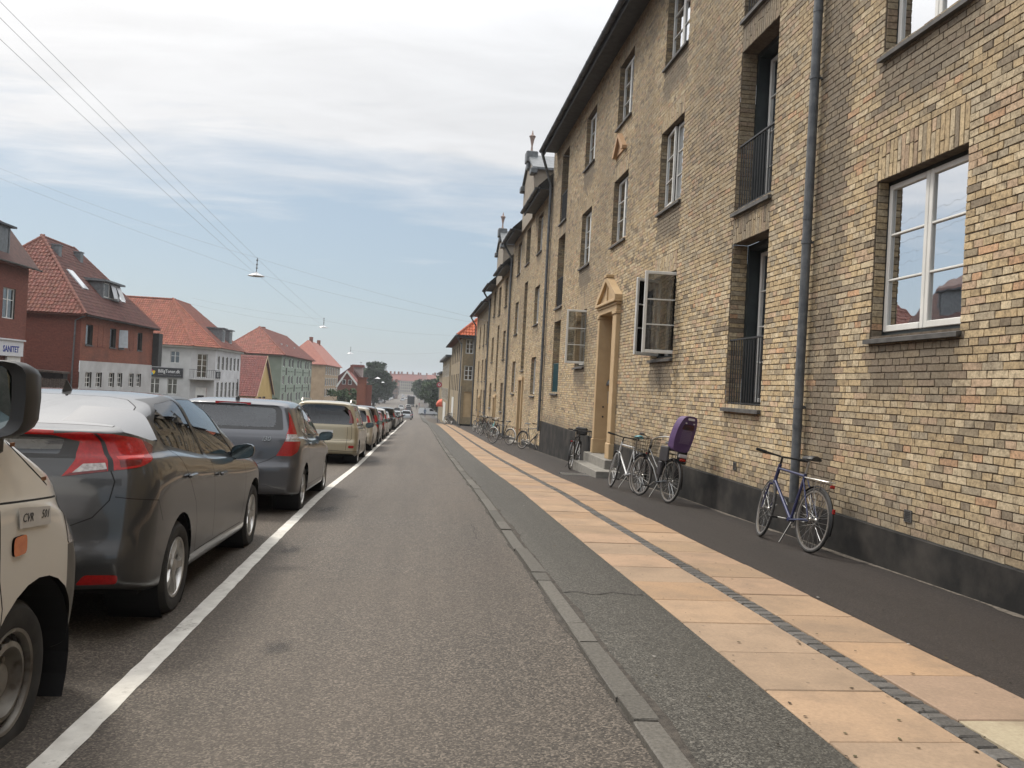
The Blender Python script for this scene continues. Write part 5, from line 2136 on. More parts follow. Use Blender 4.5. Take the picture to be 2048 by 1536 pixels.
for q in strip([(.60, .42), (.62, 1.0)], .008): mv['cuts'].append(('wrap', q, 'gap'))
mv['cuts'].append(('wrap', roundpoly([(.66, .47), (.80, .47), (.80, .54), (.66, .54)], .03), 'reflector'))
mv['cuts'].append(('wrap', [(-.02, .40), (1.2, .38), (1.2, .385), (-.02, .41)], 'gap'))
mv['parts'].append(('reflector', 'rear_reflector', M['lamp_red'], .003, 'split'))
MV = car('parked_car', 'champagne beige people carrier with roof rails and large rear window third in the line', 'car', (-2.30, 21.25, zr(23) + .005), mv)
for sd in (1, -1):
    rl = MB()
    rl.tube([(sd * .62, .55, 1.62), (sd * .62, .62, 1.69), (sd * .62, 2.3, 1.70), (sd * .62, 2.45, 1.63)], .018, 8)
    rl.build('roof_rail', M['alu'], MV, smooth=True)
wp = MB()
wp.tube([(.0, .05, 1.03), (.1, .04, 1.075), (.40, .07, 1.10)], [.012, .010, .007], 6)
wp.build('rear_wiper', M['black'], MV)
plate_on(MV, 0, -.03, .86)
nt_ = MB()
nt_.box(-.10, .38, .17, .172, 1.16, 1.30)
nt_.build('paper_notice', mat('pale_notice', (0.38, 0.46, 0.47), (0.48, 0.55, 0.56), scale=20, rough=0.8), MV)

specs = [
    ('cream estate car with a dirty flank just ahead of the champagne people carrier', 28.7, -2.33, generic(4.5, 1.60, 1.78, 1.0, .14, paint('cream_paint', (0.50, 0.45, 0.36), .2, .4, .5), lampz=(.85, 1.3), lampu=(.06, .08))),
    ('dark maroon off-roader with tall upright red tail lamps', 34.8, -2.36, generic(4.3, 1.66, 1.78, 1.02, .08, paint('dark_maroon_paint', (0.055, 0.030, 0.028), .4, .35, .3), lampz=(.75, 1.28), lampu=(.10, .08), bumper=True, wr=.34)),
    ('dark red small hatchback behind the maroon off-roader', 41.2, -2.34, generic(3.9, 1.46, 1.68, .95, .26, paint('dark_red_paint', (0.16, 0.018, 0.022), .3, .35, .3), lampz=(.74, 1.02), lampu=(.16, .12), bumper=True)),
    ('white small van-like car half hidden behind the dark red hatchback', 46.6, -2.36, generic(4.1, 1.62, 1.70, .98, .10, paint('white_paint', (0.62, 0.62, 0.60), 0.0, .35, .2), lampz=(.8, 1.3), lampu=(.05, .1))),
    ('silver hatchback in the middle of the parked line', 56.5, -2.50, generic(4.0, 1.46, 1.70, .95, .24, paint('silver_paint', (0.42, 0.43, 0.44), .6, .35, .2), lampz=(.76, 1.0), lampu=(.14, .12))),
    ('black off-roader ahead of the silver hatchback', 63.5, -2.40, generic(4.6, 1.76, 1.85, 1.08, .10, paint('black_paint', (0.012, 0.012, 0.013), .3, .3, .15), lampz=(.85, 1.35), lampu=(.05, .06), wr=.36)),
    ('pale blue-grey estate car ahead of the black off-roader', 71.0, -2.42, generic(4.5, 1.55, 1.76, .98, .15, paint('bluegrey_paint', (0.20, 0.25, 0.31), .5, .35, .2), lampz=(.8, 1.05))),
    ('dark blue hatchback further down the parked line', 78.5, -2.40, generic(4.1, 1.48, 1.72, .96, .22, paint('navy_paint', (0.02, 0.028, 0.05), .5, .35, .2))),
    ('grey hatchback near the foot of the parked line', 87.0, -2.40, generic(4.1, 1.5, 1.72, .96, .22, paint('midgrey_paint', (0.12, 0.125, 0.13), .5, .35, .2))),
    ('white estate car last but one in the parked line', 96.0, -2.40, generic(4.4, 1.52, 1.74, .97, .18, paint('offwhite_paint', (0.55, 0.55, 0.54), 0.1, .35, .2))),
    ('black hatchback last in the parked line', 106.0, -2.40, generic(4.2, 1.5, 1.74, .97, .2, paint('coal_paint', (0.02, 0.02, 0.022), .4, .35, .2))),
]
for lab, y, x, spc in specs:
    far = y > 50
    o = car('parked_car', lab, 'car', (x, y, zr(y + 2) + .003), spc, lod=.55 if far else .8, interior=not far)
    if y > 50:
        pass
    plate_on(o, 0, -.02, .8)


# ---- pale van beside the camera: only its front wing, mirror and wheel reach into the frame
P_VAN = paint('dirty_cream_van_paint', (0.68, 0.65, 0.59), 0.0, .5, .42, (0.38, 0.34, 0.28))
van = dict(
    L=4.72, H=1.95, paint=P_VAN, wr=.335, tw=.2, ya=.95, wb=2.92, track=.80, archgap=.075, wheel='steel', slope=True,
    ztop=[(0, 1.90), (.3, 1.94), (2.6, 1.94), (3.0, 1.90), (3.3, 1.72), (3.7, 1.45), (3.9, 1.345), (4.1, 1.25), (4.3, 1.16), (4.5, 1.05), (4.72, .82)],
    zbelt=[(0, 1.10), (3.0, 1.12), (3.7, 1.12), (3.95, 1.10), (4.25, 1.03), (4.72, .70)],
    wmax=[(0, .92), (.5, .925), (3.6, .925), (4.3, .925), (4.72, .90)],
    wbelt=[(0, .90), (3.6, .90), (4.2, .89), (4.6, .80)],
    wroof=[(0, .80), (3.0, .78), (3.6, .84), (4.1, .85), (4.6, .72)],
    zsill=[(0, .30), (.5, .26), (3.9, .26), (4.3, .30), (4.6, .30)],
    yr=[(.2, .04), (.6, 0), (2.0, .08)], yf=[(.2, 4.68), (.45, 4.72), (.8, 4.70), (1.1, 4.62)], corner=.95, cornerl=.15, cornerfl=.42, cornerf=.78, fade=.4, fadef=.4, bulge=.04, bulgef=.10,
    sidex=S(.30), topz=lambda c: 1.2, floor=.6, dash=3.1, zb=1.15, seats=[],
    mirror=None, handles=[],
    cuts=[('side', roundpoly([(2.35, 1.18), (2.35, 1.72), (2.9, 1.72), (3.42, 1.34), (3.42, 1.18)], .05), 'glassf'),
          ('side', roundpoly([(4.315, .84), (4.7, .80), (4.7, 1.10), (4.27, 1.055)], .02), 'headlamp'),
          ('side', [(4.335, .20), (4.95, .20), (4.95, .835), (4.315, .835)], 'bumper'),
          ('side', roundpoly([(3.755, .875), (3.87, .875), (3.87, .955), (3.755, .955)], .025), 'amber')],
    parts=[('glassf', 'front_side_window', M['carglass_dark'], -.004, 'split'), ('headlamp', 'headlamp', M['lamp_white'], .003, 'split'), ('amber', 'side_indicator', M['lamp_amber'], .010, 'split')])
M['vanbumper'] = mat('grey_van_bumper', (0.10, 0.095, 0.085), (0.15, 0.14, 0.125), scale=6, rough=0.65)
van['bumperm'] = M['vanbumper']
van['arches'] = [(.95, .345, .41), (4.02, .28, .46)]
for pl in ([(3.70, .55), (3.70, .68), (3.665, .80), (3.65, 1.12)], [(3.0, 1.125), (3.65, 1.105), (4.28, 1.065)], [(3.72, 1.46), (3.80, 1.335), (3.97, 1.235), (4.16, 1.13)]):
    for q in strip(pl, .009): van['cuts'].append(('side', q, 'gap'))
VAN = car('parked_van', 'dirty cream van cut off by the left edge with big black mirror and steel wheel', 'van', (-2.525, -.19, zr(3.6) + .005), van)
# mirror housing with its glass, on a stalk
vm = MB()
V = []
n = 20
mxc, mzc, hw_, hh = .862, 1.520, .185, .152
for (yy, k) in ((3.47, .97), (3.49, 1.0), (3.55, 1.0), (3.62, .93), (3.67, .75), (3.69, .45)):
    for i in range(n):
        a = 2 * math.pi * i / n
        ca, sa = math.cos(a), math.sin(a)
        V.append((mxc + math.copysign(abs(ca) ** .42, ca) * hw_ * k, yy + .05 * ca, mzc + math.copysign(abs(sa) ** .42, sa) * hh * k + .012 * ca))
Fq = [(r_ * n + i, r_ * n + (i + 1) % n, (r_ + 1) * n + (i + 1) % n, (r_ + 1) * n + i) for r_ in range(5) for i in range(n)]
Fq.append(tuple(5 * n + i for i in range(n)))
ring = [(mxc + (V[i][0] - mxc) * .84 - .022, V[i][1] + .0, mzc + (V[i][2] - mzc) * .90) for i in range(n)]
b0 = len(V)
V += ring + [(p[0], p[1] + .03, p[2]) for p in ring]
for r_ in (0, 1):
    a0 = 0 if r_ == 0 else b0
    a1 = b0 if r_ == 0 else b0 + n
    Fq += [(a0 + (i + 1) % n, a0 + i, a1 + i, a1 + (i + 1) % n) for i in range(n)]
vm.add(V, Fq)
vo_ = vm.build('door_mirror', M['black'], VAN, smooth=True, fix=True, sharp=50)
gm = MB()
gm.add([(p[0], p[1] + .028, p[2]) for p in ring], [tuple(range(n))])
gm.build('mirror_glass', M['mirrorglass'], vo_)
sk = MB()
sk.cbox(.80, .945, 3.50, 3.60, 1.30, 1.42, .02)
sk.build('mirror_stalk', M['black'], VAN)
# handwritten registration sticker
sx = .9275
stk = MB()
stk.add([(sx, 3.80, .985), (sx, 4.10, .965), (sx - .001, 4.085, 1.045), (sx - .001, 3.785, 1.075)], [(0, 1, 2, 3)])
stk.build('paper_sticker', mat('paper', (0.52, 0.50, 0.47), (0.60, 0.585, 0.56), scale=6, rough=0.8), VAN)
for tx, yy, zz_ in (('CVR', 3.82, 1.010), ('501', 3.995, 1.004)):
    t_ = link('sticker_writing', text_mesh(tx, .052, M['black'], .0004, .12), VAN)
    t_.matrix_local = Matrix.Translation((sx + .0012, yy, zz_)) @ Matrix.Rotation(rad(90), 4, 'Z') @ Matrix.Rotation(rad(90), 4, 'X') @ Matrix.Rotation(rad(-4), 4, 'Z')
# bits of rust on the bonnet edge
ru = MB()
for yy, zz_, l in ((3.80, 1.335, .03), (4.10, 1.165, .05)):
    ru.box(.868, .874, yy, yy + l, zz_ - .012, zz_ + .004)
ru.build('rust_patch', mat('rust', (0.16, 0.06, 0.025), (0.22, 0.09, 0.035), scale=30, rough=0.9), VAN)
# ------------------------------------------------------------------ bicycles against the wall
M['tyreb'] = mat('bicycle_tyre', (0.02, 0.02, 0.02), (0.045, 0.042, 0.04), scale=20, rough=0.85)
M['spoke'] = mat('spoke_steel', (0.45, 0.45, 0.44), (0.55, 0.55, 0.54), rough=0.3, metal=0.9)
M['saddle'] = mat('black_saddle', (0.016, 0.016, 0.017), (0.03, 0.03, 0.03), rough=0.5)


def bmat(name, c):
    return mat(name, c, tuple(x * 1.25 for x in c), scale=8, rough=0.3, metal=0.1, coat=0.6)


_bw = {}


def bike_wheel(r, guard):
    if r in _bw: return _bw[r]
    t = MB()
    pr = []
    n, k = 44, 8
    V = []
    for i in range(n):
        a = 2 * math.pi * i / n
        for q in range(k):
            b = 2 * math.pi * q / k
            rr = r - .017 + .017 * math.cos(b)
            V.append((rr * math.cos(a), .016 * math.sin(b), rr * math.sin(a)))
    t.add(V, [(i * k + q, i * k + (q + 1) % k, ((i + 1) % n) * k + (q + 1) % k, ((i + 1) % n) * k + q) for i in range(n) for q in range(k)])
    tyre = t.mesh('tyre', M['tyreb'], True)
    rm = MB()
    V = []
    for i in range(n):
        a = 2 * math.pi * i / n
        for (rr, w) in ((r - .030, .011), (r - .048, .009), (r - .048, -.009), (r - .030, -.011)):
            V.append((rr * math.cos(a), w, rr * math.sin(a)))
    rm.add(V, [(i * 4 + q, i * 4 + (q + 1) % 4, ((i + 1) % n) * 4 + (q + 1) % 4, ((i + 1) % n) * 4 + q) for i in range(n) for q in range(4)])
    Mx = Matrix.Translation((0, -.05, 0)) @ Matrix.Rotation(rad(-90), 4, 'X')
    rm.lathe([(.006, -.015), (.006, 0), (.022, .012), (.022, .022), (.014, .03), (.014, .07), (.022, .078), (.022, .088), (.006, .10), (.006, .115)], 12, 0, Mx)
    rim = rm.mesh('rim', M['alu'], True, 40)
    sp = MB()
    for i in range(28):
        a = 2 * math.pi * i / 28
        s_ = 1 if i % 2 else -1
        a2 = a + (.9 if (i // 2) % 2 else -.9)
        sp.tube([(.021 * math.cos(a2), s_ * .03, .021 * math.sin(a2)), ((r - .045) * math.cos(a), 0, (r - .045) * math.sin(a))], .0016, 3, cap=False)
    spk = sp.mesh('spokes', M['spoke'])
    _bw[r] = (tyre, rim, spk)
    return _bw[r]


def bicycle(label, rear, head, lean=8, frame=(0.03, 0.035, 0.1), style='men', r=.335, rack=True, basket=False, child=False, guards=True, bars='flat', saddlem=None,
            bag=False, steer=0, guardm='black', wb=1.06, name='bicycle', group='bicycles leaning along the brick terrace', scale=1.0, lampm=None, framem=None):
    """rear: (x, y) of the rear contact point, head: heading in degrees from +Y towards +X, lean: degrees towards the wall"""
    c = empty(name, (rear[0], rear[1], zp(rear[1]) + .002), 0, label, 'bicycle', group)
    # local: +x forward, +z up, +y to the left of the rider
    h = rad(90 - head)
    slope = math.atan2(zp(rear[1] + math.cos(rad(head))) - zp(rear[1]), 1.0)
    wall_side = 1 if math.sin(h + math.pi / 2) * 0 + math.cos(h + math.pi / 2) > 0 else -1     # is the wall (+X) on the rider's left?
    c.rotation_mode = 'QUATERNION'
    c.rotation_quaternion = (Matrix.Rotation(h, 3, 'Z') @ Matrix.Rotation(-slope, 3, 'Y') @ Matrix.Rotation(-rad(lean) * wall_side, 3, 'X')).to_quaternion()
    c.scale = (scale,) * 3
    fm = framem or bmat('bicycle_frame_paint', frame)
    tyre, rim, spk = bike_wheel(r, guards)
    RA, FA = Vector((0, 0, r)), Vector((wb, 0, r))
    BB = Vector((.44, 0, r - .055))
    ST = Vector((.27, 0, r + .46)) if style == 'men' else Vector((.25, 0, r + .42))
    HT, HB = Vector((wb - .19, 0, r + .50)), Vector((wb - .135, 0, r + .33))
    fmz = MB()
    fmz.tube([BB, ST], .016, 10)
    if style == 'men':
        fmz.tube([ST - Vector((0, 0, .03)), HT - Vector((0, 0, .03))], .015, 10)
        fmz.tube([BB, HB], .018, 10)
    else:
        mid = BB.lerp(HT, .5) + Vector((-.02, 0, -.02))
        fmz.tube([BB + Vector((-.03, 0, .16)), mid + Vector((0, 0, .06)), HT - Vector((0, 0, .05))], .015, 10)
        fmz.tube([BB, mid - Vector((0, 0, .05)), HB], .017, 10)
    fmz.tube([HT + Vector((-.008, 0, .02)), HB + Vector((.008, 0, -.02))], .020, 10)
    for s_ in (1, -1):
        o_ = Vector((0, s_ * .055, 0))
        fmz.tube([BB + Vector((-.03, s_ * .03, 0)), RA + o_], .009, 7)
        fmz.tube([ST + Vector((-.01, s_ * .025, -.06)), RA + o_], .008, 7)
    fmz.tube([BB - Vector((0, .035, 0)), BB + Vector((0, .035, 0))], .024, 12)
    fmz.build('frame', fm, c, smooth=True)
    # steering assembly turns about the head tube
    ax = (HT - HB).normalized()
    SR = Matrix.Translation(HB) @ Matrix.Rotation(rad(steer), 4, ax) @ Matrix.Translation(-HB)
    fk = MB()
    fk.tube([HB, HB + Vector((.02, 0, -.05))], .018, 8)
    for s_ in (1, -1):
        fk.tube([HB + Vector((.02, s_ * .045, -.045)), HB.lerp(FA, .55) + Vector((.005, s_ * .05, 0)), FA + Vector((0, s_ * .05, 0))], [.012, .011, .008], 7)
    fk.tube([HB + Vector((.02, -.05, -.045)), HB + Vector((.02, .05, -.045))], .012, 7)
    f_ = fk.build('fork', fm, c, smooth=True)
    f_.matrix_local = SR
    for nm, P, mt in (('wheel', RA, None), ('wheel', FA, SR)):
        w = empty('wheel', (0, 0, 0), 0, parent=c)
        w.matrix_local = (mt or Matrix.Identity(4)) @ Matrix.Translation(P) @ Matrix.Rotation(R.uniform(0, 6), 4, 'Y')
        link('tyre', tyre, w)
        link('rim', rim, w)
        link('spokes', spk, w)
    # handlebar
    hb = MB()
    top = HT + ax * .11
    if bars == 'flat':
        hb.tube([HT, top, top + Vector((.05, 0, .0))], .013, 8)
        P = [top + Vector((.05 - .03 * abs(t), t * .30, .02 * abs(t))) for t in (-1, -.5, 0, .5, 1)]
    else:
        hb.tube([HT, top], .013, 8)
        P = [top + Vector(v) for v in ((-.20, -.29, .07), (-.10, -.29, .08), (-.02, -.22, .08), (.03, -.10, .05), (.03, 0, .0), (.03, .10, .05), (-.02, .22, .08), (-.10, .29, .08), (-.20, .29, .07))]
    hb.tube(P, .011, 8)
    ho = hb.build('handlebar', M['alu'] if bars != 'flat' else M['black'], c, smooth=True)
    ho.matrix_local = SR
    for s_, (a, b) in ((1, (P[-1], P[-2])), (-1, (P[0], P[1]))):
        g = MB()
        b2 = a.lerp(b, .8 if bars == 'flat' else 1.0)
        if bars == 'flat': b2 = a + (b - a).normalized() * .12
        g.tube([a, b2], .017, 8)
        g.tube([b2 + Vector((.03, 0, -.01)), b2 + Vector((.045, 0, -.012)) + (a - b2) * .8], .005, 5)
        go = g.build('grip', M['rubber'], c, smooth=True)
        go.matrix_local = SR
    # saddle on its post
    sm = MB()
    sp_ = ST + (ST - BB).normalized() * .14
    sm.tube([ST, sp_], .013, 8)
    sm.build('seat_post', M['alu'], c)
    sd_ = MB()
    V, rows = [], []
    prof = [(-.13, .055, .022), (-.11, .075, .03), (-.05, .078, .03), (.0, .05, .026), (.07, .028, .022), (.13, .022, .016), (.145, .012, .010)]
    k = 10
    for x, w, t in prof:
        for q in range(k):
            a = 2 * math.pi * q / k
            V.append((sp_.x + x, w * math.cos(a), sp_.z + .035 + t * math.sin(a) - (.012 * math.cos(a) ** 2)))
    sd_.add(V, [(i * k + q, i * k + (q + 1) % k, (i + 1) * k + (q + 1) % k, (i + 1) * k + q) for i in range(len(prof) - 1) for q in range(k)] + [tuple(range(k)), tuple((len(prof) - 1) * k + q for q in range(k))])
    sd_.build('saddle', saddlem or M['saddle'], c, smooth=True, fix=True)
    # cranks, chainring, chain guard, pedals
    cr = MB()
    My = Matrix.Translation((BB.x, -.042, BB.z)) @ Matrix.Rotation(rad(90), 4, 'X')
    cr.lathe([(.078, 0), (.086, .002), (.078, .004), (.066, .004), (.066, 0), (.078, 0)], 24, 0, My)
    for a in range(5):
        an = a * 2 * math.pi / 5
        cr.tube([(BB.x, -.044, BB.z), (BB.x + .07 * math.cos(an), -.044, BB.z + .07 * math.sin(an))], .006, 5)
    cr.tube([(BB.x, -.02, BB.z + .083), (0, -.035, r + .035)], .004, 4)
    cr.tube([(BB.x, -.02, BB.z - .083), (0, -.035, r - .035)], .004, 4)
    ca = R.uniform(-.5, .5) - .3
    for s_ in (1, -1):
        d = Vector((math.cos(ca), 0, math.sin(ca))) * .165 * s_
        cr.tube([BB + Vector((0, s_ * .055, 0)), BB + Vector((0, s_ * .075, 0)) + d], .009, 7)
    cr.build('crankset', M['alu'], c, smooth=True)
    for s_ in (1, -1):
        d = Vector((math.cos(ca), 0, math.sin(ca))) * .165 * s_
        p = BB + Vector((0, s_ * .125, 0)) + d
        pb = MB()
        pb.cbox(p.x - .04, p.x + .04, p.y - .045, p.y + .045, p.z - .011, p.z + .011, .006)
        pb.build('pedal', M['black'], c)
    if guards:
        for P_, a0, a1, mt in ((RA, -15, 150, None), (FA, 60, 190, SR)):
            g = MB()
            V = []
            n = 22
            for i in range(n + 1):
                a = rad(180 - (a0 + (a1 - a0) * i / n)) if P_ is RA else rad(a0 - 20 + (a1 - a0) * i / n)
                for w, rr in ((-.027, r + .008), (-.018, r + .022), (0, r + .027), (.018, r + .022), (.027, r + .008)):
                    V.append((P_.x + rr * math.cos(a), w, P_.z + rr * math.sin(a)))
            g.add(V, [(i * 5 + q, i * 5 + q + 1, (i + 1) * 5 + q + 1, (i + 1) * 5 + q) for i in range(n) for q in range(4)])
            for s_ in (1, -1):
                a = rad(180 - a0 - 12) if P_ is RA else rad(a0 - 20 + (a1 - a0) * .93)
                g.tube([P_ + Vector((0, s_ * .055, 0)), P_ + Vector(((r + .012) * math.cos(a), s_ * .027, (r + .012) * math.sin(a)))], .0028, 4)
            go = g.build('mudguard', M[guardm] if isinstance(guardm, str) else guardm, c, smooth=True)
            if mt: go.matrix_local = mt
    if rack:
        k_ = MB()
        zt = r * 2 + .075
        for s_ in (1, -1):
            k_.tube([(.18, s_ * .055, zt + .01), (-.22, s_ * .055, zt), (-.25, s_ * .03, zt)], .006, 6)
            k_.tube([(-.05, s_ * .055, zt), (0, s_ * .06, r)], .005, 6)
            k_.tube([(-.16, s_ * .055, zt), (0, s_ * .06, r)], .005, 6)
        for x in (-.2, -.1, 0, .1):
            k_.tube([(x, -.055, zt), (x, .055, zt)], .004, 5)
        k_.build('rear_rack', M['alu'] if rack is True else M[rack], c, smooth=True)
        lm = MB()
        lm.cbox(-.28, -.262, -.025, .025, zt - .06, zt - .028, .006)
        lm.build('rear_reflector', M['lamp_red'], c)
    if basket:
        bk = MB()
        cx, cz = wb - .02, r + .50
        for zt_, e in ((cz + .12, 1.0), (cz + .06, .95), (cz, .9), (cz - .06, .86), (cz - .11, .8)):
            a, b = .15 * e, .19 * e
            bk.tube([(cx - a, -b, zt_), (cx + a, -b, zt_), (cx + a, b, zt_), (cx - a, b, zt_)], .007 if zt_ > cz + .1 else .004, 5, closed=True)
        for t in np.linspace(-1, 1, 9):
            for s_ in (1, -1):
                bk.tube([(cx + s_ * .15, t * .19, cz + .12), (cx + s_ * .12, t * .15, cz - .11)], .003, 4)
                bk.tube([(cx + t * .15, s_ * .19, cz + .12), (cx + t * .12, s_ * .15, cz - .11)], .003, 4)
        bk.box(cx - .12, cx + .12, -.15, .15, cz - .113, cz - .108)
        bo = bk.build('basket', mat('wicker', (0.055, 0.048, 0.034), (0.10, 0.085, 0.06), scale=30, rough=0.9), c)
        bo.matrix_local = SR
    if bag:
        b_ = MB()
        b_.cbox(wb - .02, wb + .16, -.15, .15, r + .50, r + .70, .03)
        b_.build('handlebar_bag', M['saddle'], c).matrix_local = SR
    # stand
    sn = MB()
    sn.tube([BB + Vector((-.06, .02, -.02)), Vector((BB.x - .14, .17, .03))], .008, 6)
    sn.build('kickstand', M['black'], c)
    return c


BK = []
BK.append(bicycle('dark blue diamond-frame racing-style bicycle with silver rack propped on the near downpipe', (4.06, 8.08), -3, 7, (0.022, 0.028, 0.085), 'men', rack=True, guards=False, steer=-14, bars='flat', wb=1.04))
# headlamp-less; a silver stay sticks out behind the rear wheel, red reflector on the rim guard
b1 = BK[0]
g = MB()
V = []
n = 20
for i in range(n + 1):
    a = rad(200 - 150 * i / n)
    for w, rr in ((-.022, .345), (0, .358), (.022, .345)):
        V.append((rr * math.cos(a), w, .335 + rr * math.sin(a)))
g.add(V, [(i * 3 + q, i * 3 + q + 1, (i + 1) * 3 + q + 1, (i + 1) * 3 + q) for i in range(n) for q in range(2)])
g.tube([(0, -.06, .335), (-.33, -.03, .42)], .0035, 5)
g.tube([(0, .06, .335), (-.33, .03, .42)], .0035, 5)
g.build('mudguard', M['black'], b1, smooth=True)
rf_ = MB()
rf_.cbox(-.366, -.350, -.016, .016, .44, .49, .006)
rf_.build('rear_reflector', M['lamp_red'], b1)
for an in (0.6, 2.2, 3.9):
    wl = MB()
    wl.tube([(.10 * math.cos(an), .0, .335 + .10 * math.sin(an)), (.27 * math.cos(an), .0, .335 + .27 * math.sin(an))], .004, 5)
    wl.build('spoke_reflector', M['chrome'], b1)
for an in (0.9, 2.9, 4.7):
    wl2 = MB()
    wl2.tube([(1.04 + .10 * math.cos(an), .0, .335 + .10 * math.sin(an)), (1.04 + .27 * math.cos(an), .0, .335 + .27 * math.sin(an))], .004, 5)
    wl2.build('spoke_reflector', M['chrome'], b1)
lk = link('frame_lettering', text_mesh('CROSS', .034, mat('white_transfer', (0.6, 0.6, 0.58)), .0004, 0, bold=.0006), b1)
_p, _q = Vector((.50, -.0195, .345)), Vector((.90, -.0195, .64))
lk.matrix_local = Matrix.Translation(Vector((.60, -.0195, .405))) @ Matrix.Rotation(rad(-38.5), 4, 'Y') @ Matrix.Rotation(rad(90), 4, 'X')

P_CH = mat('purple_child_seat', (0.085, 0.045, 0.13), (0.105, 0.06, 0.16), scale=4, rough=0.55)
BK.append(bicycle('dark grey town bicycle carrying a purple child seat behind its saddle', (3.90, 12.35), -9, 7, (0.03, 0.032, 0.036), 'women', rack='black', basket=True, bars='town', guardm='black', steer=6, saddlem=None, wb=1.08))
cs = empty('child_seat', (0, 0, 0), 0, label='purple plastic child seat with a holed back on the dark grey town bicycle', cat='child seat')
cb = BK[1]
cs.parent = None
dgm = Matrix.LocRotScale(cb.location, cb.rotation_quaternion, cb.scale)
cs.matrix_world = dgm
sh = MB()
# moulded back: rounded outline in the (y, z) plane with hand slot and rows of holes
zb0 = .80
outl = roundpoly([(-.13, 0), (-.155, .18), (-.15, .38), (-.10, .55), (.10, .55), (.15, .38), (.155, .18), (.13, 0)], .07, 4)
n = len(outl)
rk = lambda z: -.14 - z * .34                 # raked backwards
Vf = [(rk(z) - .02 - .05 * (1 - (y / .16) ** 2), y, zb0 + z) for y, z in outl]
Vb = [(x + .035, y * .97, z) for x, y, z in Vf]
Vr = [(rk(z) + .12, y * 1.12, zb0 + z) for y, z in outl]
sh.add(Vf + Vb, [tuple(range(n))[::-1], tuple(range(n, 2 * n))] + [(i, (i + 1) % n, n + (i + 1) % n, n + i) for i in range(n)])
# raised wings along both sides
for i in range(n):
    y, z = outl[i]
    y2, z2 = outl[(i + 1) % n]
    if z < .02 and z2 < .02: continue
    sh.add([Vf[i], Vf[(i + 1) % n], Vr[(i + 1) % n], Vr[i]], [(0, 1, 2, 3)])
sh.build('seat_shell', P_CH, cs, smooth=True, sharp=45)
st_ = MB()
st_.cbox(-.18, .16, -.13, .13, .80, .86, .03)
for s_ in (1, -1):
    st_.cbox(-.10, .18, s_ * .15 - .02, s_ * .15 + .02, .62, .86, .015)
    st_.cbox(.05, .17, s_ * .15 - .03, s_ * .15 + .03, .40, .62, .012)
st_.build('seat_pan', mat('dark_seat_plastic', (0.018, 0.017, 0.02), (0.03, 0.028, 0.032), rough=.5), cs)
hl = MB()
for row in range(8):
    for q in range(7 - (row % 2)):
        y = (q - 3 + .5 * (row % 2)) * .026
        z = .14 + row * .026
        x = rk(z) - .0215 - .05 * (1 - (y / .16) ** 2)
        hl.add([(x, y + .006 * math.cos(a), zb0 + z + .006 * math.sin(a)) for a in np.linspace(0, 2 * math.pi, 7)[:-1]], [tuple(range(6))])
hl.build('back_hole', mat('pale_hole', (0.30, 0.26, 0.34)), cs)
hs = MB()
for (y0, y1, z0, z1) in ((-.055, .055, .485, .52), (-.08, -.05, .43, .45), (.05, .08, .43, .45)):
    hs.add([(rk((z0 + z1) / 2) - .0222 - .05 + .0, y, zb0 + z) for y, z in roundpoly([(y0, z0), (y0, z1), (y1, z1), (y1, z0)], .014)], [tuple(range(16))])
hs.build('hand_slot', mat('pale_slot', (0.45, 0.42, 0.44)), cs)
pdp = MB()
pdp.add([(rk(z) - .0222 - .05 * (1 - (y / .16) ** 2), y, zb0 + z) for y, z in roundpoly([(-.10, .34), (-.085, .42), (.085, .42), (.10, .34)], .02)], [tuple(range(16))])
pdp.build('dark_inlay', mat('seat_inlay', (0.03, 0.02, 0.03), (0.08, 0.02, 0.025), scale=10), cs)
lmr = MB()
lmr.cbox(-.30, -.275, -.05, .05, .66, .70, .01)
lmr.build('rear_reflector', M['lamp_red'], cs)
lmr = MB()
lmr.cbox(-.29, -.26, -.07, .07, .71, .77, .012)
lmr.build('lamp_cover', mat('pale_grey_plastic', (0.38, 0.36, 0.37)), cs)

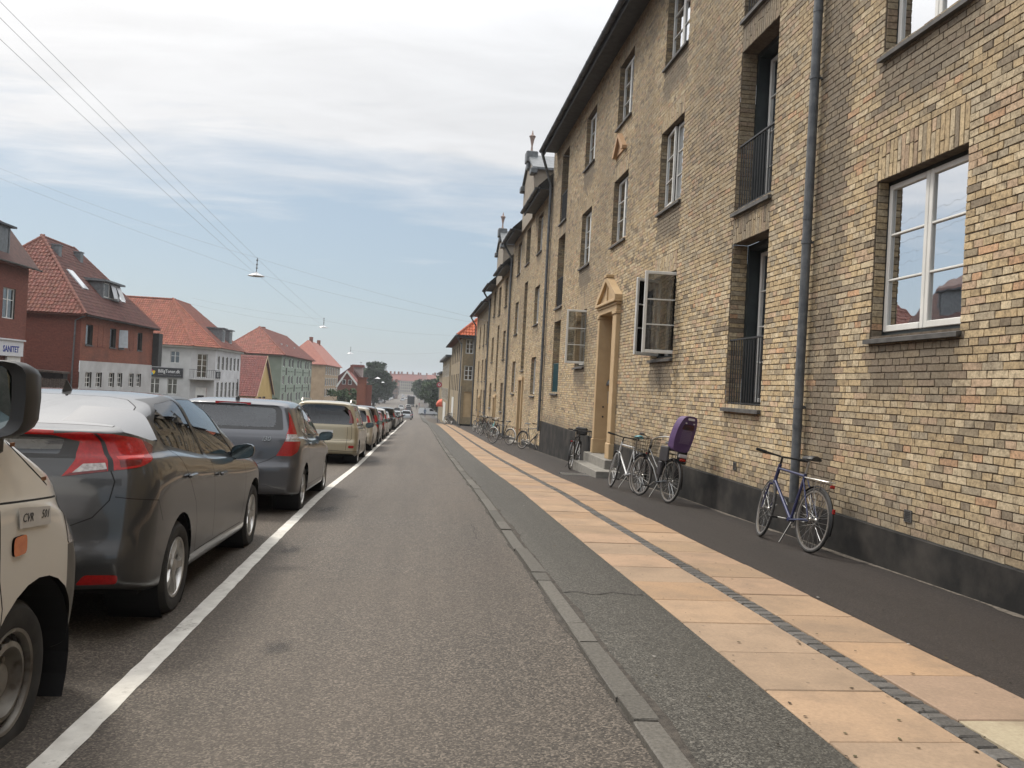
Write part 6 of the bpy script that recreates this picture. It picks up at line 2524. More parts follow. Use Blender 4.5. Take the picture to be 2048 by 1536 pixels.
BK.append(bicycle('pale silver ladies bicycle with a turquoise saddle cover beside the door steps', (3.78, 13.85), -8, 8, (0.42, 0.43, 0.44), 'men', rack='black', bars='flat', guardm='black', steer=-10,
                  saddlem=mat('turquoise_saddle_cover', (0.05, 0.24, 0.30), (0.08, 0.32, 0.38), rough=.5), wb=1.08))
BK.append(bicycle('black bicycle seen from behind with a black bag, left of the ochre doorway', (3.80, 19.9), 20, 4, (0.02, 0.02, 0.022), 'men', rack='black', bars='flat', bag=True, wb=1.06))
more = [
    ('grey bicycle leaning beside the second house step', (3.98, 30.6), 150, (0.05, 0.05, 0.052), 'men', 'flat'),
    ('black bicycle with a white rear mudguard next to the second house door', (3.85, 33.6), -35, (0.02, 0.02, 0.022), 'men', 'flat'),
    ('dark bicycle nearest in the crowded stand beyond the second house', (3.85, 39.3), -18, (0.03, 0.03, 0.032), 'women', 'town'),
    ('turquoise bicycle in the crowded stand down the hill', (3.7, 41.2), 15, (0.03, 0.22, 0.24), 'women', 'town'),
    ('black bicycle with a front basket in the crowded stand down the hill', (3.85, 42.6), -22, (0.02, 0.02, 0.02), 'women', 'town'),
    ('silver bicycle behind the turquoise one in the crowded stand', (3.75, 44.2), 10, (0.30, 0.30, 0.31), 'men', 'flat'),
    ('dark green bicycle in the middle of the crowded stand', (3.9, 45.8), -20, (0.02, 0.04, 0.03), 'women', 'town'),
    ('maroon bicycle towards the far end of the crowded stand', (3.7, 47.6), 18, (0.09, 0.02, 0.02), 'men', 'flat'),
    ('navy bicycle farthest in the crowded stand', (3.85, 49.4), -15, (0.02, 0.025, 0.06), 'men', 'flat'),
    ('black bicycle standing alone before the corner house', (2.95, 69.5), -25, (0.02, 0.02, 0.022), 'women', 'town'),
    ('grey bicycle beside the corner house sign post', (2.75, 72.5), 20, (0.08, 0.08, 0.08), 'men', 'flat'),
]
for lab, rp, hd, fc, st__, bs_ in more:
    bicycle(lab, rp, hd, 6, fc, st__, rack='black', bars=bs_, basket='basket' in lab, guardm='black' if 'white' not in lab else 'white', wb=1.06)
# ------------------------------------------------------------------ houses across the street (left)
XL = -22.0
M['redbrick'] = mat('red_brick_wall', (0.20, 0.066, 0.038), (0.28, 0.096, 0.056), scale=9, rough=0.9, c3=(0.17, 0.062, 0.04), c3s=.7)
M['darkredbrick'] = mat('dark_red_brick_wall', (0.15, 0.048, 0.032), (0.21, 0.068, 0.046), scale=9, rough=0.9)
for k in ('redbrick', 'darkredbrick'):
    nt = M[k].node_tree
    b_ = nt.nodes['Principled BSDF']
    src = b_.inputs['Base Color'].links[0].from_socket
    bt = N(nt, 'ShaderNodeTexBrick', i_Scale=1.0)
    bt.inputs['Color1'].default_value = (1, 1, 1, 1)
    bt.inputs['Color2'].default_value = (.72, .72, .72, 1)
    bt.inputs['Mortar'].default_value = (.9, .95, 1.0, 1)
    bt.inputs['Mortar Size'].default_value = .008
    bt.inputs['Brick Width'].default_value = .24
    bt.inputs['Row Height'].default_value = .0667
    v = coord(nt)
    sp_ = N(nt, 'ShaderNodeSeparateXYZ')
    L(nt, v, sp_.inputs[0])
    cb_ = N(nt, 'ShaderNodeCombineXYZ')
    L(nt, math_n(nt, 'ADD', sp_.outputs[0], sp_.outputs[1]), cb_.inputs[0])
    L(nt, sp_.outputs[2], cb_.inputs[1])
    L(nt, cb_.outputs[0], bt.inputs['Vector'])
    L(nt, mix_n(nt, 1.0, src, bt.outputs[0], 'MULTIPLY'), b_.inputs['Base Color'])
M['greyrender'] = mat('grey_render', (0.44, 0.44, 0.435), (0.52, 0.52, 0.515), scale=1.2, rough=0.9, bs=.06, c3=(0.38, 0.375, 0.37), c3s=.5)
M['litgreyrender'] = mat('lit_grey_render', (0.52, 0.525, 0.54), (0.62, 0.625, 0.635), scale=1.2, rough=0.9, bs=.06, c3=(0.46, 0.46, 0.475), c3s=.5)  # lighter copy of the grey render: brighter light on the street wall painted in
M['greenrender'] = mat('sage_green_render', (0.165, 0.20, 0.155), (0.195, 0.235, 0.185), scale=.8, rough=0.9)
M['litgreenrender'] = mat('lit_sage_green_render', (0.265, 0.315, 0.25), (0.31, 0.36, 0.295), scale=.8, rough=0.9)  # same green render lightened: the street wall's extra light put into its colour
M['tanrender'] = mat('tan_render', (0.36, 0.255, 0.16), (0.44, 0.32, 0.205), scale=.8, rough=0.9)
M['yellowrender'] = mat('yellow_render', (0.48, 0.33, 0.12), (0.54, 0.38, 0.15), scale=.8, rough=0.9)
M['darkboard'] = mat('dark_boarding', (0.02, 0.02, 0.02), (0.035, 0.035, 0.035), rough=.7)
M['tile'] = attr_mat('clay_tile', rough=.75, nscale=14, bs=.2, vary=.25, bscale=40)
M['tilebed'] = mat('roof_underlay', (0.10, 0.035, 0.025), (0.14, 0.05, 0.035), scale=3, rough=.9)


def tiles(parent, origin, uax, vax, poly, tone, tw=.24, tl=.34, singles=0, name='tile'):
    """pantiles on a roof plane. origin: 3-d point, uax along the eave, vax up the slope, poly: outline in (u, v)"""
    uax, vax = Vector(uax).normalized(), Vector(vax).normalized()
    nrm = uax.cross(vax).normalized()
    if nrm.z < 0: nrm = -nrm
    us_ = [p[0] for p in poly]
    vs_ = [p[1] for p in poly]
    prof = [(0, .012), (.18, -.014), (.42, -.004), (.62, .028), (.82, .036), (1.04, .010)]
    V, Fq, T, cand = [], [], [], []
    nv = int(math.ceil((max(vs_) - min(vs_)) / tl))
    o = np.array(origin)
    ua, va, na = np.array(uax), np.array(vax), np.array(nrm)
    for r_ in range(nv):
        v0 = min(vs_) + r_ * tl
        q = int((max(us_) - min(us_)) / tw) + 1
        for i in range(q):
            u0 = min(us_) + i * tw
            if not inpoly((u0 + tw / 2, v0 + tl / 2), poly): continue
            jt = R.uniform(-.006, .006)
            pts = []
            for vv, lift in ((v0 - .03, .045), (v0 + tl, .012)):
                for pu, ph in prof:
                    pts.append(o + ua * (u0 + pu * tw) + va * vv + na * (lift + ph + jt))
            # a front lip so each course reads as a step
            for pu, ph in prof:
                pts.append(o + ua * (u0 + pu * tw) + va * (v0 - .03) + na * (.012 + ph * .4 + jt))
            g_ = R.uniform(.78, 1.18)
            cand.append((pts, tuple(c * g_ * (1 + R.uniform(-.06, .06)) for c in tone)))
    TF = [(i, i + 1, 7 + i, 6 + i) for i in range(5)] + [(12 + i, 13 + i, i + 1, i) for i in range(5)]
    pick = set()
    if singles and cand:
        d = sorted(range(len(cand)), key=lambda i: float(np.dot(cand[i][0][0], cand[i][0][0])))
        pick = set(d[:singles])
    for i, (pts, t) in enumerate(cand):
        if i in pick:
            link(name, np_mesh(name, pts, TF, M['tile'], np.tile(t, (18, 1)), smooth=False), parent)
            continue
        b = len(V)
        V += pts
        Fq += [tuple(b + k for k in f) for f in TF]
        T += [t] * 18
    if V:
        tag(link(name + 's', np_mesh(name + 's', V, Fq, M['tile'], T, smooth=False), parent), kind='stuff')


def ridge(parent, a, b, tone, r=.12, n=None):
    a, b = Vector(a), Vector(b)
    k = n or max(2, int((b - a).length / .38))
    V, Fq, T = [], [], []
    d = (b - a).normalized()
    s_ = d.cross(Vector((0, 0, 1))).normalized()
    u_ = s_.cross(d)
    for i in range(k):
        p, q = a.lerp(b, i / k), a.lerp(b, (i + 1) / k + .02)
        g_ = R.uniform(.85, 1.15)
        b0 = len(V)
        for pt, rr in ((p, r * 1.12), (q, r * .95)):
            for j in range(6):
                an = math.pi * j / 5
                V.append(pt + s_ * rr * math.cos(an) + u_ * (rr * math.sin(an) - .03))
        T += [tuple(c * g_ for c in tone)] * 12
        Fq += [(b0 + j, b0 + j + 1, b0 + 7 + j, b0 + 6 + j) for j in range(5)]
    tag(link('ridge_tiles', np_mesh('ridge_tiles', V, Fq, M['tile'], T), parent), kind='stuff')


_lw = {}


def lwindow(parent, M4, w, h, cols=2, rows=3, frame='white', rec=.08, fw_=.06, transom=None, name='window', shadow=True):
    """small far window in local coords (x across, -y out of the wall, z up): frame with bars, one child pane, dark room box behind"""
    key = (round(w, 2), round(h, 2), cols, rows, frame, rec, transom)
    if key not in _lw:
        mb = MB()
        t = .05
        mb.box(0, fw_, rec, rec + t, 0, h)
        mb.box(w - fw_, w, rec, rec + t, 0, h)
        mb.box(fw_, w - fw_, rec + .002, rec + t, 0, fw_)
        mb.box(fw_, w - fw_, rec + .002, rec + t, h - fw_, h)
        for i in range(1, cols):
            x = w * i / cols
            mb.box(x - .04, x + .04, rec + .003, rec + t, fw_, h - fw_)
        for i in range(1, rows):
            z = (h * i / rows) if transom is None else transom * h
            mb.box(fw_, w - fw_, rec + .006, rec + t - .004, z - .02, z + .02)
        p = MB()
        p.quad((.02, rec + t * .6, .02), (w - .02, rec + t * .6, .02), (w - .02, rec + t * .6, h - .02), (.02, rec + t * .6, h - .02))
        rv_ = MB()
        rv_.quad((0, 0, 0), (0, rec + .5, 0), (0, rec + .5, h), (0, 0, h))
        rv_.quad((w, 0, 0), (w, 0, h), (w, rec + .5, h), (w, rec + .5, 0))
        rv_.quad((0, 0, h), (0, rec + .5, h), (w, rec + .5, h), (w, 0, h))
        rv_.quad((0, 0, 0), (w, 0, 0), (w, rec + .5, 0), (0, rec + .5, 0))
        rv_.quad((0, rec + .5, 0), (w, rec + .5, 0), (w, rec + .5, h), (0, rec + .5, h))
        _lw[key] = (mb.mesh(name, M[frame]), p.mesh('pane', M['pane_far']), rv_.mesh('opening', M['room']))
    a, b, c = _lw[key]
    o = link(name, a, parent)
    o.matrix_local = M4
    link('pane', b, o)
    link('opening', c, o)
    return o


def wallholes(parent, M4, Wd, z0, z1, holes, m, name='wall', th=.0):
    """flat wall in local coords (x 0..Wd, z) with rectangular holes (x0, x1, z0, z1)"""
    xs = sorted(set([0, Wd] + [v for h in holes for v in h[:2]]))
    zs_ = sorted(set([z0, z1] + [v for h in holes for v in h[2:]]))
    mb = MB()
    for a, b in zip(xs[:-1], xs[1:]):
        for c, d in zip(zs_[:-1], zs_[1:]):
            xm, zm = (a + b) / 2, (c + d) / 2
            if any(h[0] < xm < h[1] and h[2] < zm < h[3] for h in holes): continue
            mb.quad((a, 0, c), (b, 0, c), (b, 0, d), (a, 0, d))
    o = mb.build(name, m, parent)
    o.matrix_local = M4
    return o


def facM(x, y, z, kind):
    """facade frames: 'street' faces +X (local x = +Y), 'side' faces -Y (local x = +X)"""
    return Matrix.Translation((x, y, z)) @ Matrix.Rotation(rad(90) if kind == 'street' else 0, 4, 'Z')


def hipped(parent, x0, x1, y0, y1, ze, run, zr_, tone, over=.35, singles=0, near_hip=True, far_hip=True, tw=.24, tl=.34, doth=True, street_tone=None):
    """hipped roof over a rectangle; x1 is the street side"""
    a, b, c, d = x0 - over, x1 + over, y0 - over, y1 + over
    xm = (a + b) / 2
    hx = (b - a) / 2
    k = (zr_ - ze) / hx
    cy = c + (run if near_hip else 0)
    dy = d - (run if far_hip else 0)
    A, Bp = Vector((xm, cy, zr_)), Vector((xm, dy, zr_))
    P = [Vector((a, c, ze)), Vector((b, c, ze)), Vector((b, d, ze)), Vector((a, d, ze))]
    bed = MB()
    bed.add([P[0], P[1], A], [(0, 1, 2)])
    bed.add([P[1], P[2], Bp, A], [(0, 1, 2, 3)])
    bed.add([P[2], P[3], Bp], [(0, 1, 2)])
    bed.add([P[3], P[0], A, Bp], [(0, 1, 2, 3)])
    bed.add([(a, c, ze - .12), (b, c, ze - .12), (b, d, ze - .12), (a, d, ze - .12)], [(3, 2, 1, 0)])
    for i in range(4):
        q = P[(i + 1) % 4]
        bed.add([P[i], q, (q.x, q.y, q.z - .12), (P[i].x, P[i].y, P[i].z - .12)], [(3, 2, 1, 0)])
    bed.build('roof', M['tilebed'], parent)
    if doth:
        # hip facing us
        vlen = (A - Vector((xm, c, ze))).length
        vax = (A - Vector((xm, c, ze))).normalized()
        tiles(parent, (a, c, ze), (1, 0, 0), vax, [(0, 0), (b - a, 0), ((b - a) / 2, vlen)], tone, tw, tl, singles)
        # street slope
        va2 = (Vector((xm, cy, zr_)) - Vector((b, cy, ze))).normalized()
        vl2 = (Vector((xm, cy, zr_)) - Vector((b, cy, ze))).length
        tiles(parent, (b, c, ze), (0, 1, 0), va2, [(0, 0), (d - c, 0), (dy - c, vl2), (cy - c, vl2)], street_tone or tone, tw, tl)
        ridge(parent, P[1], A, tone)
        ridge(parent, A, Bp, tone)
        ridge(parent, P[0], A, tone)
        ridge(parent, P[2], Bp, tone)


def sq(parent, name, x0, x1, y0, y1, z0, z1, m):
    mb = MB()
    mb.box(x0, x1, y0, y1, z0, z1)
    return mb.build(name, m, parent)


LB = 'houses across the street'
# ---- house 1: far-left shop house, brick under a dark roof, sign over the shop
h1 = empty('shop_house', (0, 0, 0), 0, 'dark red brick shop house at the left edge with a white fascia sign', 'building', LB)
zb1 = zr(48) - .2
wins = [(45.2 - 30, 46.55 + .1 - 30, 2.28, 3.9)]
hl = [(a, a + 1.35, 2.28, 3.92) for a in (2.2, 5.2, 8.4, 11.6, 16.45)]
wallholes(h1, facM(XL, 30.2, 0, 'street'), 19.2, zb1, 5.15, [(a, b, c, d) for a, b, c, d in hl], M['darkredbrick'])
for a, b, c, d in hl:
    lwindow(h1, facM(XL, 30.2 + a, c, 'street'), b - a, d - c, 2, 2, transom=.62)
sq(h1, 'rear_wall', XL - 9, XL - .01, 49.38, 49.4, zb1, 5.3, M['darkredbrick'])
g_ = MB()
g_.add([(XL - 9.1, 49.41, 5.25), (XL + .02, 49.41, 5.25), (XL - 1.6, 49.41, 7.3), (XL - 4.5, 49.41, 9.2)], [(0, 1, 2, 3)])
g_.build('gable_wall', M['darkredbrick'], h1)
rf = MB()
rf.add([(XL + .45, 30, 5.22), (XL + .45, 49.75, 5.22), (XL - 1.5, 49.75, 7.75), (XL - 1.5, 30, 7.75)], [(0, 1, 2, 3)])
rf.add([(XL - 1.5, 30, 7.75), (XL - 1.5, 49.75, 7.75), (XL - 5, 49.75, 9.6), (XL - 5, 30, 9.6)], [(0, 1, 2, 3)])
rf.add([(XL + .45, 49.75, 5.22), (XL - 1.5, 49.75, 7.75), (XL - 5, 49.75, 9.6), (XL - 5, 49.75, 9.3), (XL - 1.6, 49.75, 7.5), (XL + .2, 49.75, 5.2)], [(0, 1, 2, 3, 4, 5)])
rf.build('roof', mat('dark_weathered_tile', (0.055, 0.026, 0.022), (0.09, 0.042, 0.034), scale=5, rough=.85, bs=.5, bscale=9), h1)
gutter(h1, 30, 49.8, XL + .5, 5.22, .08, 'zinc')
dm = MB()
dm.box(XL - 2.2, XL + .06, 44.3, 46.95, 5.35, 7.1)
dm.build('dormer', M['zinc'], h1)
dr_ = MB()
dr_.prism([(XL - 2.3, 44.1, 7.1), (XL + .25, 44.1, 7.1), (XL + .25, 44.1, 7.2), (XL - 2.3, 44.1, 7.35)], (0, 3.15, 0))
dr_.build('dormer_roof', M['darkzinc'], h1)
lwindow(h1, facM(XL + .07, 44.5, 5.45, 'street') , 2.3, 1.6, 2, 2, rec=.01)
sg = empty('shop_sign', (0, 0, 0), 0, 'white fascia sign reading SANITET in blue above the shop front', 'sign')
sb_ = MB()
sb_.box(XL + .01, XL + .22, 40.5, 48.75, .28, 1.12)
sb_.box(XL + .01, XL + .30, 40.4, 48.85, 1.12, 1.2)
sb_.build('fascia_board', mat('white_fascia', (0.55, 0.56, 0.58), (0.62, 0.63, 0.65), rough=.6), sg)
t_ = link('lettering', text_mesh('SANITET', .46, mat('blue_lettering', (0.02, 0.035, 0.22)), .004, align='RIGHT', bold=.012), sg)
t_.matrix_local = Matrix.Translation((XL + .225, 48.25, .50)) @ Matrix.Rotation(rad(90), 4, 'Z') @ Matrix.Rotation(rad(90), 4, 'X')
sf = MB()
sf.box(XL + .02, XL + .12, 47.2, 48.7, zb1, .3)
sf.build('shop_pier', M['white'], h1)
# low lean-to with board fence in the gap between the houses
ft = empty('board_fence', (0, 0, 0), 0, 'weathered vertical board fence closing the gap between the two brick houses', 'fence')
for i in range(26):
    x = -25.6 + i * .138
    fb = MB()
    fb.box(x, x + .118, 55.3 + R.uniform(-.01, .01), 55.33, zr(55) - .2, -.95 + R.uniform(-.05, .05))
    fb.build('board', M.setdefault('oldwood', mat('old_boards', (0.07, 0.055, 0.045), (0.13, 0.105, 0.09), scale=12, rough=.9)), ft)
sh_ = empty('lean_to_shed', (0, 0, 0), 0, 'small dark shed roof tucked in the gap behind the board fence', 'shed')
sq(sh_, 'wall', -25.6, -22.6, 56.2, 56.85, zr(56) - .2, -.55, M['darkboard'])
s_ = MB()
s_.prism([(-25.8, 55.8, -.5), (-22.5, 55.8, -.62), (-22.5, 55.8, -.50), (-25.8, 55.8, -.38)], (0, 1.1, 0))
s_.build('roof', M['oldwood'], sh_)

# ---- house 2: brick over grey render with a big hipped tile roof
h2 = empty('brick_house', (0, 0, 0), 0, 'red brick house over a grey rendered ground floor with a steep weathered hipped tile roof', 'building', LB)
zb2 = zr(64) - .3
ya, yb = 57.05, 71.9
up_ = [(57.86, 59.05, 1.36, 2.72), (62.2, 63.4, 1.36, 2.74), (64.0, 65.15, 1.37, 2.76), (68.1, 69.2, 1.38, 2.78)]
blind = [(59.95, 60.95), (66.3, 67.2)]
lo_ = [(58.1, 59.15), (59.95, 61.0), (62.35, 63.4), (64.05, 65.05), (66.5, 67.55), (68.25, 69.3)]
m4 = facM(XL, ya, 0, 'street')
wallholes(h2, m4, yb - ya, .28, 3.35, [(a - ya, b - ya, c, d) for a, b, c, d in up_], M['redbrick'])
wallholes(h2, facM(XL + .03, ya, 0, 'street'), yb - ya, zb2, .28, [(a - ya, b - ya, -1.5, -.47) for a, b in lo_], M['greyrender'], name='ground_floor_wall')
for i, (a, b, c, d) in enumerate(up_):
    o = lwindow(h2, facM(XL, a, c, 'street'), b - a, d - c, 1, 1, frame='darkboard', rec=.14)
    ld = sq(h2, 'sill', XL - .1, XL + .06, a - .05, b + .05, c - .08, c, M['slate'])
ow = MB()
ow.quad((XL + .02, 64.05, 1.42), (XL + .55, 64.35, 1.42), (XL + .50, 64.35, 2.72), (XL + .02, 64.05, 2.72))
ow.build('open_casement', mat('open_casement', (0.45, 0.5, 0.55), rough=.1), h2)
for a, b in blind:
    bl = MB()
    bl.box(XL + .001, XL + .012, a, a + .05, 1.36, 2.74)
    bl.box(XL + .001, XL + .012, b - .05, b, 1.36, 2.74)
    bl.box(XL + .001, XL + .03, a, b, 1.30, 1.36)
    bl.build('blind_window', M['darkredbrick'], h2)
for a, b in lo_:
    lwindow(h2, facM(XL + .03, a, -1.5, 'street'), b - a, 1.03, 2, 3, rec=.1)
wallholes(h2, facM(XL - 9.4, ya, 0, 'side'), 9.4, zb2, 3.35, [], M['darkredbrick'], name='side_wall')  # darker brick tone paints in the shade of the narrow gap
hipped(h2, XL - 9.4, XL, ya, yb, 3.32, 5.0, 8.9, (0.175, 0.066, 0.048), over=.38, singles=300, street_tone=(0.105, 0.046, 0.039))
gutter(h2, ya - .3, yb + .3, XL + .42, 3.27, .07, 'darkzinc')
dp = MB()
dp.tube([(XL + .3, ya - .25, 3.2), (XL - .35, ya - .06, 2.9), (XL - .40, ya - .06, -.6), (XL - .40, ya - .06, zb2)], .05, 8)
dp.build('downpipe', M['zinc'], h2)
cv = sq(h2, 'corner_shaft', XL - .3, XL + .5, yb - .05, yb + .9, .2, 2.95, M['darkboard'])
# dormer, skylights, vents on the street slope
k2 = (8.9 - 3.32) / (9.4 / 2 + .38)
xs_ = lambda z: XL + .38 - (z - 3.32) / k2
do = MB()
do.box(xs_(6.6) - .3, xs_(5.0) + .15, 63.2, 66.6, 4.95, 6.15)
do.build('dormer', M['zinc'], h2)
d3 = MB()
d3.prism([(xs_(6.6) - .6, 62.95, 6.15), (xs_(5.0) + .45, 62.95, 6.15), (xs_(5.0) + .45, 62.95, 6.28), (xs_(6.6) - .6, 62.95, 6.4)], (0, 3.9, 0))
d3.build('dormer_roof', M['zinc'], h2)
for i in range(3):
    lwindow(h2, facM(xs_(5.0) + .17, 63.35 + i * 1.06, 5.02, 'street'), .98, 1.05, 1, 1, rec=.01)
for i, tilt in ((0, .3), (1, .45)):
    oc = MB()
    y0 = 64.45 + i * 1.05
    oc.quad((xs_(5.0) + .22 + tilt, y0, 5.05), (xs_(5.0) + .22 + tilt, y0 + .95, 5.05), (xs_(5.0) + .22, y0 + .95, 6.05), (xs_(5.0) + .22, y0, 6.05))
    oc.build('open_casement', mat('open_dormer_sash', (0.42, 0.43, 0.44), (0.5, 0.5, 0.5), rough=.2), h2)
for y0, z0 in ((60.4, 5.25),):
    sk_ = MB()
    n_ = Vector((1, 0, 1 / k2)).normalized()
    for (dz0, dz1, yy0, yy1) in ((0, 1.25, y0, y0 + 1.0),):
        za_, zb_ = z0 + dz0, z0 + dz1
        P_ = [Vector((xs_(za_), yy0, za_)), Vector((xs_(za_), yy1, za_)), Vector((xs_(zb_), yy1, zb_)), Vector((xs_(zb_), yy0, zb_))]
        sk_.prism([p + n_ * .12 for p in P_], -n_ * .1)
    sk_.build('skylight', mat('skylight_glass', (0.5, 0.53, 0.56), rough=.08), h2, fix=True)
sk_ = MB()
P_ = [Vector((xs_(5.0), 67.3, 5.0)), Vector((xs_(5.0), 68.2, 5.0)), Vector((xs_(6.0), 68.2, 6.0)), Vector((xs_(6.0), 67.3, 6.0))]
sk_.prism([p + Vector((.75, 0, .65)) * .12 for p in P_], (-.08, 0, -.07))
sk_.build('skylight', mat('skylight_glass', (0.5, 0.53, 0.56), rough=.08), h2, fix=True)
for y0, z0 in ((61.3, 7.75), (65.3, 7.85)):
    vt = MB()
    vt.box(xs_(z0) - .25, xs_(z0) + .25, y0, y0 + .5, z0 - .3, z0 + .55)
    vt.box(xs_(z0) - .3, xs_(z0) + .3, y0 - .05, y0 + .55, z0 + .55, z0 + .62)
    vt.build('roof_vent', M['zinc'], h2)

# ---- house 3: grey render, chamfered corner with balcony, orange roof, shop signs
h3 = empty('corner_shop_house', (0, 0, 0), 0, 'grey rendered corner house with an orange tiled roof and a small iron balcony', 'building', LB)
zb3 = zr(95) - .4
yk, ye = 91.5, 106.5        # side wall plane, far end
xc, yc = -24.0, 93.6        # chamfer from (xc, yk) to (XL, yc)
Wd = 9.6
x0_ = xc - Wd
m4 = facM(x0_, yk, 0, 'side')
sw_ = [(3.2 + i * 2.35 + (1.0 if i > 1 else 0), .75) for i in range(2)]
hs_ = []
def at3(px, py):      # position on the side wall plane from its photographed place is already measured
    return None
ups = [(-28.0, -27.05), (-26.15, -25.2)]
los = [(-28.15, -27.1), (-26.3, -25.3)]
hs_ = [(a - x0_, b - x0_, .72, 1.98) for a, b in ups] + [(a - x0_, b - x0_, -2.6, -.95) for a, b in los]
wallholes(h3, m4, Wd, zb3, 2.45, hs_, M['greyrender'], name='side_wall')
for a, b in ups: lwindow(h3, facM(a, yk, .72, 'side'), b - a, 1.26, 2, 2, transom=.6)
for a, b in los: lwindow(h3, facM(a, yk, -2.6, 'side'), b - a, 1.65, 2, 2, transom=.62)
ang = math.atan2(yc - yk, XL - xc)
cl_ = math.hypot(yc - yk, XL - xc)
mC = Matrix.Translation((xc, yk, 0)) @ Matrix.Rotation(ang, 4, 'Z')
wallholes(h3, mC, cl_, zb3, 2.45, [(.75, 1.95, -.70, 1.85), (.7, 2.0, zb3, -1.75)], M['greyrender'], name='corner_wall')
lwindow(h3, mC @ Matrix.Translation((.75, 0, -.70)), 1.2, 2.55, 2, 4)
bdoor = MB()
bdoor.box(.7, 2.0, .05, .1, zb3, -1.75)
bo = bdoor.build('door', M['white'], h3)
bo.matrix_local = mC
bg_ = MB()
bg_.box(.95, 1.75, .04, .05, zb3 + .3, -2.6)
bo = bg_.build('door_glass', M['dark'], h3)
bo.matrix_local = mC
bal = MB()
bal.box(-.2, 2.9, -1.0, .0, -.92, -.74)
bo = bal.build('balcony_slab', M['greyrender'], h3)
bo.matrix_local = mC
br = MB()
br.box(-.2, 2.9, -.98, -.95, .12, .16)
for i in range(13):
    br.box(-.2 + i * 3.08 / 12, -.18 + i * 3.08 / 12, -.975, -.955, -.74, .13)
for x in (-.19, 2.87):
    br.box(x - .01, x + .02, -.98, 0, .12, .16)
    for q in range(4):
        br.box(x, x + .015, -.9 + q * .25, -.885 + q * .25, -.74, .13)
bo = br.build('balcony_railing', M['iron'], h3)
bo.matrix_local = mC
wst = [(94.6, 95.6), (96.6, 97.6), (98.6, 99.6), (100.6, 101.6), (102.6, 103.6), (104.6, 105.6)]
hs_ = [(a - yc, b - yc, .25, 1.75) for a, b in wst] + [(a - yc, b - yc, -2.9, -1.15) for a, b in wst]
wallholes(h3, facM(XL, yc, 0, 'street'), ye - yc, zb3, 2.45, hs_, M['litgreyrender'], name='street_wall')
for a, b in wst:
    lwindow(h3, facM(XL, a, .25, 'street'), b - a, 1.5, 2, 2)
    lwindow(h3, facM(XL, a, -2.9, 'street'), b - a, 1.75, 2, 2)
# cornice and roof: two hips meeting the chamfer
cn = MB()
base_pts = [(x0_, yk - .3), (xc + .12, yk - .3), (XL + .3, yc - .12), (XL + .3, ye + .2), (x0_, ye + .2)]
cn.prism([(x, y, 2.42) for x, y in base_pts], (0, 0, .22))
cn.build('cornice', M['white'], h3)
ov = .55
E = [Vector((x0_ - 6, yk - ov, 2.62)), Vector((xc + .25, yk - ov, 2.62)), Vector((XL + ov, yc - .25, 2.62)), Vector((XL + ov, ye + .4, 2.62))]
T1, T2, T0 = Vector((-27.6, 96.6, 7.9)), Vector((-27.6, 103.5, 7.9)), Vector((x0_ - 6, 96.6, 7.9))
bed = MB()
bed.add([E[0], E[1], T1, T0], [(0, 1, 2, 3)])
bed.add([E[1], E[2], T1], [(0, 1, 2)])
bed.add([E[2], E[3], T2, T1], [(0, 1, 2, 3)])
bed.add([E[3], (x0_, ye + .4, 2.62), T2], [(0, 1, 2)])
bed.build('roof', M['tilebed'], h3)
ORG = (0.26, 0.088, 0.056)
va = (T0 - E[0]).normalized()
tiles(h3, E[0], (1, 0, 0), va, [(0, 0), (E[1].x - E[0].x, 0), (T1.x - E[0].x, (T0 - E[0]).length), (0, (T0 - E[0]).length)], ORG, .24, .36)
u3 = (E[2] - E[1]).normalized()
mid_ = (E[1] + E[2]) / 2
v3 = (T1 - mid_)
v3 = (v3 - u3 * v3.dot(u3))
tiles(h3, E[1], u3, v3.normalized(), [(0, 0), ((E[2] - E[1]).length, 0), ((T1 - E[1]).dot(u3), v3.length)], ORG, .24, .36)
va = (Vector((T1.x, 99, 7.9)) - Vector((E[2].x, 99, 2.62))).normalized()
vl = (Vector((T1.x, 99, 7.9)) - Vector((E[2].x, 99, 2.62))).length
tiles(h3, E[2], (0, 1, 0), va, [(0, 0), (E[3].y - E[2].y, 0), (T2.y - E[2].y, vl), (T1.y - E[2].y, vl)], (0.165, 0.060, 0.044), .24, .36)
for a, b in ((E[1], T1), (E[2], T1), (T1, T2), (T0, T1)): ridge(h3, a, b, ORG, .13)
for i, y0 in enumerate((97.6, 101.3)):
    dm = MB()
    dm.box(-24.4, -22.35, y0, y0 + 1.5, 3.3, 4.95)
    dm.build('dormer', M['zinc'], h3)
    d3 = MB()
    d3.box(-25.6, -22.1, y0 - .15, y0 + 1.65, 4.95, 5.07)
    d3.build('dormer_roof', M['zinc'], h3)
    lwindow(h3, facM(-22.33, y0 + .15, 3.45, 'street'), 1.2, 1.35, 1, 1, rec=.01)
s3 = empty('shop_sign', (0, 0, 0), 0, 'dark shop sign with coloured petals reading BilligToner.dk on the grey house', 'sign')
sb_ = MB()
sb_.box(-28.55, -24.75, yk - .16, yk - .03, -.82, .18)
sb_.build('sign_board', mat('sign_black', (0.012, 0.013, 0.017), (0.018, 0.019, 0.023), rough=.5), s3)
wt = mat('sign_white', (0.62, 0.62, 0.62))
t_ = link('lettering', text_mesh('BilligToner.dk', .50, wt, .004, bold=.006), s3)
t_.matrix_local = Matrix.Translation((-27.28, yk - .165, -.36)) @ Matrix.Rotation(rad(90), 4, 'X')
t_.scale = (.80, 1, 1)
t_ = link('lettering', text_mesh('Vi sparer dig penge', .20, wt, .003), s3) if False else None
ln_ = MB()
for i in range(16):
    ln_.box(-27.25 + i * .147, -27.25 + i * .147 + R.uniform(.06, .12), yk - .163, yk - .161, -.62, -.56)
